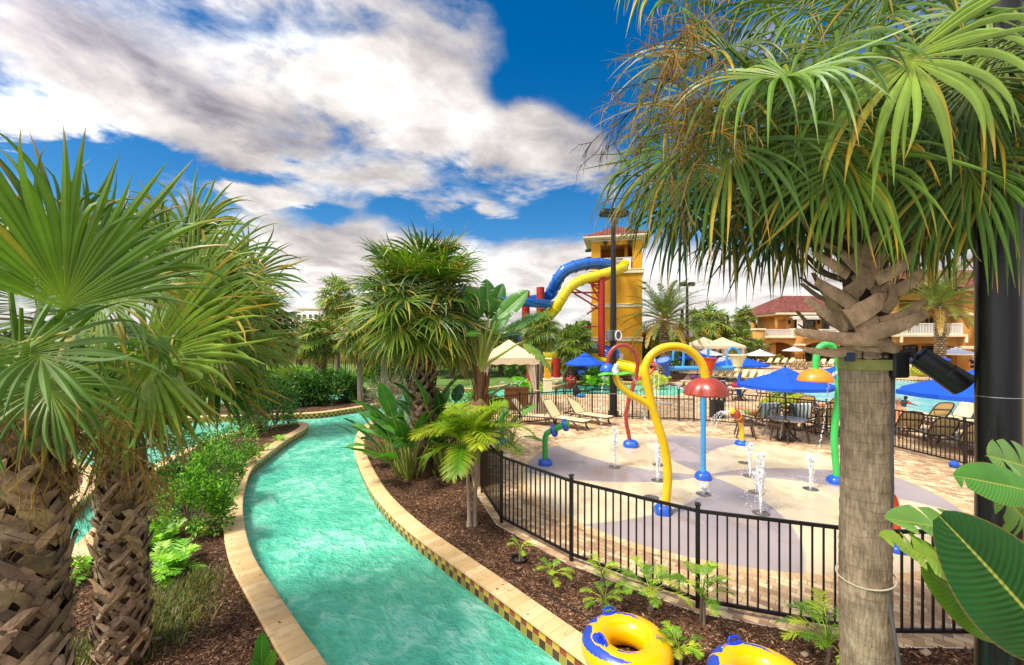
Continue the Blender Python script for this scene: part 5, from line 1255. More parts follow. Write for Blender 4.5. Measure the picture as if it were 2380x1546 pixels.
    r = MB(); add_roof(r, ((xu(1792)+xu(2030))/2, Yu+6, 0), xu(2030)-xu(1792), 13.5, 7.45, 3.3, 0, 5); r.build('roof', M_ROOF, t, smooth=0); r = MB(); add_roof(r, ((xb(2028)+xb(2480))/2, Yb+2.2, 0), xb(2480)-xb(2028), 6.5, 8.6, 2.2, 0, 12); r.build('roof', M_ROOF, t2, smooth=0)
    for a, b in wins: window(t, xu(a), xu(b), z0+.1, 6.4, Yu-.05, 2 if b-a > 10 else 1)
    for a, b, z, zt in ((2096, 2130, .1, 2.7), (2140, 2175, .1, 2.7), (2186, 2226, .1, 2.6)): window(t2, xb(a), xb(b), z, zt, Yb+1.95, 2)
    for a, b in ((2100, 2130), (2150, 2200), (2205, 2230)): window(t2, xb(a), xb(b), 4.0, 6.6, Yb+1.95, 2)
    for a, b in ((1868, 1885), (1895, 1915), (1925, 1945)): window(t, X(a, Y+4), X(b, Y+4), .1, 2.4, Y+4.0, 2)
    # pergola over the windows
    p = MB()
    for u in (1859, 1934): p.add(*bbox((X(u, Y+1.2), Y+1.2, (4.95+6.35)/2), (.55, .55, 1.5), .03))
    for yy in (Y+.9, Y+1.6): p.add(*box((X(1898, Y+1), yy, 6.55), (X(1948, Y)-X(1850, Y), .18, .28)))
    for i in range(15): p.add(*box((X(1852+i*6.8, Y+1), Y+1.3, 6.78), (.14, 3.2, .18)))
    p.build('pergola', M_WHITE, t)
    for u in (1834.5, 1903): 
        p = MB(); p.add(*bbox((X(u, Yu-.3), Yu-.3, 6.1), (.35, .22, .6), .04)); p.build('wall_lamp', M_DARK, t)
    p = MB(); v, f = lathe([(0, -.08), (.26, -.06), (.3, 0), (.26, .06), (0, .08)], (0, 0, 0), 16); V, f = xf((v, f), (X(1773.5, Y), Y+.02, 3.1), Matrix.Rotation(R(90), 3, 'X')); p.add(V, f); p.build('oval_sign', M_WHITE, t)
clubhouse()
def other_buildings():
    X = lambda u, Y: (u-CU)*Y/F
    Y = 150; t = thing('hotel', 'distant white hotel block with rows of small dark windows', 'building', (X(720, Y), Y, 0)); mb = MB(); mb.add(*box((X(715, Y), Y+8, 6.4), (X(765, Y)-X(660, Y), 16, 12.8))); mb.add(*box((X(722, Y), Y+8, 7.0), (X(748, Y)-X(690, Y), 16.3, 14.0))); mb.build('wall', M_HOTEL, t, smooth=0)
    for r_ in range(4):
        for c_ in range(7):
            mb = MB(); u = 668+c_*13.4; mb.add(*box((X(u, Y), Y-.25, 11.6-r_*2.4), (.85, .2, 1.15))); mb.build('window', mat('teal_glass', '#2c4f52', .2) if 'teal_glass' not in bpy.data.materials else bpy.data.materials['teal_glass'], t)
    mb = MB(); mb.add(*box((X(722, Y), Y+8, 14.1), (X(749, Y)-X(689, Y), 16.8, .4))); mb.build('parapet', M_CREAM, t)
    Y = 58; t = thing('service_building', 'low sand-coloured building with a sloping eave behind the left palms', 'building', (X(800, Y), Y, 0)); mb = MB(); mb.add(*box(((X(660, Y)+X(975, Y))/2, Y+5, 1.9), (X(975, Y)-X(660, Y), 10, 3.9)))
    mb.build('wall', M_LOWWALL, t, smooth=0)
    mb = MB(); x0, x1 = X(650, Y), X(985, Y); V = np.array([(x0, Y-.8, 3.7), (x1, Y-.8, 3.7), (x1, Y+10.8, 3.7), (x0, Y+10.8, 3.7), (x0+4, Y+5, 6.6), (x1-4, Y+5, 6.6)]); mb.add(V, [[(0, 1, 5, 4), (2, 3, 4, 5), (0, 3, 2, 1)], [(1, 2, 5), (3, 0, 4)]]); mb.build('roof', mat('tan_roof', '#a07c50', .8, var=.2, scale=2), t, smooth=0)
    mb = MB(); mb.add(*bbox((X(875, Y), Y-.1, 1.3), (1.6, .12, 2.2), .02)); mb.build('door', M_CREAM, t)
    Y = 78; t = thing('clubhouse_annex', 'plain ochre single-storey annex left of the clubhouse pillar', 'building', (X(1790, Y), Y, 0)); mb = MB(); mb.add(*box((X(1790, Y), Y+5, 2), (X(1840, Y)-X(1700, Y), 9, 4))); mb.build('wall', M_OCHRE, t, smooth=0); mb = MB(); mb.add(*box((X(1790, Y), Y+5, 4.15), (X(1843, Y)-X(1697, Y), 10, .3))); mb.build('parapet', M_CREAM, t)
    window(t, X(1718, Y), X(1742, Y), 1.0, 2.8, Y+.44, 3)
other_buildings()

# ================================================================ fence round the splash pad
M_FENCE = mat('fence_metal', '#17120f', .42, var=.25, scale=6, spec=.5)
def picket_run(mb, a, b, z0=.06, h=1.15, st=.112, r=.0095):
    a, b = np.array(a), np.array(b); L = np.linalg.norm(b-a); d = (b-a)/L; ang = atan2(d[1], d[0]); n = int(round(L/st))
    for z in (z0+.04, z0+h-.02):
        c = (a+b)/2; mb.add(*box((c[0], c[1], z), (L-.05, .034, .038), ang))
    for i in range(1, n):
        p = a+d*L*i/n; mb.add(*box((p[0], p[1], z0+h/2+.01), (2*r, 2*r, h-.06), ang))
def fence_post(mb, p, ang, h=1.27, w=.052):
    mb.add(*bbox((p[0], p[1], h/2-.02), (w, w, h), .006, ang)); mb.add(*bbox((p[0], p[1], h+.005), (w+.016, w+.016, .03), .006, ang))
def pool_fence():
    n = len(fence_pts); t = thing('pool_fence', 'black metal picket fence curving all round the splash pad', 'fence', (ccx, ccy, 0))
    for i in range(n):
        a, b = fence_pts[i], fence_pts[(i+1) % n]; ang = atan2(b[1]-a[1], b[0]-a[0])
        mb = MB(); fence_post(mb, a, ang); mb.build('post', M_FENCE, t)
        if i in (12, 13, 14): continue
        mb = MB(); picket_run(mb, a, b); mb.build('panel', M_FENCE, t)
    # arched, meshed gate between the last posts
    g = thing('pool_gate', 'black meshed gate with arched top and silver latch bar in the far fence', 'gate', (6.2, 17.6, 0))
    def leaf(a, b, h0, h1, rise, latch=False):
        a, b = np.array(a), np.array(b); L = np.linalg.norm(b-a); d = (b-a)/L; ang = atan2(d[1], d[0]); mb = MB()
        top = lambda q: h0+(h1-h0)*q+rise*sin(pi*q)
        P = [(*(a+d*L*q), top(q)) for q in np.linspace(.03, .97, 11)]; v, f = tube(P, .022, 6); mb.add(v, f)
        for z in (.1, .9): c = (a+b)/2; mb.add(*box((c[0], c[1], z), (L*.94, .035, .04), ang))
        for q in np.linspace(.04, .96, int(L/.12)): p = a+d*L*q; mb.add(*box((p[0], p[1], .1+(top(q)-.1)/2), (.02, .02, top(q)-.1), ang))
        o = mb.build('leaf_frame', M_FENCE, g); mb = MB()
        nn = int(L/.045)
        for k in range(-20, nn):      # diagonal wire mesh
            for s in (1, -1):
                q0, q1 = k*.045/L, (k*.045+.82)/L
                z0, z1 = (.12, .88) if s > 0 else (.88, .12)
                e0, e1 = max(q0, .04), min(q1, .96)
                if e1 <= e0: continue
                f0, f1 = (e0-q0)/(q1-q0), (e1-q0)/(q1-q0); pa, pb = a+d*L*e0, a+d*L*e1
                v, f = tube([(*pa, z0+(z1-z0)*f0), (*pb, z0+(z1-z0)*f1)], .0035, 3, False); mb.add(v, f)
        mb.build('wire_mesh', M_FENCE, g)
        if latch: mb = MB(); c = a+d*L*.45-np.array((0, .04)); mb.add(*bbox((c[0], c[1], .72), (L*.7, .04, .06), .01, ang)); mb.build('latch_bar', M_STEEL, g)
    leaf(fence_pts[14], fence_pts[13], 1.25, 1.42, .12, True); leaf(fence_pts[15], fence_pts[14], 1.15, 1.25, .02); leaf(fence_pts[13], fence_pts[12], 1.42, 1.16, .05)
pool_fence()
def back_fence(name, label, pts, h=1.2, st=.16):
    c = np.mean(np.array(pts), 0); t = thing(name, label, 'fence', (c[0], c[1], 0))
    for a, b in zip(pts[:-1], pts[1:]):
        mb = MB(); picket_run(mb, a, b, .05, h, st, .014); fence_post(mb, a, 0, h+.12, .08); mb.build('panel', M_FENCE, t)
back_fence('garden_fence', 'low black picket fence behind the island shrubs at left', [(A(u, 850, 40).x, 40) for u in np.linspace(690, 1000, 12)], 1.3, .2)
back_fence('terrace_fence', 'dark bronze picket fence in front of the clubhouse arches', [(A(u, 850, 60).x, 60) for u in list(np.linspace(1775, 1960, 9))], 1.2, .2)
back_fence('terrace_fence', 'dark picket gate fence behind loungers on the far side of the lagoon', [(A(u, 850, 43).x, 43) for u in (2082, 2105, 2128, 2150)], 1.35, .16)

# ================================================================ poles and lamps
def light_pole():
    p = G(1425.5, 968.5); x, y = p.x, p.y; t = thing('light_pole', 'tall black pole with twin floodlights and grey loudspeakers at the far fence', 'light pole', (x, y, 0))
    mb = MB(); v, f = tube([(x, y, -.02), (x, y, .25), (x, y, .26), (x, y, 8.95)], [.21, .21, .175, .085], 20); mb.add(v, f); mb.build('pole', M_BLACKM, t)
    mb = MB(); v, f = tube([(x, y, .98), (x, y, 1.03)], .185, 20); mb.add(v, f); mb.build('band', M_STEEL, t)
    for s, rz in ((-1, .2), (1, -.9)):
        mb = MB(); c = (x+s*.36, y-.1, 8.72); m = Matrix.Rotation(rz, 3, 'Z') @ Matrix.Rotation(R(-14), 3, 'X'); mb.add(*bbox(c, (.48, .42, .26), .06, rot=m)); v, f = tube([(x, y, 8.55), (x+s*.22, y-.05, 8.6)], .04, 8); mb.add(v, f); mb.build('floodlight', M_BLACKM, t)
    mb = MB(); v, f = tube([(x+.05, y, 8.9), (x+.05, y, 10.0)], .012, 6); mb.add(v, f); mb.build('antenna', M_STEEL, t)
    sp_ = mat('speaker_grey', '#5c5c5f', .5, var=.1)
    for s, u in ((-1, 1417), (1, 1434)):
        q = A(u, 780, 18.3); mb = MB(); v, f = lathe([(.02, -.24), (.14, -.22), (.17, -.12), (.17, .12), (.14, .22), (.02, .24)], (q.x, q.y-.05 if s > 0 else q.y, q.z), 20); mb.add(v, f)
        for k in range(9): v, f = lathe([(.172, -.19+k*.045), (.178, -.18+k*.045), (.172, -.17+k*.045)], (q.x, q.y-.05 if s > 0 else q.y, q.z), 20, False); mb.add(v, f)
        o = mb.build('loudspeaker', sp_, t)
        if s > 0: mb = MB(); v, f = tube([(q.x+.12*cos(a), q.y-.26, q.z+.2*sin(a)) for a in np.linspace(0, 2*pi, 25)], .022, 6, False); mb.add(v, f); mb.build('ring_bracket', M_WHITE, o)
light_pole()
def saucer_lamp():
    y = 29.5; x = A(951, 800, y).x; t = thing('lamp_post', 'black lamp post with flat saucer head, behind the round central palm', 'lamp post', (x, y, 0)); zt = A(0, 590, y).z
    mb = MB(); v, f = tube([(x, y, -.02), (x, y, zt+.1)], [.2, .12], 18); mb.add(v, f); v, f = tube([(x, y, zt), (x-.4, y-.1, zt+.06), (x-.9, y-.2, zt)], .05, 8); mb.add(v, f); mb.build('pole', M_BLACKM, t)
    mb = MB(); v, f = lathe([(.01, .18), (.3, .16), (.75, .05), (.8, 0), (.7, -.05), (.3, -.09), (.01, -.1)], (x-1.0, y-.2, zt), 28); mb.add(v, f); mb.build('lamp_head', M_BLACKM, t)
saucer_lamp()
def far_poles():
    y = 45; x = A(1597, 800, y).x; t = thing('light_pole', 'black pole with round floodlights and a loudspeaker behind the date palm', 'light pole', (x, y, 0)); zt = A(0, 662, y).z
    mb = MB(); v, f = tube([(x, y, -.02), (x, y, zt)], [.22, .12], 14); mb.add(v, f); mb.build('pole', M_BLACKM, t)
    for s in (-1, 1): mb = MB(); mb.add(*bbox((x+s*.42, y-.1, zt+.05), (.75, .5, .42), .12, .3*s)); mb.build('floodlight', M_BLACKM, t)
    for s in (-1, 1): mb = MB(); v, f = lathe([(.02, -.35), (.22, -.3), (.25, 0), (.22, .3), (.02, .35)], (x+s*.33, y-.1, A(0, 776, y).z), 14); mb.add(v, f); mb.build('loudspeaker', mat('speaker_pale', '#9a9a98', .5), t)
    x2 = A(1588, 800, y).x; t2 = thing('light_pole', 'plain black pole standing just left of the loudspeaker pole', 'light pole', (x2, y+.3, 0)); mb = MB(); v, f = tube([(x2, y+.3, -.02), (x2, y+.3, 6.5)], [.2, .16], 14); mb.add(v, f); v, f = tube([(x2, y+.3, 6.5), (x2, y+.3, 6.56)], .2, 14); mb.add(v, f); mb.build('pole', M_BLACKM, t2)
    y = 58; x = A(1692, 800, y).x; zt = A(0, 733, y).z; t = thing('street_lamp', 'slim black street lamp with a short arm, left of the lone far palm', 'street lamp', (x, y, 0)); mb = MB(); v, f = tube([(x, y, -.02), (x, y, zt-.25), (x-.12, y, zt-.04), (x-.5, y, zt)], [.2, .15, .13, .1], 12); mb.add(v, f); mb.build('pole', M_BLACKM, t); mb = MB(); mb.add(*bbox((x-.8, y, zt+.02), (.95, .4, .18), .06)); mb.build('lamp_head', M_BLACKM, t)
far_poles()
def black_pole():
    Y = 2.62; x = A(2320, 800, Y).x; t = thing('metal_pole', 'thick glossy black pole close by at the right edge', 'pole', (x, Y, 0))
    m, t_, b, tc, out = new_mat('worn_black_paint'); co = tc.outputs['Object']; st = t_.noise(t_.mapping(co, (22, 22, 1.1)), 1, 7, .7); fl = t_.noise(co, 260, 3, .7)
    c = t_.ramp(t_.m('ADD', t_.m('MULTIPLY', st, .6), t_.m('MULTIPLY', fl, .4)), [(.45, '#050506'), (.6, '#1a191b'), (.7, '#4a4847')]); t_.put(b.inputs['Base Color'], c); t_.put(b.inputs['Roughness'], t_.m('MULTIPLY_ADD', st, .3, .12)); t_.put(b.inputs['Normal'], t_.bump(fl, .12, .004))
    mb = MB(); v, f = tube([(x, Y, -.05), (x, Y, 4.2), (x, Y, 9.0)], [.102, .100, .09], 48); mb.add(v, f); mb.build('shaft', m, t)
    mb = MB(); v, f = tube([(x, Y, A(0, 922, Y).z), (x, Y, A(0, 922, Y).z+.004)], .1028, 48, False); mb.add(v, f); mb.build('seam_band', M_STEEL, t)
black_pole()
def palm_light():
    x, y = A(2011, 1000, 3.1)[:2]; B = A(2076, 848, 3.0); t = thing('spotlight', 'black cylinder spotlight on a box strapped to the ringed palm trunk', 'spotlight', tuple(B))
    mb = MB(); mb.add(*bbox(B, (.13, .13, .175), .012, .15)); mb.build('junction_box', M_BLACKM, t)
    mb = MB(); v, f = tube(spline([A(2094, 820, 3.0), A(2118, 817, 2.98), A(2132, 836, 2.95), A(2160, 842, 2.93)], n=5), .017, 10); mb.add(v, f); mb.build('arm', M_BLACKM, t)
    a, b = np.array(A(2132, 826, 2.95)), np.array(A(2240, 896, 2.85)); d = unit(b-a); mb = MB(); v, f = tube([a, a+d*.004, a+d*.18, a+d*.185, b-d*.002, b, b-d*.002, a+d*.2], [.064, .07, .072, .076, .082, .08, .07, .05], 32); mb.add(v, f); mb.build('lamp_housing', M_BLACKM, t)
    mb = MB(); z = A(0, 846, 3.1).z
    v, f = lathe([(.142, -.036), (.168, -.036), (.168, .036), (.142, .036)], (x+.008, y, z), 40, False); mb.add(v, f, 0); mb.build('strap', mat('strap_wood', '#8a8a4a', .8, var=.3, scale=10), t)
    mb = MB(); mb.add(*bbox(A(1975, 830, 2.9), (.06, .03, .06), .005)); mb.build('strap_block', mat('blue_block', '#1f3350', .6), t)
    c = thing('conduit', 'grey flexible cable hanging from the spotlight box beside the palm trunk', 'cable', tuple(B)); mb = MB()
    v, f = tube(spline([A(2076, 872, 3.0), A(2074, 960, 2.98), A(2072, 1060, 2.97), A(2068, 1200, 2.97), A(2060, 1330, 2.98), A(2066, 1400, 2.95), A(2078, 1470, 2.9), A(2090, 1560, 2.86), A(2096, 1700, 2.8)], n=6), .0125, 10); mb.add(v, f); mb.build('cable', mat('conduit_grey', '#4b4947', .6, var=.15), c)
    mb = MB(); v, f = tube([(x+.170*cos(q), y+.170*sin(q), A(0, 1335, 3.1).z-.03*cos(q+2.6)) for q in np.linspace(0, 2*pi, 33)], .005, 6, False); mb.add(v, f); mb.build('tie_cord', mat('pale_cord', '#b9ad94', .8), c)
palm_light()
# ================================================================ water play features
PAINT = lambda n, c, **k: mat(n, c, .34, var=.16, scale=2.2, coat=.2, dirt=.22, dirtcol=(.32, .30, .26), **k)
P_YEL, P_BLU, P_GRN, P_RED, P_ORG = PAINT('yellow_paint', '#eec312'), PAINT('blue_paint', '#1a58c4'), PAINT('green_paint', '#2fa446'), PAINT('red_paint', '#a03a28'), PAINT('orange_paint', '#f08a16')
P_SKY, P_LIME, P_CRM, P_TOM = PAINT('sky_blue_paint', '#3f97d6'), PAINT('lime_paint', '#56c024', transl=.0), PAINT('cream_paint', '#efe3b0'), PAINT('tomato_paint', '#d5431c')
P_LGRN = PAINT('bright_green_paint', '#3cc45a')
def m_splash():
    m, t, b, tc, out = new_mat('white_water'); b.inputs['Base Color'].default_value = (.93, .96, .98, 1); b.inputs['Roughness'].default_value = .15
    tr = t.new('ShaderNodeBsdfTransparent'); mx = t.new('ShaderNodeMixShader')
    t.put(mx.inputs[0], t.rng(t.noise(tc.outputs['Object'], 22, 4), .35, .62, .25, .95)); t.l.new(tr.outputs[0], mx.inputs[1]); t.l.new(b.outputs[0], mx.inputs[2]); t.l.new(mx.outputs[0], out.inputs[0]); return m
M_SPL = m_splash()
def foot_dome(par, x, y, r=.2, h=.15, m=None, lob=5):
    a = np.arange(30)*2*pi/30; prof = [(1, 0), (1.0, .25), (.93, .55), (.75, .85), (.5, 1.0), (.02, 1.02)]
    V = np.stack([np.stack([x+r*q*(1+.05*np.cos(a*lob))*np.cos(a), y+r*q*(1+.05*np.cos(a*lob))*np.sin(a), np.full(30, .002+h*z)], 1) for q, z in prof])
    i = np.arange(5)[:, None]*30; j = np.arange(30)[None]; k = (j+1) % 30; mb = MB(); mb.add(V.reshape(-1, 3), [np.stack([i+j, i+k, i+30+k, i+30+j], -1).reshape(-1, 4), (np.arange(30)+150)[None]])
    for q in range(3):
        v, f = ball((x+r*.8*cos(q*2.1-1.2), y+r*.8*sin(q*2.1-1.2), h*.72), .028, 8, 5); mb.add(v, f)
    return mb.build('foot_cover', m or P_BLU, par)
def petal_dome(par, c, r, h, m, lob=6, amp=.10, name='dome'):
    n = 48; a = np.arange(n)*2*pi/n; prof = [(.02, 1), (.3, .97), (.55, .86), (.78, .62), (.93, .32), (1.0, 0)]; mb = MB(); L = []
    for k, th in ((1, 0), (-1, .012)):
        for q, z in (prof if k > 0 else prof[::-1]):
            w = 1+amp*(q**3)*np.abs(np.sin(a*lob/2))-amp*.5*q**3; L.append(np.stack([c[0]+(r*q*w-th)*np.cos(a), c[1]+(r*q*w-th)*np.sin(a), c[2]+h*z-th*2+amp*.45*h*(q**4)*np.abs(np.sin(a*lob/2))], 1))
    V = np.array(L); m_ = len(L); i = np.arange(m_-1)[:, None]*n; j = np.arange(n)[None]; k = (j+1) % n
    mb.add(V.reshape(-1, 3), [np.stack([i+j, i+n+j, i+n+k, i+k], -1).reshape(-1, 4)]); return mb.build(name, m, par)
def tube_part(par, pts, r, m, name='tube', n=18, k=8):
    mb = MB(); v, f = tube(spline(pts, n=k), r, n); mb.add(v, f); return mb.build(name, m, par)
def drips(par, paths, seed=1, r=.012):
    rg = np.random.default_rng(seed); mb = MB()
    for P in paths:
        P = spline(P, n=12)
        for i, p in enumerate(P):
            for k in range(2):
                v, f = ball(p+rg.normal(0, .012, 3), r*rg.uniform(.4, 1.3), 6, 4, (1, 1, rg.uniform(1, 3.2))); mb.add(v, f)
    return mb.build('falling_water', M_SPL, par)
def Dz(*P): return [A(u, v, Y) for u, v, Y in P]
def fountains():
    # yellow loop with red petal dome and green leaves
    Y = 8.15; p = G(1541, 1193); t = thing('spray_arch', 'tall curling yellow water arch with a red dome and two green leaves', 'water feature', (p.x, p.y, 0)); Y = p.y
    zz = [(1541, 1190), (1546, 1173), (1552, 1120), (1550.6, 1078), (1542, 1030), (1528, 985), (1517, 949), (1508, 910), (1503, 885), (1499.5, 862), (1504, 841), (1519, 821.5), (1541, 809), (1568, 805.5), (1595, 811), (1617, 827), (1633, 850), (1641, 882)]
    tube_part(t, [A(u, v, Y) for u, v in zz], .080, P_YEL)
    tube_part(t, [A(u, v, Y) for u, v in [(1519, 957), (1511, 945), (1492, 931), (1468, 919), (1448, 903), (1436, 888), (1431, 872)]], .066, P_YEL, 'branch')
    foot_dome(t, p.x, p.y, .17, .17); c = A(1641, 917, Y); petal_dome(t, c, .39, .33, P_RED, 6, .13)
    c = np.array(A(1432, 873, Y))
    for s in (-1, 1):
        mb = MB(); q = np.linspace(0, 1, 9); w = np.linspace(-1, 1, 7); Qd = np.zeros((9, 7, 3))
        for i, a in enumerate(q):
            for j, b in enumerate(w):
                ww = .17*sin(pi*min(.97, a*.85+.12))**.7; Qd[i, j] = c+np.array((s*(.02+.33*a), b*ww, .055*sin(a*pi*.9)+.03*(1-b*b)-.03*a))
        v, f = sheet(Qd); mb.add(v, f); o = mb.build('leaf', P_LIME, t); sm = o.modifiers.new('thick', 'SOLIDIFY'); sm.thickness = .012
    rg = np.random.default_rng(2); mb = MB()
    for k in range(60): v, f = ball(c+np.array((rg.normal(0, .02), rg.normal(0, .02), rg.uniform(0, .2))), rg.uniform(.012, .03), 6, 4, (1, 1, 1.8)); mb.add(v, f)
    mb.build('spout_water', M_SPL, t)
    drips(t, [Dz((1410, 876, Y), (1403, 884, Y), (1398, 930, Y), (1397, 990, Y)), Dz((1470, 876, Y), (1478, 890, Y), (1492, 940, Y), (1505, 1010, Y), (1512, 1090, Y)), Dz((1445, 880, Y), (1447, 920, Y), (1449, 990, Y))], 3, .009)
    # red loop with blue dome and flower dish
    p = G(1466, 1038); Y = p.y; t = thing('spray_arch', 'slender faded-red water arch with blue dome, behind the yellow arch', 'water feature', (p.x, p.y, 0))
    zz = [(1465, 1034), (1461, 1010), (1456, 985), (1455.5, 965), (1461, 933), (1470, 902), (1479, 869), (1482, 846), (1477, 823), (1464, 808), (1446, 802), (1428, 809), (1417, 824), (1412, 846)]
    tube_part(t, [A(u, v, Y) for u, v in zz], .062, P_RED); tube_part(t, [A(u, v, Y) for u, v in [(1474, 890), (1481, 882), (1494, 877), (1509, 869), (1520, 856), (1521, 846), (1510, 838), (1500, 840)]], .046, P_TOM, 'branch')
    foot_dome(t, p.x, p.y, .24, .2); c = A(1412, 862, Y); petal_dome(t, c, .23, .24, P_BLU, 6, .03); c = A(1522, 847, Y)
    mb = MB(); v, f = lathe([(.02, -.06), (.1, -.04), (.17, .03), (.16, .035), (.08, -.02), (.02, -.03)], c, 20); mb.add(v, f); mb.build('flower_dish', mat('pink_dish', '#d98fa0', .4), t)
    drips(t, [Dz((1522, 836, Y), (1521, 850, Y), (1520, 900, Y), (1521, 960, Y)), Dz((1526, 842, Y), (1530, 870, Y), (1531, 940, Y))], 4, .014)
    # blue mast with three buckets
    p = G(1634.5, 1113); x, y = p.x, p.y; t = thing('bucket_fountain', 'blue mast with a cross pipe carrying blue, red and cream tipping buckets', 'water feature', (x, y, 0))
    mb = MB(); v, f = tube([(x, y, -.02), (x, y, A(0, 846, y).z)], .06, 20); mb.add(v, f); v, f = tube([(x, y, .12), (x, y, .28), (x, y, .29)], [.064, .064, .06], 20); mb.add(v, f); mb.build('mast', P_SKY, t); foot_dome(t, x, y, .19, .17)
    tube_part(t, Dz((1553, 856, y), (1590, 856, y-.05), (1634, 856, y), (1706, 855, y+.05)), .055, P_SKY, 'cross_pipe')
    for (u, v, dy), (u2, v2), lab in (((1575, 0, .3), (1553, 0), 0), ((1690, 0, .5), (1722, 0), 1)): pass
    tube_part(t, Dz((1586, 856, y+.1), (1589, 830, y+.1), (1586, 815, y+.1), (1577, 810, y+.1), (1566, 817, y+.1), (1564, 838, y+.1)), .03, P_SKY, 'filler_pipe'); tube_part(t, Dz((1690, 856, y+.1), (1689, 830, y+.1), (1694, 813, y+.1), (1706, 809, y+.1), (1717, 818, y+.1), (1718, 829, y+.1)), .03, P_SKY, 'filler_pipe'); tube_part(t, Dz((1646, 848, y), (1646, 810, y)), .03, P_SKY, 'filler_pipe')
    def bucket(c, r0, r1, h, m, rot, name='bucket', perf=False):
        mb = MB(); v, f = lathe([(.01, 0), (r0, .0), (r0*1.1, h*.25), (r1, h), (r1+.02, h+.005), (r1+.02, h+.03), (r1-.01, h+.03), (r0*.95, h*.3), (.01, h*.25)], (0, 0, 0), 28); mb.add(*xf((v, f), c, rot)); o = mb.build(name, m, t)
        mb = MB(); v, f = ball((0, 0, -.08), .075, 14, 8); mb.add(*xf((v, f), c, rot)); v, f = tube([(0, 0, -.1), (0, 0, .01)], .05, 14); mb.add(*xf((v, f), c, rot)); mb.build('knuckle', m if name == 'bucket' else m, o)
        if perf:
            mb = MB(); v, f = lathe([(.005, h+.02), (r1-.01, h+.02), (r1-.01, h+.024), (.005, h+.03)], (0, 0, 0), 28); mb.add(*xf((v, f), c, rot))
            for i in range(-4, 5):
                for j in range(-4, 5):
                    if hypot(i, j) < 4.5: v, f = ball((i*r1/5.2, j*r1/5.2, h+.03), .009, 6, 4); mb.add(*xf((v, f), c, rot))
            mb.build('perforated_lid', mat('pale_lid', '#7d97c2', .4), o)
    bucket(A(1549, 862, y), .06, .155, .27, P_BLU, Matrix.Rotation(R(-22), 3, 'Y') @ Matrix.Rotation(R(16), 3, 'X'), perf=True); bucket(A(1649, 859, y), .085, .15, .25, P_TOM, Matrix.Rotation(R(4), 3, 'Y')); bucket(A(1714, 852, y), .10, .2, .26, P_CRM, Matrix.Identity(3))
    # cannon, green tubes
    p = G(1724, 1034); x, y = p.x, p.y; t = thing('water_cannon', 'yellow post with a red ball-shaped water cannon spraying left', 'water feature', (x, y, 0))
    mb = MB(); v, f = tube(spline([(x, y, .02), (x, y, .5), (x-.06, y, A(0, 978, y).z)], n=6), .07, 18); mb.add(v, f); mb.build('post', P_YEL, t); foot_dome(t, x, y, .2, .14)
    a, b = np.array(A(1722, 975, y)), np.array(A(1701, 955, y-.2)); d = unit(b-a); mb = MB()
    for q, r in ((.05, .125), (.62, .15)): v, f = ball(a+(b-a)*q, r, 18, 12); mb.add(v, f)
    mb.build('cannon_body', P_RED, t); mb = MB(); v, f = tube([a+(b-a)*.3, a+(b-a)*.38], .125, 18); mb.add(v, f); v, f = tube([a+(b-a)*.9, b+d*.02, b+d*.05], [.09, .085, .05], 18); mb.add(v, f); mb.build('nozzle_ring', P_YEL, t)
    drips(t, [[b, A(1680, 958, y-.2), A(1664, 972, y-.3), A(1652, 1000, y-.4)], [b, A(1684, 960, y-.25), A(1670, 975, y-.3), A(1660, 998, y-.4)], [b, A(1676, 957, y-.2), A(1660, 968, y-.3), A(1650, 990, y-.4)]], 6, .009)
    p = G(1267, 1080); x, y = p.x, p.y; t = thing('spray_pipe', 'bent green pipe with two blue rings spraying onto the pad, left side', 'water feature', (x, y, 0))
    tube_part(t, Dz((1267, 1079, y), (1267, 1040, y), (1267.5, 1018, y), (1272, 1007, y), (1283, 1001, y), (1300, 993, y-.1), (1322, 984, y-.2)), .075, P_GRN, 'pipe'); foot_dome(t, x, y, .19, .16)
    for u, v, s in ((1288, 1001, 0), (1314, 988, .1)):
        c = np.array(A(u, v, y-s)); d = unit(np.array((.85, -.35, .28))); mb = MB(); vv, ff = lathe([(.09, -.04), (.155, -.045), (.17, 0), (.155, .045), (.09, .04), (.085, 0), (.09, -.04)], (0, 0, 0), 24, False); rot = Vector(d).to_track_quat('Z', 'Y').to_matrix(); mb.add(*xf((vv, ff), c, rot)); mb.build('ring', P_BLU, t)
    p = G(1167, 1031); t = thing('spray_pipe', 'short green post on a pale blue foot, beside the feather palm', 'water feature', (p.x, p.y, 0)); tube_part(t, Dz((1167, 1030, p.y), (1167, 985, p.y), (1168, 968, p.y), (1180, 955, p.y)), .075, P_GRN, 'pipe'); foot_dome(t, p.x, p.y, .24, .16, P_SKY)
    p = G(1943, 1122); x, y = p.x, p.y; t = thing('spray_arch', 'bright green water arch with an orange dome, just left of the ringed palm trunk', 'water feature', (x, y, 0))
    zz = [(1945, 1120), (1944, 1090), (1941, 1060), (1938.7, 1023), (1941.5, 981), (1946.7, 936), (1951, 888), (1950, 850), (1944, 822), (1935, 806), (1919.5, 801), (1905, 808), (1898, 828), (1895, 858)]
    tube_part(t, [A(u, v, y) for u, v in zz], .072, P_LGRN); foot_dome(t, x, y, .19, .16); petal_dome(t, A(1895, 884, y), .36, .27, P_ORG, 6, .04)
    tube_part(t, Dz((1952, 900, y), (1956, 885, y), (1968, 868, y)), .055, P_LGRN, 'branch')
    drips(t, [Dz((1930, 884, y), (1945, 865, y), (1931, 876, y), (1924, 905, y), (1918, 960, y), (1908, 1020, y), (1896, 1080, y))], 8, .011)
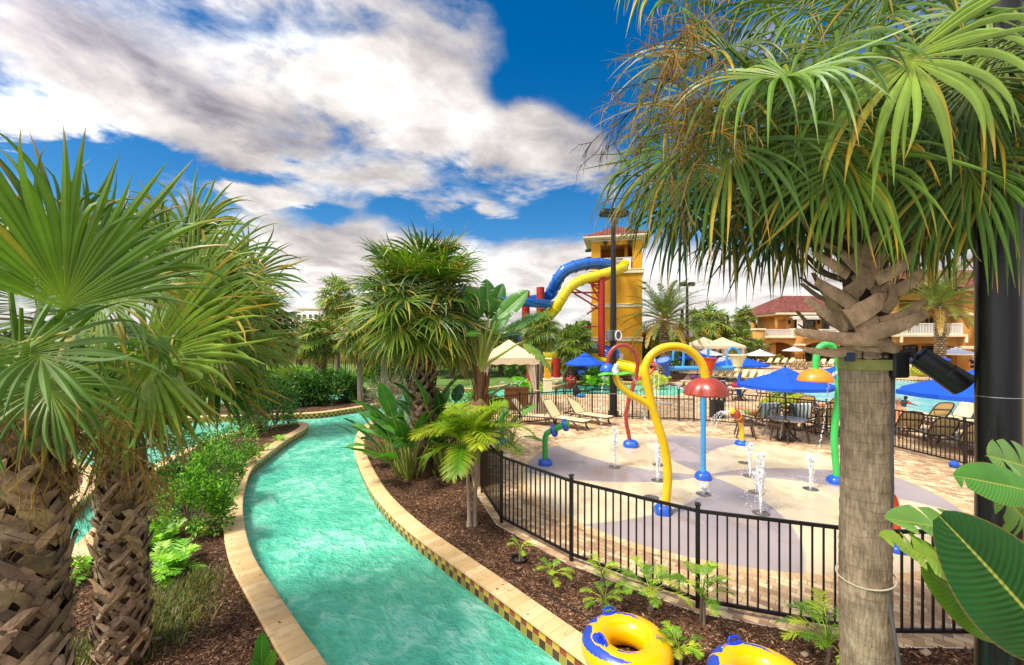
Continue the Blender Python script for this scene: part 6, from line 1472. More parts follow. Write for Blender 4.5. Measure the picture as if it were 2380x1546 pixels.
    p = G(2087, 1280); x, y = p.x, p.y; t = thing('spray_arch', 'low orange-red hoop with a blue foot behind the ringed palm trunk', 'water feature', (x, y, 0)); tube_part(t, Dz((2087, 1275, y), (2085, 1230, y), (2083, 1190, y), (2076, 1158, y), (2060, 1142, y), (2036, 1138, y), (2012, 1150, y), (2004, 1185, y), (2002, 1250, y+.1)), .05, P_TOM); foot_dome(t, x, y, .16, .11)
    # ground jets
    rg = np.random.default_rng(44)
    for k, (u, v, vt, lab) in enumerate(((1428.5, 1086, 995, 'tall thin water jet left of the yellow arch'), (1529.5, 1117, 1036, 'water jet close behind the yellow arch'), (1743, 1107, 1032, 'water jet right of the blue mast foot'), (1757.5, 1145, 1100, 'low double water jet in the middle of the pad'), (1768.7, 1193, 1056, 'nearest tall water jet behind the front fence'), (1884, 1137, 1058, 'water jet left of the green arch foot'), (1635, 1149, 1128, 'low bubbling jet in front of the blue mast'), (1514, 1157, 1157, 'dry round nozzle plate left of the yellow arch foot'), (1531, 1081, 1081, 'dry round nozzle plate behind the yellow arch'), (1730, 1076, 1076, 'dry round nozzle plate left of the cannon jets'))):
        p = G(u, v); t = thing('ground_jet', lab, 'water jet', (p.x, p.y, 0), 0, 'jets in the splash pad floor'); mb = MB(); v_, f_ = lathe([(.155, .002), (.155, .010), (.12, .014), (.115, .006), (.07, .006), (.065, .014), (.01, .015)], (p.x, p.y, 0), 26); mb.add(v_, f_); mb.build('nozzle_plate', mat('wet_nozzle', '#6d665c', .3, .3), t)
        h = H-(vt-HZ)*p.y/F
        if vt < v:
            mb = MB(); m = 9; 
            for s_ in range(7):
                m2 = 14; q = np.linspace(0, 1, m2)**.9; ds = rg.normal(0, .016, 2); hh = h*rg.uniform(.6, 1.0); wv = np.cumsum(rg.normal(0, .004, (m2, 2)), 0)
                v_, f_ = tube(np.c_[p.x+ds[0]*q*1.6+wv[:, 0], p.y+ds[1]*q*1.6+wv[:, 1], .01+q*hh], np.maximum(.004, (.012+.012*q)*rg.uniform(.5, 1.3, m2)*np.where(q > .97, .3, 1)), 6); mb.add(v_, f_)
            for i in range(130):
                q = rg.random()**.5; c = np.array((p.x, p.y, .02+h*q))+np.array((rg.normal(0, .01+.035*q**3), rg.normal(0, .01+.03*q**3), 0)); v_, f_ = ball(c, rg.uniform(.004, .014)*(1+.6*q), 6, 4, (1, 1, rg.uniform(1, 2.6))); mb.add(v_, f_)
            for i in range(70): a = rg.uniform(0, 6.28); rr = rg.uniform(.05, .35); v_, f_ = ball((p.x+rr*cos(a), p.y+rr*sin(a), rg.uniform(.01, .3)*h), rg.uniform(.003, .008), 5, 3, (1, 1, 1.6)); mb.add(v_, f_)
            mb.build('water_column', M_SPL, t)
fountains()

# ================================================================ furniture
M_BRN = mat('brown_resin', '#4b3c30', .5, var=.2, scale=6); M_SLING = mat('cream_sling', '#e3cf9d', .75, var=.08, scale=4, bump=.15, bscale=160); M_TABT = mat('pale_tabletop', '#cfc4b0', .4, var=.1)
M_UMB = mat('blue_canvas', '#0a50c8', .7, var=.08, scale=2, bump=.1, bscale=90, transl=.12); M_POLE = mat('bronze_pole', '#3a3029', .4, .4)
def m_stripe():
    m, t, b, tc, out = new_mat('striped_canvas'); u, v, _ = t.sep(tc.outputs['UV']); k = t.m('GREATER_THAN', t.m('FRACT', t.m('MULTIPLY', v, 7.5)), .5)
    t.put(b.inputs['Base Color'], t.mix(k, '#e9e6e2', '#24509c')); b.inputs['Roughness'].default_value = .8; return m
M_STR = m_stripe()
def lounger_proto(back=52):
    t = thing('sun_lounger', 'x', 'sun lounger', (0, 0, 0)); W2 = .32
    mb = MB()
    for s in (-1, 1): v, f = tube(spline([(-.95, s*W2, .30), (-.4, s*W2, .33), (.4, s*W2, .33), (.98, s*W2, .32), (1.03, s*W2, .30)], n=5), .034, 8, True, .8); mb.add(v, f)
    for x in (-.94, -.36, .5, .99): mb.add(*bbox((x, 0, .315), (.06, 2*W2, .045), .01))
    mb.build('frame', M_BRN, t)
    for x, d in ((-.62, -1), (.72, 1)):
        for s in (-1, 1):
            mb = MB(); v, f = tube(spline([(x-.16*d, s*(W2+.01), .32), (x, s*(W2+.02), .22), (x+.02*d, s*(W2+.02), .1), (x+.12*d, s*(W2+.02), .0)], n=5), [.03]*16, 8, True, 1.2); mb.add(v, f); mb.build('leg', M_BRN, t)
    mb = MB(); q = np.linspace(-.36, 1.0, 9); w = np.linspace(-.29, .29, 5); v, f = sheet([[(a, b, .352-.012*(1-(b/.29)**2)) for b in w] for a in q]); mb.add(v, [f[0][:, ::-1]]); mb.add(v-(0, 0, .012), f); mb.build('seat_sling', M_SLING, t)
    e = R(back); mb = MB(); L = .78
    P = lambda s, b, o=0: (-.36-cos(e)*s-sin(e)*o, b, .35+sin(e)*s-cos(e)*o*1.0)
    q = np.linspace(.02, L-.02, 7); ww = lambda s: .29-.05*max(0, (s-.45)/.3)**2; v, f = sheet([[P(s, b*ww(s)/.29, .0) for b in w] for s in q]); mb.add(v, f); v, f = sheet([[P(s, b*ww(s)/.29, .012) for b in w] for s in q]); mb.add(v, [f[0][:, ::-1]]); mb.build('back_sling', M_SLING, t)
    mb = MB()
    v, f = tube(spline([P(0, -.31, .02), P(.45, -.31, .02), P(L-.06, -.24, .02), P(L, 0, .02), P(L-.06, .24, .02), P(.45, .31, .02), P(0, .31, .02)], n=4), .022, 8); mb.add(v, f); v, f = tube([P(.4, -.3, .04), P(.4, .3, .04)], .02, 6); mb.add(v, f)
    for s in (-1, 1): v, f = tube([P(.4, s*.28, .04), (-.75, s*.3, .33)], .014, 6); mb.add(v, f)
    mb.build('back_frame', M_BRN, t); return note_kids(t)
def at_ground(u, v): return tuple(G(u, v))
LNG = lounger_proto(); NL = [0]
def lounger(u, v, yaw, label, group=None, xy=None):
    loc = xy or at_ground(u, v)
    if NL[0] == 0: LNG.location = loc; LNG.rotation_euler = (0, 0, R(yaw)); LNG['label'] = label; o = LNG; 
    else: o = dup(LNG, loc, R(yaw), label)
    if group: o['group'] = group
    elif 'group' in o: del o['group']
    NL[0] += 1; return o
lounger(1312, 992, -42, 'left of two cream sun loungers inside the pad fence'); lounger(1366, 982, -45, 'right of two cream sun loungers inside the pad fence')
gA = 'loungers in a row behind the big blue umbrella'
for k in range(7): lounger(0, 0, 195, 'cream lounger in the dense row left of the lagoon, head to the right', gA, xy=(A(1645+k*17, 870, 35.5-.25*k).x, 35.5-.3*k, 0))
gB = 'loungers along the terrace fence'
for k in range(4): lounger(0, 0, 200, 'cream lounger beside the striped umbrella under the first arch', gB, xy=(A(1782+k*17, 850, 56).x, 56, 0))
gC = 'loungers seen from behind'
for k in range(4): lounger(0, 0, 92, 'cream lounger with its upright back to the camera before the arches', gC, xy=(A(1836+k*19, 850, 48).x, 48, 0))
gD = 'loungers by the second arch'
for k in range(4): lounger(0, 0, 205, 'cream lounger partly hidden by the orange dome and green arch', gD, xy=(A(1886+k*20, 850, 53).x, 53, 0))
for k, l in enumerate(('left of three loungers across the lagoon, below the spotlight', 'middle of three loungers across the lagoon, below the spotlight', 'right of three loungers across the lagoon, below the spotlight')): lounger(0, 0, 200, l, xy=(A(2100+k*24, 860, 41).x, 41, 0))
for u, v, yaw, l in ((2096, 1012, 68, 'lounger just right of the palm trunk outside the fence, man sitting on it'), (2168, 1030, 70, 'empty lounger seen from behind in the middle outside the right fence'), (2245, 1048, 66, 'lounger outside the right fence beside the big blue umbrella pole'), (2160, 985, 80, 'back-row lounger with a raised back near the lagoon edge'), (2216, 990, 190, 'flat back-row lounger end-on by the lagoon'), (2270, 1000, 150, 'back-row lounger half hidden by the black pole'),
                     (1908, 1003, 70, 'dark-backed lounger behind the fence right of the table umbrella'), (1860, 965, 75, 'lounger beside the yellow shrub planter'), (1912, 966, 100, 'lounger with a dark-haired sunbather behind the fence'), (1756, 988, 95, 'lounger draped with a striped towel, left one'), (1822, 990, 95, 'lounger draped with a striped towel, right one'), (1615, 898, 150, 'lounger heaped with purple towels near the cannon'), (1240, 985, -20, 'lounger beside the beige cabana curtain'), (1800, 890, 195, 'lounger where a dark-dressed person lies near the lagoon'), (1766, 893, 195, 'empty lounger left of the dark-dressed person')):
    lounger(u, v, yaw, l)

def chair_proto():
    t = thing('patio_chair', 'x', 'chair', (0, 0, 0)); mb = MB(); mb.add(*bbox((0, 0, .42), (.46, .46, .035), .015)); 
    for i in range(-3, 4): mb.add(*bbox((0, i*.06, .44), (.44, .04, .012), .004))
    mb.build('seat', M_BRN, t)
    for sx in (-1, 1):
        for sy in (-1, 1): mb = MB(); v, f = tube(spline([(sx*.2, sy*.21, .42), (sx*.24, sy*.24, .22), (sx*.29, sy*.26, 0)], n=4), [.026]*9, 8); mb.add(v, f); mb.build('leg', M_BRN, t)
    bk = lambda y, z: (-.2-.28*(z-.42), y, z)
    mb = MB(); v, f = tube(spline([bk(-.22, .42), bk(-.25, .65), bk(-.2, .86), bk(0, .93), bk(.2, .86), bk(.25, .65), bk(.22, .42)], n=5), .022, 8); mb.add(v, f)
    for a, b in (((-.2, .45), (.17, .86)), ((.2, .45), (-.17, .86)), ((0, .44), (0, .92)), ((-.23, .62), (.23, .62)), ((-.22, .76), (.22, .76))): v, f = tube([bk(*a), bk(*b)], .011, 6); mb.add(v, f)
    v, f = tube([bk(.1*cos(a), .68+.1*sin(a)) for a in np.linspace(0, 2*pi, 17)], .011, 6, False); mb.add(v, f); mb.build('back_frame', M_BRN, t)
    for s in (-1, 1): mb = MB(); v, f = tube(spline([bk(s*.24, .66), (-.05, s*.29, .64), (.2, s*.28, .63), (.26, s*.26, .42)], n=5), .02, 8, True, 1.3); mb.add(v, f); mb.build('armrest', M_BRN, t)
    return note_kids(t)
CHR = chair_proto(); NC = [0]
def chair(x, y, yaw, label, tilt=0.0, z=0.0):
    q = Matrix.Rotation(R(yaw), 3, 'Z') @ Matrix.Rotation(R(tilt), 3, 'Y'); e = q.to_euler()
    if NC[0] == 0: o = CHR; o.location = (x, y, z); o.rotation_euler = e; o['label'] = label
    else: o = dup(CHR, (x, y, z), 0, label, rot=e)
    NC[0] += 1; return o
def table(x, y, r, label, h=.72, n=8):
    t = thing('patio_table', label, 'table', (x, y, 0)); mb = MB(); v, f = lathe([(.02, h-.05), (r*.9, h-.05), (r, h-.03), (r, h-.005), (r-.02, h), (.02, h)], (x, y, 0), 32); mb.add(v, f); mb.build('tabletop', M_TABT, t)
    for k in range(n): a = k*2*pi/n+.3; mb = MB(); v, f = tube(spline([(x+.34*cos(a), y+.34*sin(a), h-.05), (x+.1*cos(a), y+.1*sin(a), h*.5), (x+.16*cos(a), y+.16*sin(a), h*.28), (x+.42*cos(a), y+.42*sin(a), 0)], n=4), .024, 7); mb.add(v, f); mb.build('leg', M_BRN, t)
    return t
tx, ty = 9.05, 14.15
table(tx, ty, .58, 'round pale table on brown legs inside the pad fence, chairs tipped against it', n=6)
for a, yaw, l in ((215, 35, 'brown chair tipped against the round table, front left'), (325, 145, 'brown chair tipped against the round table, front right'), (60, 240, 'brown chair tipped against the round table, rear right')):
    chair(tx+.86*cos(R(a)), ty+.86*sin(R(a)), yaw, l, 24, .14)
chair(tx-1.15, ty+.45, -20, 'brown chair standing upright left of the tipped chairs')
t2x, t2y = A(1722, 900, 23.4).x, 23.4; table(t2x, t2y, .65, 'round table outside the fence between lagoon and litter bin', n=5)
chair(t2x-1.0, t2y-.3, 20, 'brown chair left of the far round table, hung with a dark bag'); chair(t2x+1.05, t2y-.3, 170, 'brown chair hung with a red and white towel at the far round table'); chair(t2x+.2, t2y+1.05, 265, 'brown chair behind the far round table'); chair(t2x-.75, t2y+1.0, 310, 'brown chair behind the far round table, near the red bag')
chair(A(1326, 900, 25.6).x, 25.6, 100, 'dark red-brown chair where the lifeguard sits'); 
x, y = A(1302, 900, 25.9).x, 25.9; t = thing('side_table', 'small dark side table left of the lifeguard chair', 'table', (x, y, 0)); mb = MB(); mb.add(*bbox((x, y, .42), (.5, .5, .05), .02)); mb.build('tabletop', M_BRN, t)
for sx in (-1, 1):
    for sy in (-1, 1): mb = MB(); v, f = tube([(x+sx*.2, y+sy*.2, .4), (x+sx*.23, y+sy*.23, 0)], .025, 6); mb.add(v, f); mb.build('leg', M_BRN, t)

def umbrella(u, va, Y, r, label, striped=False, h=None, closed=False, drop=.30):
    p = A(u, va, Y); x, y, zt = p.x, Y, p.z; t = thing('patio_umbrella', label, 'umbrella', (x, y, 0)); zr = zt-r*drop; m = M_STR if striped else M_UMB
    if closed:
        mb = MB(); v, f = lathe([(.03, zt-1.2), (.13, zt-1.1), (.12, zt-.5), (.04, zt)], (x, y, 0), 10); mb.add(v, f); mb.build('canopy', m, t)
    else:
        n = 8; mb = MB(); rows = 6; sub = 4; N = n*sub; a = np.arange(N)*2*pi/N+.35; V = []; U = []
        for i in range(rows+1):
            q = .10+.9*i/rows; sag = (np.cos((np.arange(N) % sub)/sub*2*pi)-1)*.5
            rr = r*q*(1+.02*sag*q)*np.where(np.arange(N) % sub == 0, 1, cos(pi/8)/np.cos(((np.arange(N) % sub)/sub-.5)*pi/4)*1.0)
            z = zt-.02-(zt-zr-.02)*q**1.12+.012*r*sag*q; V.append(np.c_[x+rr*np.cos(a), y+rr*np.sin(a), z]); U.append(np.c_[np.arange(N)/N, np.full(N, q)])
        V.append(V[-1]-(0, 0, .07*r)); U.append(U[-1]); V = np.array(V); i = np.arange(rows+1)[:, None]*N; j = np.arange(N)[None]; k = (j+1) % N
        mb.add(V.reshape(-1, 3), [np.stack([i+j, i+N+j, i+N+k, i+k], -1).reshape(-1, 4)], 0, None, np.array(U).reshape(-1, 2)); mb.build('canopy', m, t, smooth=12)
        mb = MB(); V = np.stack([np.c_[x+r*q*np.cos(a), y+r*q*np.sin(a), zt+.05*r-(.16*r)*(q/.3)+.012*r*np.cos(np.arange(N)*pi/2)*(q/.3)] for q in (.01, .15, .27, .30)]); i = np.arange(3)[:, None]*N; mb.add(V.reshape(-1, 3), [np.stack([i+j, i+N+j, i+N+k, i+k], -1).reshape(-1, 4)], 0, None, np.c_[np.zeros(4*N), np.repeat([.0, .1, .2, .25], N)]); mb.build('vent_cap', m, t, smooth=12)
        mb = MB()
        for k in range(8): q = .35+k*pi/4; v, f = tube([(x, y, zt-.05), (x+r*.97*cos(q), y+r*.97*sin(q), zr-.02)], .012, 5); mb.add(v, f)
        mb.build('ribs', M_POLE, t)
    mb = MB(); v, f = tube([(x, y, .02), (x, y, zt+.06)], .022 if r < 2 else .03, 10); mb.add(v, f); v, f = ball((x, y, zt+.09), .035, 8, 6); mb.add(v, f); mb.build('pole', M_POLE, t)
    mb = MB(); v, f = lathe([(.28, 0), (.28, .05), (.1, .1), (.04, .16), (.03, .2)], (x, y, 0), 20); mb.add(v, f); mb.build('base', M_BRN, t); return t
umbrella(1825, 858, 14.15, 1.42, 'large blue umbrella over the table with tipped chairs', drop=.36); umbrella(1953, 850, 21, 1.5, 'blue umbrella half hidden behind the green arch'); umbrella(2268, 864, 12.4, 1.8, 'blue umbrella cut by the black pole, nearest at right', drop=.33); umbrella(1360, 822, 27.3, 1.32, 'blue umbrella over the lifeguard by the splash pool', drop=.48)
umbrella(1722, 829, 30, 1.75, 'blue umbrella behind the cream bucket'); umbrella(1621, 819, 40, 1.8, 'blue umbrella in front of the left paired cabana'); umbrella(2160, 823, 34, 1.3, 'blue umbrella tip showing behind the spotlight'); umbrella(1718, 868, 23.4, .5, 'folded dark umbrella standing in the far round table', closed=True); umbrella(2395, 870, 15, 1.6, 'blue umbrella right of the black pole')
for u, v, Y, r, l in ((1643, 811, 46, 1.55, 'striped umbrella behind the blue one by the cabanas'), (1683, 829, 36, 1.6, 'striped umbrella left of the blue umbrella behind the cream bucket'), (1766, 813, 49, 1.55, 'striped umbrella in front of the first clubhouse arch'), (1845, 806, 58, 1.35, 'striped umbrella before the second clubhouse pillar'), (1926, 816, 60, 1.3, 'striped umbrella behind the green arch top'), (2222, 808, 42, 1.6, 'striped umbrella across the lagoon near the date palm trunk')): umbrella(u, v, Y, r, l, True, drop=.36)

M_CANV = mat('beige_canvas', '#d8c3a0', .85, var=.12, scale=1.5, transl=.1, dirt=.06); M_CURT = mat('curtain_cloth', '#b7a48c', .9, var=.15, scale=2)
def cabana(x, y, w, label, h=2.45, peak=.75, curt=((-1, -1), (1, -1), (1, 1), (-1, 1)), rz=0.0, tied=True):
    t = thing('cabana', label, 'cabana', (x, y, 0), rz); Rm = np.array(Matrix.Rotation(rz, 3, 'Z')); lp = lambda P: np.asarray(P, float) @ Rm.T+np.array((x, y, 0)); k = w/2
    mb = MB(); n = 10; rows = []
    side = [(-k+2*k*i/n, -k) for i in range(n)]+[(k, -k+2*k*i/n) for i in range(n)]+[(k-2*k*i/n, k) for i in range(n)]+[(-k, k-2*k*i/n) for i in range(n)]; side = np.array(side)
    for q, z in ((.02, peak), (.3, peak*.68), (.65, peak*.33), (1, 0)): rows.append(np.c_[side*q, np.full(len(side), h+z)])
    rows.append(np.c_[side*1.005, np.full(len(side), h-.16)]); rows.append(np.c_[side*1.008, h-.27-.05*np.abs(np.sin(np.arange(len(side))*pi/2))]); V = np.array(rows); N = len(side); m_ = len(rows); i = np.arange(m_-1)[:, None]*N; j = np.arange(N)[None]; q2 = (j+1) % N
    mb.add(lp(V.reshape(-1, 3)), [np.stack([i+j, i+N+j, i+N+q2, i+q2], -1).reshape(-1, 4)]); mb.build('canopy', M_CANV, t, smooth=20)
    for sx in (-1, 1):
        for sy in (-1, 1): mb = MB(); v, f = tube(lp([(sx*(k-.05), sy*(k-.05), 0), (sx*(k-.05), sy*(k-.05), h)]), .04, 8); mb.add(v, f); mb.build('post', M_POLE, t)
    rg = np.random.default_rng(int(x*10) % 97)
    for sx, sy in curt:
        mb = MB(); V = []; a = np.arange(48)*2*pi/48
        for z in np.linspace(.02, h-.1, 14):
            q = z/h; wd = .10+.42*abs(q-.42)**1.1 if tied else .3; wd = max(.09, wd*w/2.6); fold = .25*np.sin(a*9+2*q)+.1*np.sin(a*4+q*3)
            cxx = sx*(k-.08-wd*.6*(q > .42)); V.append(np.c_[cxx+wd*(1+fold)*np.cos(a)*.9, sy*(k-.08)-sy*wd*.25+wd*.45*(1+fold)*np.sin(a), np.full(48, z)])
        V = np.array(V); i = np.arange(13)[:, None]*48; j = np.arange(48)[None]; q2 = (j+1) % 48; mb.add(lp(V.reshape(-1, 3)), [np.stack([i+j, i+q2, i+48+q2, i+48+j], -1).reshape(-1, 4)]); c = mb.build('curtain', M_CURT, t, smooth=60)
        mb = MB(); v, f = tube(lp([(sx*(k-.08)+.13*cos(q), sy*(k-.08)+.1*sin(q), h*.42) for q in np.linspace(0, 2*pi, 17)]), .03, 6, False); mb.add(v, f); mb.build('tie_back', M_CURT, c)
cabana(-.15, 20.4, 2.7, 'beige cabana with scalloped valance behind the banana plant', 2.5, .8, ((1, -1), (-1, -1), (1, 1)))
cabana(A(1640, 800, 48).x, 48.5, 3.7, 'left of two paired beige cabanas near the pool lights', 2.6, 1.0); cabana(A(1693, 800, 50).x, 51.5, 3.7, 'right of two paired beige cabanas near the pool lights', 2.6, 1.0)
def misc():
    x, y = A(1200, 940, 21.5).x, 20.6; t = thing('wooden_cabinet', 'brown wooden cabinet under the beige cabana', 'cabinet', (x, y, 0)); W_ = mat('varnished_wood', '#8a5a2c', .45, var=.3, scale=3, stretch=(1, 1, 8)); mb = MB(); mb.add(*bbox((x, y, .5), (1.15, .6, .95), .02)); mb.add(*bbox((x, y, 1.0), (1.25, .7, .05), .015)); mb.build('carcass', W_, t)
    for s in (-1, 1): mb = MB(); mb.add(*bbox((x+s*.28, y-.31, .52), (.5, .03, .75), .012)); d = mb.build('door', W_, t); mb = MB(); v, f = ball((x+s*.08, y-.34, .55), .02, 8, 6); mb.add(v, f); mb.build('handle', M_STEEL, d)
    x, y = G(1273, 914)[:2]; t = thing('gate_pillar', 'square yellow pillar on a cream stone base beside the splash pool', 'pillar', (x, y, 0)); mb = MB(); mb.add(*bbox((x, y, 1.45), (.42, .42, 1.3), .015)); mb.build('shaft', M_TOWER, t); mb = MB(); mb.add(*bbox((x, y, .42), (.52, .52, .86), .02)); mb.add(*bbox((x, y, .87), (.58, .58, .08), .02)); mb.build('plinth', M_CREAM, t); mb = MB(); mb.add(*bbox((x, y, 2.13), (.5, .5, .08), .02)); mb.build('cap', M_CREAM, t)
    p = A(1666, 960, 18.2); x, y = p.x, 18.2; t = thing('litter_bin', 'dark square litter bin with open sides just outside the far fence', 'litter bin', (x, y, 0)); m = mat('bin_black', '#1b181a', .55, var=.15); mb = MB(); mb.add(*bbox((x, y, .38), (.46, .46, .74), .03)); mb.build('body', m, t); mb = MB()
    for sx in (-1, 1):
        for sy in (-1, 1): mb.add(*box((x+sx*.2, y+sy*.2, .84), (.06, .06, .22)))
    mb.add(*bbox((x, y, 1.0), (.5, .5, .12), .04)); mb.build('lid', m, t)
    mb = MB()
    for i in range(5): mb.add(*bbox((x, y-.235, .2+i*.11), (.38, .02, .05), .008))
    mb.build('slat_panel', m, t)
    for k, (u, Y, l) in enumerate(((1175, 24.3, 'steel pool handrail at the left end of the splash pool'), (1207, 24.6, 'steel pool handrail just left of the cabana curtain'))):
        x = A(u, 900, Y).x; t = thing('pool_handrail', l, 'handrail', (x, Y, 0)); mb = MB(); v, f = tube(spline([(x, Y, 0), (x, Y, .7), (x+.15, Y+.1, .88), (x-.3, Y+.5, .8), (x-.9, Y+1.2, .1)] if k else [(x, Y, 0), (x, Y, .75), (x-.1, Y, .9), (x-.3, Y+.1, .85), (x-.5, Y+.4, .3)], n=6), .025, 8); mb.add(v, f); mb.build('rail', M_STEEL, t)
    # towels and bags
    tw = mat('white_towel', '#e6e3de', .95, var=.08); 
    m, tt, b, tc, out = new_mat('striped_towel'); xx = tt.sep(tc.outputs['Object'])[0]; k = tt.m('FRACT', tt.m('MULTIPLY', xx, 7)); tt.put(b.inputs['Base Color'], tt.mix(tt.m('GREATER_THAN', k, .5), '#dfe3df', '#5d8f92')); b.inputs['Roughness'].default_value = .9
    for u, v, l in ((1756, 988, 'white and green striped towel over a lounger back, left one'), (1822, 990, 'white and green striped towel over a lounger back, right one')):
        p = G(u, v); c = np.array((p.x+.03, p.y-.36, 0)); Qd = [[c+np.array((a, -.62+.0*s+dy, z)) for a in np.linspace(-.36, .36, 9)] for s, dy, z in ((0, .04, .42), (0, .03, .62), (0, 0, .82), (0, .0, .98), (0, .06, 1.0), (0, .16, .94), (0, .3, .75))]; mb = MB(); v_, f_ = sheet(Qd); v_ = v_+np.random.default_rng(3).normal(0, .008, v_.shape); mb.add(v_, f_); o = mb.build('beach_towel', m, None, smooth=60); tag(o, l, 'towel'); sm = o.modifiers.new('thick', 'SOLIDIFY'); sm.thickness = .012
    def heap(x, y, z, r, col, name, lab, cat, seed, sq=(1, .8, .6)):
        rg = np.random.default_rng(seed); v, f = ball((x, y, z), r, 14, 9, sq); v = v+rg.normal(0, r*.07, v.shape); mb = MB(); mb.add(v, f); v, f = ball((x+r*.5, y-.05, z-r*.1), r*.6, 12, 8, (1, .8, .7)); mb.add(v+rg.normal(0, r*.05, v.shape), f); v, f = tube(spline([(x-r*.4, y, z+r*.4), (x-r*.2, y, z+r*.9), (x+r*.2, y, z+r*.9), (x+r*.4, y, z+r*.4)], n=4), r*.07, 6); mb.add(v, f); o = mb.build(name, mat(lab[:12].replace(' ', '_'), col, .8, var=.2, scale=6), None, smooth=80); tag(o, lab, cat)
    heap(t2x-.35, t2y-.1, .84, .22, '#a01c22', 'bag', 'red bag on the far round table', 'bag', 1); heap(t2x+1.15, t2y-.35, .95, .2, '#b01b2c', 'beach_towel', 'red and white towel bundle over the far chair back', 'towel', 2, (.7, .5, 1)); heap(t2x-1.2, t2y-.35, .8, .24, '#1d1f22', 'bag', 'black backpack hanging on the chair at the far round table', 'bag', 3, (.8, .5, 1.2)); heap(*at_ground(1613, 893)[:2], .5, .3, '#5b2a52', 'beach_towel', 'heap of purple towels on the lounger near the cannon', 'towel', 4); heap(A(1338, 905, 25.0).x, 25.0, .35, .3, '#151517', 'bag', 'black backpack beside the lifeguard chair', 'bag', 5, (.6, .6, 1.2)); heap(A(1338, 905, 24.7).x+.3, 24.7, .1, .18, '#2a72b8', 'beach_toy', 'blue and green pool shoes on the deck by the umbrella pole', 'shoes', 6, (1.5, .7, .5))
    heap(*at_ground(2217, 1087)[:2], .08, .1, '#1f55b8', 'toy_bucket', 'small blue toy bucket at the foot of the right fence', 'bucket', 8, (1, 1, 1))
misc()
# ================================================================ shrubs, hedges, small plants
def shrub(name, label, x, y, rx, ry, h, n, size, cols, seed, z0=0.0, group=None, clumps=34, flowers=None, asp=.45, tight=.33, stems=True, fl_n=8):
    rg = np.random.default_rng(seed); t = thing(name, label, 'shrub', (x, y, 0), group=group); mb = MB(); P = []; N = []
    for k in range(clumps):
        el = math.asin(rg.uniform(-.75, 1)); az = rg.uniform(0, 2*pi); d = ddir(el, az); q = rg.uniform(.62, 1.0)
        c = np.array((x+rx*q*d[0], y+ry*q*d[1], z0+h*(.42+.52*q*d[2]))); m = n//clumps; o = rg.normal(0, 1, (m, 3)); o /= np.linalg.norm(o, axis=1)[:, None]; o *= rg.uniform(.35, 1, (m, 1))**.5
        P.append(c+o*np.array((rx, ry, h*.55))*tight*rg.uniform(.7, 1.2)); N.append(o*.6+d+np.array((0, 0, .3)))
    P, N = np.concatenate(P), np.concatenate(N); P[:, 2] = np.where(P[:, 2] < z0+.03, z0+rg.uniform(.02, .2*h, len(P)), P[:, 2]); leafcloud(mb, P, N, size, [g_(c) for c in cols], rg, asp); mb.build('foliage', [M_SHRUB], t, smooth=0)
    if stems:
        mb = MB()
        for k in range(9): a = rg.uniform(0, 6.28); v, f = tube([(x, y, z0-.02), (x+rx*.3*cos(a), y+ry*.3*sin(a), z0+h*.4), (x+rx*.6*cos(a+.3), y+ry*.6*sin(a+.3), z0+h*.75)], [.02, .014, .006], 5, False); mb.add(v, f)
        mb.build('stems', M_BARK, t)
    if flowers:
        for k in range(fl_n):
            i = rg.integers(len(P)); p = P[i]+N[i]/np.linalg.norm(N[i])*size*.8; mb = MB(); o = rg.normal(0, .022, (26, 3)); leafcloud(mb, p+o, o*30+np.array((0, 0, .5)), .022, [g_(c) for c in flowers], rg, .7); mb.build('flower', [M_SHRUB], t, smooth=0)
    return t
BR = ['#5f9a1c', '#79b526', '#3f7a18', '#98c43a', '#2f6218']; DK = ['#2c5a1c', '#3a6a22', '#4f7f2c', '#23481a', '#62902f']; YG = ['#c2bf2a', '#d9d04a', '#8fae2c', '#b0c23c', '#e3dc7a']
def sh(u, v, w, hpx, label, seed, cols, n=1500, size=.06, name='shrub', **k):
    p = G(u, v); s = p.y/F; rx = w*s/2; return shrub(name, label, p.x, p.y, rx, k.pop('ry', rx*.85), hpx*s, n, size, cols, seed, **k)
sh(450, 1238, 160, 150, 'bright green ixora bush with a red flower cluster beside the second palm', 1, BR, 5200, .062, 'ixora_bush', flowers=['#d8321c', '#ee5a2c'], fl_n=2)
sh(500, 1150, 120, 115, 'bright ixora bush behind the nearest one along the mulch strip', 2, BR, 4200, .062, 'ixora_bush', flowers=['#d8321c', '#ee5a2c'], fl_n=3)
sh(535, 1080, 110, 95, 'ixora bush with orange flowers midway up the mulch strip', 3, BR, 3600, .065, 'ixora_bush', flowers=['#e04a1c', '#f07a2c'], fl_n=6)
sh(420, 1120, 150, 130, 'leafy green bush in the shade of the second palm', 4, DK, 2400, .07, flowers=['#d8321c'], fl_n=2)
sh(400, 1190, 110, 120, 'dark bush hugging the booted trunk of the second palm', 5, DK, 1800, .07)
sh(620, 1006, 130, 105, 'dark feathery shrub at the tip of the mulch strip', 6, DK, 3200, .085, tight=.4); sh(640, 990, 110, 90, 'dark shrub leaning over the far water at the strip tip', 7, DK, 2400, .09); sh(560, 1000, 120, 110, 'dark shrub round the trunk of the bushy palm', 8, DK, 2600, .09)
for k, (u, v, w, h, l) in enumerate(((700, 942, 105, 70, 'broad dark shrub at the left end of the island hedge'), (745, 938, 110, 76, 'broad dark shrub in the middle of the island hedge'), (792, 932, 90, 70, 'broad dark shrub at the right end of the island hedge'), (650, 948, 90, 66, 'dark island shrub partly hidden behind the left palms'), (848, 926, 42, 20, 'small low shrub beside the grey island trunk'))): sh(u, v, w, h, l, 20+k, DK+['#5a8a2a'], 3600 if w > 60 else 700, .17, tight=.36)
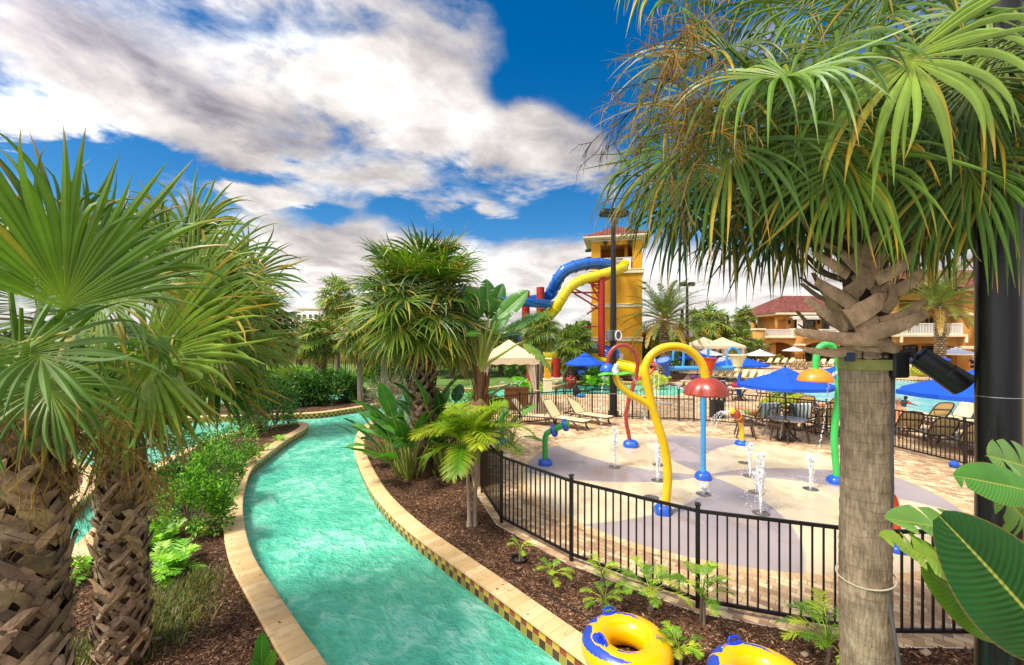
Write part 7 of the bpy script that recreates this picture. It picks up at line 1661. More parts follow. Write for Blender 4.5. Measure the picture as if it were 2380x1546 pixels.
for k, (u, v, w, h, l) in enumerate(((883, 902, 50, 62, 'round clipped green bush behind the bare island trunk'), (925, 902, 66, 76, 'large round clipped bush left of the black lamp post'))): sh(u, v, w, h, l, 30+k, ['#4f7f22', '#6a962c', '#3a661c'], 3200, .16, clumps=50, tight=.25)
for k, (u, v, w, h, l) in enumerate(((700, 886, 70, 34, 'bright yellow-green garden hedge left of the short booted palm'), (770, 882, 60, 26, 'bright hedge piece between the slim trunks'), (640, 890, 70, 36, 'bright hedge behind the left palms'), (845, 880, 50, 22, 'low hedge by the sand building'))): sh(u, v, w, h, l, 36+k, ['#7aa82c', '#97c43a', '#5f8f24'], 1800, .2)
sh(1515, 897, 62, 34, 'yellow-green variegated shrub by the pad gate planter', 40, YG, 2400, .12); sh(1535, 890, 40, 20, 'small yellow shrub right of the gate planter shrub', 41, YG, 900, .12)
for k, (u, v, w, h, l) in enumerate(((1795, 947, 44, 26, 'yellow shrub at the left of the lagoon-side planter'), (1850, 951, 52, 32, 'yellow shrub at the right of the lagoon-side planter'), (1822, 945, 50, 58, 'dark green bush standing in the middle of the yellow planter'))): sh(u, v, w, h, l, 44+k, YG if k < 2 else ['#4a7a24', '#33601c', '#6a9030'], 2600, .09)
sh(2160, 875, 90, 22, 'long low yellow shrub across the lagoon below the spotlight', 48, YG, 2400, .16, ry=1.2); sh(2330, 960, 50, 26, 'yellow shrub right of the black pole', 49, YG, 900, .09)
sh(1155, 985, 60, 40, 'yellow-green shrub at the left foot of the cabana', 50, YG, 1500, .08); sh(1120, 960, 70, 60, 'bright leafy bush behind the banana stem', 51, BR, 2400, .08); sh(1247, 912, 30, 26, 'yellow shrub left of the yellow pillar', 52, YG, 900, .1); sh(1070, 1000, 110, 110, 'light green bush between round palm and banana', 53, BR, 3000, .075)
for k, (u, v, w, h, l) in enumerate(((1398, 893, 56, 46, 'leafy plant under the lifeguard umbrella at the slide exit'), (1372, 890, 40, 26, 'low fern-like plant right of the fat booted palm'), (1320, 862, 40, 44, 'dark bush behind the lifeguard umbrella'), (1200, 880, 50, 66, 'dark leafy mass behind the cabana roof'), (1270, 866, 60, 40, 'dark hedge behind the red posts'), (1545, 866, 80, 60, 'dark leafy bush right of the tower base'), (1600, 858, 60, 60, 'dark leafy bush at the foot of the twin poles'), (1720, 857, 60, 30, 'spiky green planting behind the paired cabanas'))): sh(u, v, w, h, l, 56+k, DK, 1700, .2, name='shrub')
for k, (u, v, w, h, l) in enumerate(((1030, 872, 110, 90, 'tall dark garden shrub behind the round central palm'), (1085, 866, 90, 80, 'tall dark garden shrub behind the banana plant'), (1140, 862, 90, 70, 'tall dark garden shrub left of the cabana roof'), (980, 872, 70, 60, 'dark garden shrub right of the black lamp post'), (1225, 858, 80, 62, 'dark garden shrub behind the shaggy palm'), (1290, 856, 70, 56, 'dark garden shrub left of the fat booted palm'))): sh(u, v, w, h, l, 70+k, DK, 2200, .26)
sh(1800, 846, 50, 20, 'orange-green croton planting beside the first arch', 66, ['#6a7a24', '#a07a2c', '#4f6a20', '#b5863a'], 900, .3)

def twig_bush():
    rg = np.random.default_rng(77); p = G(905, 968); t = thing('twiggy_shrub', 'pale bare twiggy shrub above the paddle-leaf clump at the river bend', 'shrub', (p.x, p.y, 0)); mb = MB()
    for k in range(34): twigs(mb, (p.x+rg.normal(0, .15), p.y+rg.normal(0, .15), 0), (rg.normal(0, .5), rg.normal(0, .5), 1), rg.uniform(.7, 1.5), 3, rg, .013, 4, g_('#a89a80')*rg.uniform(.7, 1.3), 0, .5, -.03)
    mb.build('twigs', [M_STALK], t); mb = MB(); n = 900; o = rg.normal(0, 1, (n, 3)); o /= np.linalg.norm(o, axis=1)[:, None]; leafcloud(mb, np.array((p.x, p.y, .95))+o*np.array((1.1, .9, .75))*rg.uniform(.5, 1, (n, 1)), o, .06, [g_('#8f9a78'), g_('#a8ab8c')], rg); mb.build('foliage', [M_SHRUB], t, smooth=0)
twig_bush()
def philodendron(u, v, r, label, seed, stem=.12, n=13, cols=('#6f9a1c', '#93b528', '#557f1a', '#b0bf30')):
    rg = np.random.default_rng(seed); p = G(u, v); t = thing('philodendron', label, 'plant', (p.x, p.y, 0), group='young philodendrons in the mulch'); mb = MB()
    for k in range(n):
        az = k*2.4+rg.normal(0, .2); el = R(rg.uniform(25, 80)); l = r*rg.uniform(.4, .8); b = np.array((p.x, p.y, stem)); e = b+ddir(el, az)*l*.75; c = g_(cols[rg.integers(len(cols))])*rg.uniform(.8, 1.15)
        v_, f_ = tube(spline([b, (b+e)/2+np.array((0, 0, .03)), e], n=3), .005, 5, False); mb.add(v_, f_, 0, c*1.1); frond(mb, e, el-.4, az, r*rg.uniform(.42, .62), rg, 11, r*.24, r*.0145, 1.0, c, .2, .35, 3, 0, .004)
    mb.build('leaves', [M_SHRUB], t); mb = MB()
    for k in range(3): v_, f_ = tube([(p.x+rg.normal(0, .02), p.y+rg.normal(0, .02), -.02), (p.x+rg.normal(0, .02), p.y, stem*1.1)], .016, 6); mb.add(v_, f_)
    mb.build('stem', M_BARK, t)
for k, (u, v, r, s, n, l) in enumerate(((1210, 1300, .26, .12, 6, 'sparse philodendron furthest up the mulch bed, near the feather palm'), (1282, 1360, .3, .10, 12, 'compact philodendron halfway along the fence'), (1400, 1365, .3, .12, 11, 'philodendron touching the fence left of the fourth post'), (1405, 1425, .3, .1, 11, 'low philodendron just above the inflatable tube'), (1512, 1420, .44, .18, 20, 'largest fine-leaved philodendron against the fence'), (1632, 1450, .42, .28, 17, 'leggy philodendron with bare stems at the fence post'), (1578, 1545, .3, .12, 15, 'philodendron peeking out right of the first inflatable tube'), (1925, 1540, .5, .16, 22, 'philodendron beside the ringed palm trunk'))): philodendron(u, v, r, l, 100+k, s, n)
def spiky(u, v, l, seed, r=.4, cols=('#7ab526', '#98c83a', '#5f9a20'), name='fern_plant', n=26):
    rg = np.random.default_rng(seed); p = G(u, v); t = thing(name, l, 'plant', (p.x, p.y, 0)); mb = MB()
    for k in range(n): c = g_(cols[k % 3])*rg.uniform(.8, 1.2); frond(mb, (p.x+rg.normal(0, .08), p.y+rg.normal(0, .08), .02), R(rg.uniform(20, 75)), rg.uniform(0, 6.28), r*rg.uniform(.6, 1.1), rg, 8, r*.4, r*.045, .9, c, .2, .3, 2, 0, .005)
    mb.build('leaves', [M_SHRUB], t)
spiky(392, 1330, 'bright spiky plant right of the second palm trunk', 201, .42); spiky(372, 1270, 'bright spiky plant behind the second palm trunk', 202, .4); spiky(200, 1330, 'light green fern by the left channel coping', 203, .4, n=14)
for k, (u, v, l) in enumerate(((610, 1050, 'small sprout in the mulch below the strip tip shrubs'), (650, 1025, 'small sprout nearest the strip tip'), (585, 1060, 'small sprout beside the far coping bend'))): spiky(u, v, l, 210+k, .25, n=9)
spiky(1375, 898, 'bright leafy plant in the slide island, left', 214, .9); spiky(1408, 898, 'bright leafy plant in the slide island, right', 215, .8); spiky(1218, 905, 'light green feathery plant left of the cabana curtain', 216, 1.1, n=20)
def canna():
    rg = np.random.default_rng(220); x, y = G(607, 1600)[:2]; t = thing('canna_plant', 'single glossy green leaf pair rising at the bottom edge of the mulch strip', 'plant', (x, y, 0)); mb = MB()
    for a, b, w, c in (((608, 1556, 4.05), (608, 1478, 4.05), .14, '#3f8a26'), ((622, 1560, 4.0), (636, 1515, 3.98), .09, '#5fa030'), ((596, 1570, 4.0), (585, 1535, 4.0), .08, '#4a8a2a')):
        p, q = np.array(A(*a)), np.array(A(*b)); paddle(mb, p, q-p, toCam(p), np.linalg.norm(q-p), w, rg, .1, .5, 0, g_(c)); v, f = tube([(x, y, 0), p], .008, 6); mb.add(v, f, 0, g_('#7a9a3a'), np.full((len(v), 2), .5))
    mb.build('leaves', [M_PADDLE], t)
canna()
def stuff_grass():
    rg = np.random.default_rng(230); mb = MB(); n = 5200; c = np.array([A(u, v, 1)[:2] for u, v in ((0, 0),)])
    ctr = [(395, 1420, .55), (350, 1470, .5), (250, 1500, .35), (440, 1360, .35)]; P = []
    for u, v, r in ctr: g = G(u, v); o = rg.normal(0, 1, (n//4, 2))*r*.5; P.append(np.c_[g.x+o[:, 0], g.y+o[:, 1], np.zeros(n//4)])
    P = np.concatenate(P); keep = np.array([inside(q, penin) for q in P]); P = P[keep]; n = len(P); az = rg.uniform(0, 6.28, n); el = rg.uniform(.4, 1.4, n); L = rg.uniform(.06, .2, n); d = np.stack([np.cos(el)*np.cos(az), np.cos(el)*np.sin(az), np.sin(el)], 1); s = np.stack([-np.sin(az), np.cos(az), np.zeros(n)], 1)*.004
    m = P+d*L[:, None]*.6; tp = P+d*L[:, None]-np.array((0, 0, 1))*L[:, None]*.25; V = np.stack([P-s, P+s, m+s*.8, m-s*.8, tp], 1).reshape(-1, 3); i = np.arange(n)[:, None]*5; cc = np.repeat(np.array([g_('#4f5f1c'), g_('#6a7a24'), g_('#3c4a18'), g_('#8a7a34')])[rg.integers(4, size=n)], 5, 0)
    mb.add(V, [np.concatenate([i, i+1, i+2, i+3], 1), np.concatenate([i+3, i+2, i+4], 1)], 0, cc); o = mb.build('grass_tufts', [M_SHRUB], smooth=0); o['kind'] = 'stuff'
    # loose bark chips lying on the near mulch
    rg = np.random.default_rng(231); n = 26000; y = 3.6+rg.random(n)**1.5*9; u = rg.uniform(0, 2380, n); X = (u-CU)*y/F; mul = MB(); Q = np.c_[X, y]
    keep = np.array([(inside(q, penin) or inside(q, mulch_r)) and not inside(q, deck) for q in Q]); Q = Q[keep]; n = len(Q)
    az = rg.uniform(0, 6.28, n); l = rg.uniform(.008, .034, n); w = rg.uniform(.003, .009, n); h = rg.uniform(.002, .014, n); tl = rg.normal(0, .3, n)
    dx = np.stack([np.cos(az), np.sin(az), tl], 1)*l[:, None]; dy = np.stack([-np.sin(az), np.cos(az), rg.normal(0, .3, n)], 1)*w[:, None]; c = np.c_[Q, h+.001]
    top = np.stack([c-dx-dy, c+dx-dy*.6, c+dx+dy*.7, c-dx+dy], 1); bot = top-np.array((0, 0, .006)); V = np.concatenate([top, bot], 1).reshape(-1, 3); i = np.arange(n)[:, None]*8
    qd = lambda *k: np.concatenate([i+j for j in k], 1); pal = np.array([g_('#6a4a35'), g_('#4a3122'), g_('#8a6448'), g_('#a98462'), g_('#3a271b'), g_('#c0a07e')]); ci = rg.choice(6, n, p=[.28, .27, .2, .1, .12, .03])
    mul.add(V, [qd(0, 1, 2, 3), qd(0, 4, 5, 1), qd(1, 5, 6, 2), qd(2, 6, 7, 3), qd(3, 7, 4, 0)], 0, np.repeat(pal[ci], 8, 0)); o = mul.build('bark_chips', [mat('bark_chip', (1, 1, 1), .95, tint=True, var=.3, scale=30, spec=.15)], smooth=0); o['kind'] = 'stuff'
def litter():
    rg = np.random.default_rng(250); mb = MB(); P = []
    for Q, w in ((RB, .25), (PR, .25), (PL, .25)):
        for k in range(60):
            i = rg.integers(0, len(Q)-1); p = np.array(Q[i]); d = np.array(Q[i+1])-p; n_ = np.array((-d[1], d[0]))/max(1e-6, np.linalg.norm(d)); o = rg.uniform(.02, .2)
            q = p+n_*o; wet = inside(q, river) and not inside(q, penin) and not inside(q, island); q = p-n_*o if wet else q
            if 2 < q[1] < 14: P.append((q[0], q[1], .04))
    for k in range(220):
        y = rg.uniform(3.6, 11); q = ((rg.uniform(0, 2380)-CU)*y/F, y)
        if inside(q, penin) or inside(q, mulch_r): P.append((q[0], q[1], .012))
    P = np.array(P); leafcloud(mb, P, np.tile((0, 0, .15), (len(P), 1))+np.c_[rg.normal(0, 1, (len(P), 2)), np.zeros(len(P))], .05, [g_('#6a4a2a'), g_('#8a6a34'), g_('#3f2c1c'), g_('#a58a4a')], rg, .5, 0, .12); o = mb.build('fallen_leaves', [M_SHRUB], smooth=0); o['kind'] = 'stuff'
stuff_grass(); litter()
def far_wood():
    rg = np.random.default_rng(240); mb = MB(); n = 26000; a = rg.uniform(-1.25, 1.45, n); Y = rg.uniform(92, 125, n); X = a*Y; hh = 4.2+1.6*np.sin(X*.11)+1.2*np.sin(X*.37+1)+.8*np.sin(X*.9); hh += 2.2*((a > .38) & (a < .62)); z = hh*rg.random(n)**.6
    leafcloud(mb, np.c_[X, Y, z], np.tile((0, -.4, .8), (n, 1)), 1.1, [g_('#3c5a24'), g_('#4f6a2a'), g_('#2c441c'), g_('#64783a')], rg, .9); o = mb.build('far_trees', [M_SHRUB], smooth=0); o['kind'] = 'stuff'
far_wood()
def hose():
    P = spline([G(u, v, .012) for u, v in ((1262, 1372), (1300, 1400), (1340, 1420), (1372, 1440), (1400, 1470))], n=6); mb = MB(); v, f = tube(P, .010, 6); mb.add(v, f); o = mb.build('drip_hose', mat('hose_brown', '#2c2019', .7), None); tag(o, 'thin dark irrigation hose running over the mulch to the inflatable tube', 'hose')
    p = G(1207, 1302); mb = MB(); v, f = lathe([(.12, .0), (.125, .02), (.115, .045), (.10, .02), (.09, .0)], tuple(p), 24, False); mb.add(v, f); o = mb.build('pot_rim', mat('pot_black', '#17130f', .6), None, smooth=60); tag(o, 'black plastic pot rim sunk in the mulch around the sparse philodendron', 'pot')
    rg = np.random.default_rng(5)
    for k, (u, v, s, l) in enumerate(((350, 1492, .13, 'long pale wood splinter on the mulch below the second palm'), (2150, 1520, .06, 'pale stone on the mulch right of the ringed palm trunk'), (1870, 1525, .05, 'small pale stone beside the second inflatable tube'))):
        p = G(u, v); mb = MB(); vv, ff = bbox((p.x, p.y, .02), (s*1.6, s*.35 if k == 0 else s, .04), .012, .3); mb.add(vv+rg.normal(0, .004, vv.shape), ff); o = mb.build('wood_splinter' if k == 0 else 'stone', mat('pale_debris%d' % k if False else 'pale_debris', '#a89078', .9, var=.25, scale=20), None, smooth=50); tag(o, l, 'debris' if k == 0 else 'stone')
hose()

# ================================================================ inflatable tubes
M_TUBE = mat('yellow_vinyl', '#f7b800', .22, var=.03, coat=.3); M_TUBB = mat('blue_vinyl', '#1238c8', .3, var=.05, coat=.2); M_TUBD = mat('printed_blue', '#2a49b0', .35, var=.05)
def float_tube(u, v, label, rot, text):
    RM, rm = .305, .152; p = G(u, v, rm); t = thing('inflatable_tube', label, 'swim tube', (p.x, p.y, 0), rot)
    Rz = np.array(Matrix.Rotation(rot, 3, 'Z'))
    def pt(th, ph, r=rm):     # th round the ring, ph round the section: 0 outside, 90 top, 180 inside
        th, ph = np.asarray(th, float), np.asarray(ph, float); q = RM+r*np.cos(ph); return np.stack([q*np.cos(th), q*np.sin(th), rm*.97+r*np.sin(ph)], -1) @ Rz.T+np.array((p.x, p.y, 0))
    n, m = 288, 96; th = np.arange(n)*2*pi/n; ph = np.arange(m)*2*pi/m; TH, PH = np.meshgrid(th, ph, indexing='ij')
    V = pt(TH, PH); seam = rm*(.004*np.sin(TH*40)*np.clip(np.cos(PH), 0, 1)**6)[..., None]; V = V+seam*(V-np.array((p.x, p.y, rm)))
    i = np.arange(n)[:, None]; j = np.arange(m)[None]; i2, j2 = (i+1) % n, (j+1) % m; Q = np.stack([i*m+j, i2*m+j, i2*m+j2, i*m+j2], -1).reshape(-1, 4)
    D, E = np.degrees(TH+pi/n), np.degrees(PH+pi/m)
    def band(d, e, a0, a1, c0, c1, w, tail=1.0):
        q = (d-a0)/(a1-a0); ok = (q > 0) & (q < 1); qq = np.clip(q, 0, 1); return ok & (np.abs(e-(c0+(c1-c0)*qq)) < w*np.clip(1-qq, 0, 1)**tail*np.clip(qq*14, 0, 1)**.5)
    blue = np.zeros(D.shape, bool)
    for o in (0,):
        d = (D-o) % 360
        blue |= band(d, E, 152, 262, 42, 62, 33, .75) | (band(d, E, 150, 118, 52, 55, 30, .25) & (d > 119)) | band(d, E, 96, 40, 74, 96, 11, .9) | band(d, E, 236, 290, 104, 112, 9, .9)
        blue &= ~(np.hypot((d-193)/20, (E-88)/26) < 1.0) | (np.hypot((d-193)/16, (E-88)/21) < 1.0)
        blue |= (np.hypot((d-193)/16, (E-88)/21) < 1.0)
        blue &= ~((np.abs(d-122) < 13) & (np.abs(E-88) < 20) & ~((np.abs(d-122) < 10) & (np.abs(E-88) < 15)))
    mb = MB(); mb.add(V.reshape(-1, 3), [Q], blue.reshape(-1).astype(int)); mb.build('ring', [M_TUBE, M_TUBD], t, smooth=180)
    for a, e in ((108, 76), (203, 92)):
        a, e = R(a), R(e); c = pt(a, e); nr = unit(pt(a, e, rm+.1)-c); ta = unit(pt(a+.05, e)-pt(a-.05, e)); mb = MB()
        pts = [c-ta*.062, c-ta*.055+nr*.04, c-ta*.03+nr*.058, c+ta*.03+nr*.058, c+ta*.055+nr*.04, c+ta*.062]; vv, ff = tube(spline(pts, n=5), .0125, 10, True, 1.0); mb.add(vv, ff)
        h = mb.build('handle', M_TUBB, t); mb = MB(); bn = np.cross(nr, ta); q = np.arange(28)*2*pi/28; ring_ = [c+nr*z+ta*(.085*s*np.cos(k))+bn*(.034*s*np.sin(k)) for z, s in ((-.012, 1.0), (.006, 1.0), (.012, .9), (.013, .02)) for k in q]; V2 = np.array(ring_); i = np.arange(3)[:, None]*28; j = np.arange(28)[None]; k2 = (j+1) % 28; mb.add(V2, [np.stack([i+j, i+k2, i+28+k2, i+28+j], -1).reshape(-1, 4)]); mb.build('handle_pad', M_TUBB, h)
        for s in (-1, 1): mb = MB(); vv, ff = ball(c+ta*.055*s+nr*.012, .018, 8, 6); mb.add(vv, ff); mb.build('handle_root', M_TUBB, h)
    # printed words and the small pictogram box, bent round the ring
    def printed(txt, a, e, size, name='lettering', m=M_TUBD, span=1):
        cu = bpy.data.curves.new('txt', 'FONT'); cu.body = txt; cu.size = size; cu.align_x = 'CENTER'; ob = bpy.data.objects.new('txt', cu); COL.objects.link(ob); dg = bpy.context.evaluated_depsgraph_get(); dg.update(); me = ob.evaluated_get(dg).to_mesh()
        P = np.array([q.co[:] for q in me.vertices]); Fs = [list(q.vertices) for q in me.polygons]; bpy.data.objects.remove(ob)
        if not len(P): return
        q = pt(R(a)-P[:, 0]/(RM+rm*cos(R(e))), R(e)-P[:, 1]/rm*(1) if e > 90 else R(e)+P[:, 1]/rm*0+P[:, 1]/rm*1.0, rm+.0016); by = {}
        for f in Fs: by.setdefault(len(f), []).append(f)
        mb = MB(); mb.add(q, [np.array(f) for f in by.values()]); mb.build(name, m, t, smooth=0)
    printed(text, 84, 76, .030); 
    for k in range(3): printed('8 8 8', 350, 96-k*9, .03)
    mb = MB()
    for a0, a1, e0, e1 in ((340, 360, 106, 107), (340, 360, 68, 69), (340, 340.6, 68, 107), (359.4, 360, 68, 107)):
        a = np.radians(np.linspace(a0, a1, 9)); e = np.radians(np.linspace(e0, e1, 9)); AA, EE = np.meshgrid(a, e, indexing='ij'); vv, ff = sheet(pt(AA, EE, rm+.0014)); mb.add(vv, ff)
    mb.build('pictogram_box', mat('faint_print', '#c08f1c', .4), t)
    v2, f2 = lathe([(.016, 0), (.016, .012), (.004, .014)], (0, 0, 0), 12); c = pt(R(330), R(150)); mb = MB(); mb.add(v2+c, f2); mb.build('valve', M_TUBE, t)
float_tube(1456, 1506, 'whole yellow and blue inflatable tube lying on the mulch by the coping', 0.0, 'Right \u00b7 Derecha \u00b7 Droite'); float_tube(1768, 1592, 'yellow and blue inflatable tube cut off by the bottom edge', -.12, 'Right \u00b7 Derecha \u00b7 Droite')
def green_float():
    p = A(1310, 872, 33); x, y = p.x, 33; t = thing('inflatable_tube', 'small green inflatable ring drifting in the channel behind the yellow pillar', 'swim tube', (x, y, 0)); mb = MB(); a = np.linspace(0, 2*pi, 33); v, f = tube(np.c_[x+.42*np.cos(a), y+.42*np.sin(a), np.full(33, -.12)], .17, 12, False); mb.add(v, f); mb.build('ring', P_LGRN, t)
    mb = MB(); v, f = tube([(x-.05, y-.42, .05), (x-.03, y-.42, .12), (x+.08, y-.42, .12), (x+.1, y-.42, .05)], .02, 6); mb.add(v, f); mb.build('handle', M_DARK, t)
green_float()
for u, v, l, n in ((1401, 893, 'white splash at the foot of the blue slide', 260), (1522, 893, 'small white splash at the foot of the yellow slide', 120)):
    p = G(u, v, -.2); rg = np.random.default_rng(n); mb = MB()
    for k in range(n): a = rg.uniform(0, 6.28); r = abs(rg.normal(0, .7)); vv, ff = ball((p.x+r*cos(a), p.y-.5+r*sin(a)*.5, -.2+abs(rg.normal(0, .35))*max(.1, 1-r*.6)), rg.uniform(.03, .12), 6, 4); mb.add(vv, ff)
    o = mb.build('slide_splash', M_SPL, None); tag(o, l, 'splash', kind='stuff')

# ================================================================ people
SKIN = {k: mat('skin_'+k, c, .5, var=.06) for k, c in (('light', '#d9a184'), ('tan', '#c4875f'), ('dark', '#4a2c1e'), ('brown', '#8a5a3c'))}
HAIRM = {k: mat('hair_'+k, c, .7, var=.2, scale=20) for k, c in (('black', '#14100e'), ('brown', '#3a2618'), ('blond', '#d9c38c'), ('grey', '#8a847c'))}
def cloth(c): 
    n = 'cloth_'+c[1:]; return bpy.data.materials.get(n) or mat(n, c, .85, var=.12, scale=8)
def skinned(name, V, E, Rr, m, par, sub=2):
    me = bpy.data.meshes.new(name); me.from_pydata([tuple(v) for v in V], E, []); o = bpy.data.objects.new(name, me); COL.objects.link(o); me.materials.append(m); o.parent = par
    sk = o.modifiers.new('skin', 'SKIN'); sk.use_smooth_shade = True
    for k, r in enumerate(Rr): me.skin_vertices[0].data[k].radius = (r if not isinstance(r, tuple) else r[0], r if not isinstance(r, tuple) else r[1])
    for k in range(len(V)): me.skin_vertices[0].data[k].use_root = (k == 0)
    su = o.modifiers.new('sub', 'SUBSURF'); su.levels = sub; su.render_levels = sub; return o
POSE = {  # x right, y forward, z up; metres from the pelvis; (lsh, lel, lha, rsh, rel, rha, lhip, lkn, lft, ltoe, rhip, rkn, rft, rtoe)
 'stand': dict(chest=(0, 0, .42), neck=(0, .01, .56), head=(0, .03, .70), lel=(-.27, -.03, .22), lha=(-.25, .12, .02), rel=(.27, -.03, .22), rha=(.22, .2, .10), lkn=(-.1, .02, -.44), lft=(-.1, -.02, -.88), ltoe=(-.1, .14, -.92), rkn=(.1, .02, -.44), rft=(.1, -.02, -.88), rtoe=(.1, .14, -.92)),
 'hips': dict(chest=(0, 0, .42), neck=(0, .01, .56), head=(0, .04, .70), lel=(-.40, -.05, .24), lha=(-.2, .06, .05), rel=(.40, -.05, .24), rha=(.2, .06, .05), lkn=(-.1, .02, -.44), lft=(-.1, -.02, -.88), ltoe=(-.1, .14, -.92), rkn=(.1, .02, -.44), rft=(.1, -.02, -.88), rtoe=(.1, .14, -.92)),
 'sit': dict(chest=(0, -.08, .42), neck=(0, -.07, .57), head=(.02, -.02, .72), lel=(-.30, -.05, .22), lha=(-.22, .2, .12), rel=(.30, -.05, .22), rha=(.22, .2, .12), lkn=(-.13, .44, .02), lft=(-.14, .48, -.40), ltoe=(-.14, .64, -.43), rkn=(.13, .44, .02), rft=(.14, .52, -.40), rtoe=(.14, .68, -.43)),
 'lie': dict(chest=(0, -.40, .10), neck=(0, -.54, .17), head=(0, -.68, .24), lel=(-.30, -.30, .05), lha=(-.2, -.08, .10), rel=(.30, -.30, .05), rha=(.2, -.08, .10), lkn=(-.1, .44, .07), lft=(-.12, .86, .02), ltoe=(-.14, .9, .14), rkn=(.1, .44, .03), rft=(.1, .86, .02), rtoe=(.12, .9, .14)),
 'swim': dict(chest=(0, .02, .42), neck=(0, .03, .56), head=(0, .06, .70), lel=(-.34, .1, .30), lha=(-.46, .22, .30), rel=(.34, .1, .30), rha=(.46, .22, .30), lkn=(-.1, .1, -.42), lft=(-.1, -.1, -.8), ltoe=(-.1, .0, -.86), rkn=(.1, .1, -.42), rft=(.1, -.1, -.8), rtoe=(.1, 0, -.86)),
 'reach': dict(chest=(.05, .05, .42), neck=(.08, .07, .55), head=(.1, .1, .69), lel=(-.22, .18, .30), lha=(-.1, .35, .32), rel=(.38, .1, .38), rha=(.66, .12, .32), lkn=(-.1, .1, -.42), lft=(-.1, -.1, -.8), ltoe=(-.1, .0, -.86), rkn=(.1, .1, -.42), rft=(.1, -.1, -.8), rtoe=(.1, 0, -.86))}
def person(label, loc, yaw, pose, skin, hair, top=None, bottom='#1c2333', scale=1.0, long_hair=False, arm_bands=None):
    P = {k: np.array(v) for k, v in POSE[pose].items()}; t = thing('person', label, 'person', loc, R(yaw)); t.scale = (scale,)*3
    ch = P['chest']; up = unit(P['neck']-ch); P['lsh'] = ch+np.array((-.18, 0, 0))+up*.08; P['rsh'] = ch+np.array((.18, 0, 0))+up*.08; P['waist'] = ch*.5; P['lhip'], P['rhip'] = np.array((-.1, 0, -.03)), np.array((.1, 0, -.03))
    V = [np.zeros(3)]; Rr = [(.15, .12)]; E = []; ix = {'pel': 0}
    def add(n, par, r, p=None): V.append(P[n] if p is None else p); Rr.append(r); E.append((ix[par], len(V)-1)); ix[n] = len(V)-1
    add('waist', 'pel', (.13, .10)); add('chest', 'waist', (.155, .11)); add('neck', 'chest', .055)
    hd = P['head']; hu = unit(hd-P['neck']); add('jaw', 'neck', (.062, .07), P['neck']+hu*.085); add('head', 'jaw', (.085, .10), hd+hu*.03); add('crown', 'head', .06, hd+hu*.095)
    for s in 'lr':
        add(s+'sh', 'chest', .06); add(s+'el', s+'sh', .042); add(s+'wr', s+'el', .028, P[s+'el']+(P[s+'ha']-P[s+'el'])*.9); d = unit(P[s+'ha']-P[s+'el']); sd = unit(np.cross(d, (0.1, .2, 1.))); add(s+'ha', s+'wr', (.038, .018), P[s+'ha']+d*.05)
        for k, (o, l) in enumerate(((-.03, .07), (-.01, .085), (.01, .08), (.03, .06))): add(s+'f%d' % k, s+'ha', .009, P[s+'ha']+d*(.05+l)+sd*o)
        add(s+'th', s+'wr', .010, P[s+'ha']+d*.06+sd*.055)
        add(s+'hip', 'pel', .095); add(s+'kn', s+'hip', .06); add(s+'ft', s+'kn', .04); add(s+'toe', s+'ft', .03)
    body = skinned('body', V, E, Rr, SKIN[skin], t)
    fw = np.array((0, 1, 0)) if pose != 'lie' else np.array((0, .3, .95)); fw = unit(fw-hu*np.dot(fw, hu)); sx = np.cross(fw, hu); c = hd+hu*.035
    mb = MB(); v, f = ball((0, 0, 0), .108, 16, 10); M_ = np.stack([sx, fw, hu], 1); v[:, 1] *= 1.05; keep = v[:, 1]*.9 < .035+v[:, 2]*.75
    v2 = v.copy(); v2[~keep] *= .82; v2 = v2*np.array((.95, 1.02, 1.08)); mb.add(v2 @ M_.T+c-fw*.012+hu*.01, f)
    if long_hair: vv, ff = tube([c-fw*.08, c-fw*.13-hu*.1, c-fw*.11-hu*.26], [.06, .055, .02], 10); mb.add(vv, ff)
    mb.build('hair', HAIRM[hair], t, world=False)
    mb = MB(); v, f = ball(c+fw*.098-hu*.02, .018, 8, 6, (1, 1, 1.4)); mb.add(v, f); mb.build('nose', SKIN[skin], t, world=False)
    for s in (-1, 1): mb = MB(); v, f = ball(c+fw*.088+sx*.034*s+hu*.012, .013, 8, 6); mb.add(v, f); mb.build('eye', M_DARK, t, world=False); mb = MB(); v, f = ball(c+sx*.092*s-hu*.012, .024, 8, 6, (.5, 1, 1.4)); mb.add(v, f); mb.build('ear', SKIN[skin], t, world=False)
    mb = MB(); v, f = ball(c+fw*.088-hu*.06, .02, 8, 6, (1.4, .5, .4)); mb.add(v, f); mb.build('mouth', cloth('#8a3f38'), t, world=False)
    if top:
        K = ['waist', 'chest', 'lsh', 'rsh']; Vs = [P['waist']*.35, P['waist'], ch, P['lsh'], P['lsh']+(P['lel']-P['lsh'])*.6, P['rsh'], P['rsh']+(P['rel']-P['rsh'])*.6, ch+up*.1]
        skinned('shirt', Vs, [(0, 1), (1, 2), (2, 3), (3, 4), (2, 5), (5, 6), (2, 7)], [(.165, .13), (.15, .12), (.175, .13), .078, .062, .078, .062, .075], cloth(top), t)
    if bottom:
        f_ = .62; Vs = [np.array((0, 0, .04)), np.zeros(3), P['lhip'], P['lhip']+(P['lkn']-P['lhip'])*f_, P['rhip'], P['rhip']+(P['rkn']-P['rhip'])*f_]; skinned('shorts', Vs, [(0, 1), (1, 2), (2, 3), (1, 4), (4, 5)], [(.15, .12), (.165, .135), .112, .095, .112, .095], cloth(bottom), t)
    if arm_bands:
        for s in 'lr':
            q = P[s+'sh']+(P[s+'el']-P[s+'sh'])*.6; d = unit(P[s+'el']-P[s+'sh']); mb = MB(); v, f = tube([q-d*.08, q-d*.06, q+d*.06, q+d*.08], [.06, .095, .095, .06], 12); mb.add(v, f); mb.build('arm_band', cloth(arm_bands), t, world=False)
    return t
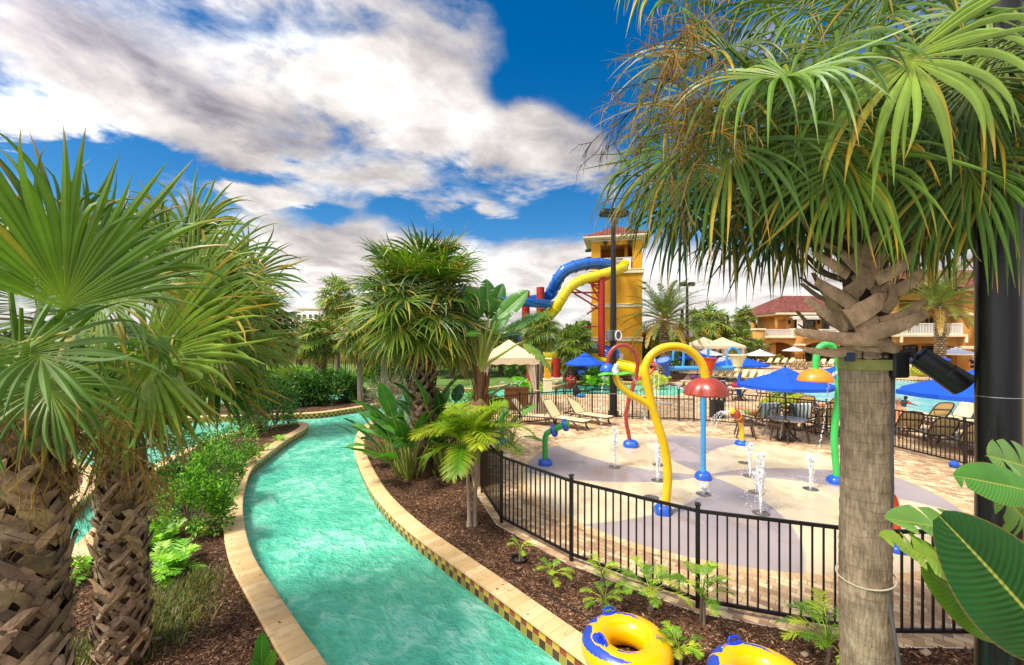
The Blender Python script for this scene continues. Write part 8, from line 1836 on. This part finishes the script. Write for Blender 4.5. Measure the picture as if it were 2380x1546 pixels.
guard = person('lifeguard in a red shirt sitting with his back to us under the blue umbrella', (A(1326, 900, 25.65).x, 25.65, .54), 10, 'sit', 'dark', 'black', '#c8281c', '#b3201a')
def guard_text():
    cu = bpy.data.curves.new('txt', 'FONT'); cu.body = 'GUARD'; cu.size = .085; cu.align_x = 'CENTER'; ob = bpy.data.objects.new('txt', cu); COL.objects.link(ob); dg = bpy.context.evaluated_depsgraph_get(); dg.update(); me = ob.evaluated_get(dg).to_mesh(); P = np.array([q.co[:] for q in me.vertices]); by = {}
    for q in me.polygons: by.setdefault(len(q.vertices), []).append(list(q.vertices))
    bpy.data.objects.remove(ob); mb = MB(); V = np.c_[P[:, 0], -.222+.35*P[:, 0]**2-.0*P[:, 1], P[:, 1]+.40]; mb.add(V, [np.array(f) for f in by.values()]); mb.build('lettering', M_WHITE, guard, smooth=0, world=False)
guard_text()
wz = -.10
def at_water(u, v): p = G(u, v, wz); return p.x, p.y
for u, v, yaw, pose, sk, hr, top, bot, d, l, kw in ((2118, 913, 170, 'swim', 'light', 'brown', None, '#222a3a', -.28, 'swimmer with goggles and orange floats in the lagoon below the spotlight', dict(arm_bands='#f08a1c', scale=.9)), (2098, 945, -75, 'reach', 'dark', 'black', '#2a2c34', '#1c2333', -.12, 'child in dark top with red arm bands reaching across the lagoon', dict(arm_bands='#e0401c', scale=.8)), (2244, 935, 160, 'hips', 'tan', 'black', None, '#22242c', .12, 'man in patterned trunks standing waist-deep, head hidden by the blue umbrella', {}), (2257, 937, 190, 'swim', 'tan', 'black', None, '#1c3a6a', -.42, 'child beside the standing man in the lagoon', dict(scale=.8)),
        (1858, 918, 150, 'swim', 'brown', 'black', '#2a2a30', '#1c2333', -.42, 'woman with black hair in the lagoon behind the yellow planter', dict(long_hair=True)), (1757, 897, 180, 'swim', 'tan', 'black', None, '#1c2333', -.62, 'head of a swimmer near the left end of the lagoon', {}), (2181, 911, 200, 'swim', 'tan', 'brown', None, '#1c2333', -.68, 'swimmer almost under water below the umbrella, left one', {}), (2205, 913, 200, 'swim', 'brown', 'black', None, '#1c2333', -.70, 'swimmer almost under water below the umbrella, right one', {})):
    x, y = at_water(u, v); person(l, (x, y, wz+d), yaw, pose, sk, hr, top, bot, **kw)
p = A(2262, 868, 40.2); person('blond woman in a black swimsuit standing on the far lagoon edge', (p.x, 40.2, .92), 120, 'stand', 'light', 'blond', '#17171c', '#17171c', long_hair=True)
x, y = G(2096, 1012)[:2]; person('bare-chested grey-haired man sitting on the lounger right of the palm trunk', (x-.05, y+.1, .42), 100, 'sit', 'tan', 'grey', None, '#e6e3de')
x, y = G(1756, 988)[:2]; person('sunbather lying beyond the white and green towel chair, left one', (x, y+.25, .45), 5, 'lie', 'tan', 'brown', None, '#6a9a4a')
x, y = G(1912, 966)[:2]; person('dark-haired sunbather lying on the lounger right of the yellow planter', (x, y+.2, .46), 10, 'lie', 'light', 'black', None, '#2c3a5a')
x, y = G(1800, 890)[:2]; person('person in dark clothes lying on a lounger left of the lagoon', (x, y, .47), 105, 'lie', 'dark', 'black', '#1b1d24', '#2457b0')
def car():
    Y = 62; x = A(968, 800, Y).x; t = thing('parked_car', 'silver car glimpsed between the black lamp post and the round palm', 'car', (x, Y, 0)); m = mat('silver_paint', '#b9bcc0', .25, .6, var=.03, coat=.6); mb = MB()
    prof = [(-2.2, .35), (-2.2, .8), (-1.5, .95), (-.9, 1.42), (.7, 1.45), (1.5, 1.0), (2.2, .9), (2.25, .4)]; V = np.array([(x+a, Y+s*(.85 if z < 1 else .68), z) for s in (-1, 1) for a, z in prof]); j = np.arange(8); k = (j+1) % 8; mb.add(V, [np.stack([j, k, k+8, j+8], -1), j[::-1][None], (j+8)[None]]); mb.build('body', m, t, smooth=30)
    mb = MB(); mb.add(*prism([(x-.85, 1.0), (x+1.2, 1.0), (x+.65, 1.38), (x-.75, 1.36)], 0, .03)); o = MB(); V, f = mb.V[0], mb.F; V = np.c_[V[:, 0], Y-.83+V[:, 2]+.0*V[:, 1]+(V[:, 1]-1)*.35, V[:, 1]]; o.add(V, f); o.build('side_window', M_DGLASS, t)
    for a in (-1.35, 1.4): mb = MB(); v, f = tube([(x+a, Y-.88, .33), (x+a, Y-.68, .33)], .33, 18); mb.add(v, f); w = mb.build('wheel', M_DARK, t); mb = MB(); v, f = tube([(x+a, Y-.9, .33), (x+a, Y-.87, .33)], .2, 14); mb.add(v, f); mb.build('rim', M_STEEL, w)
car()
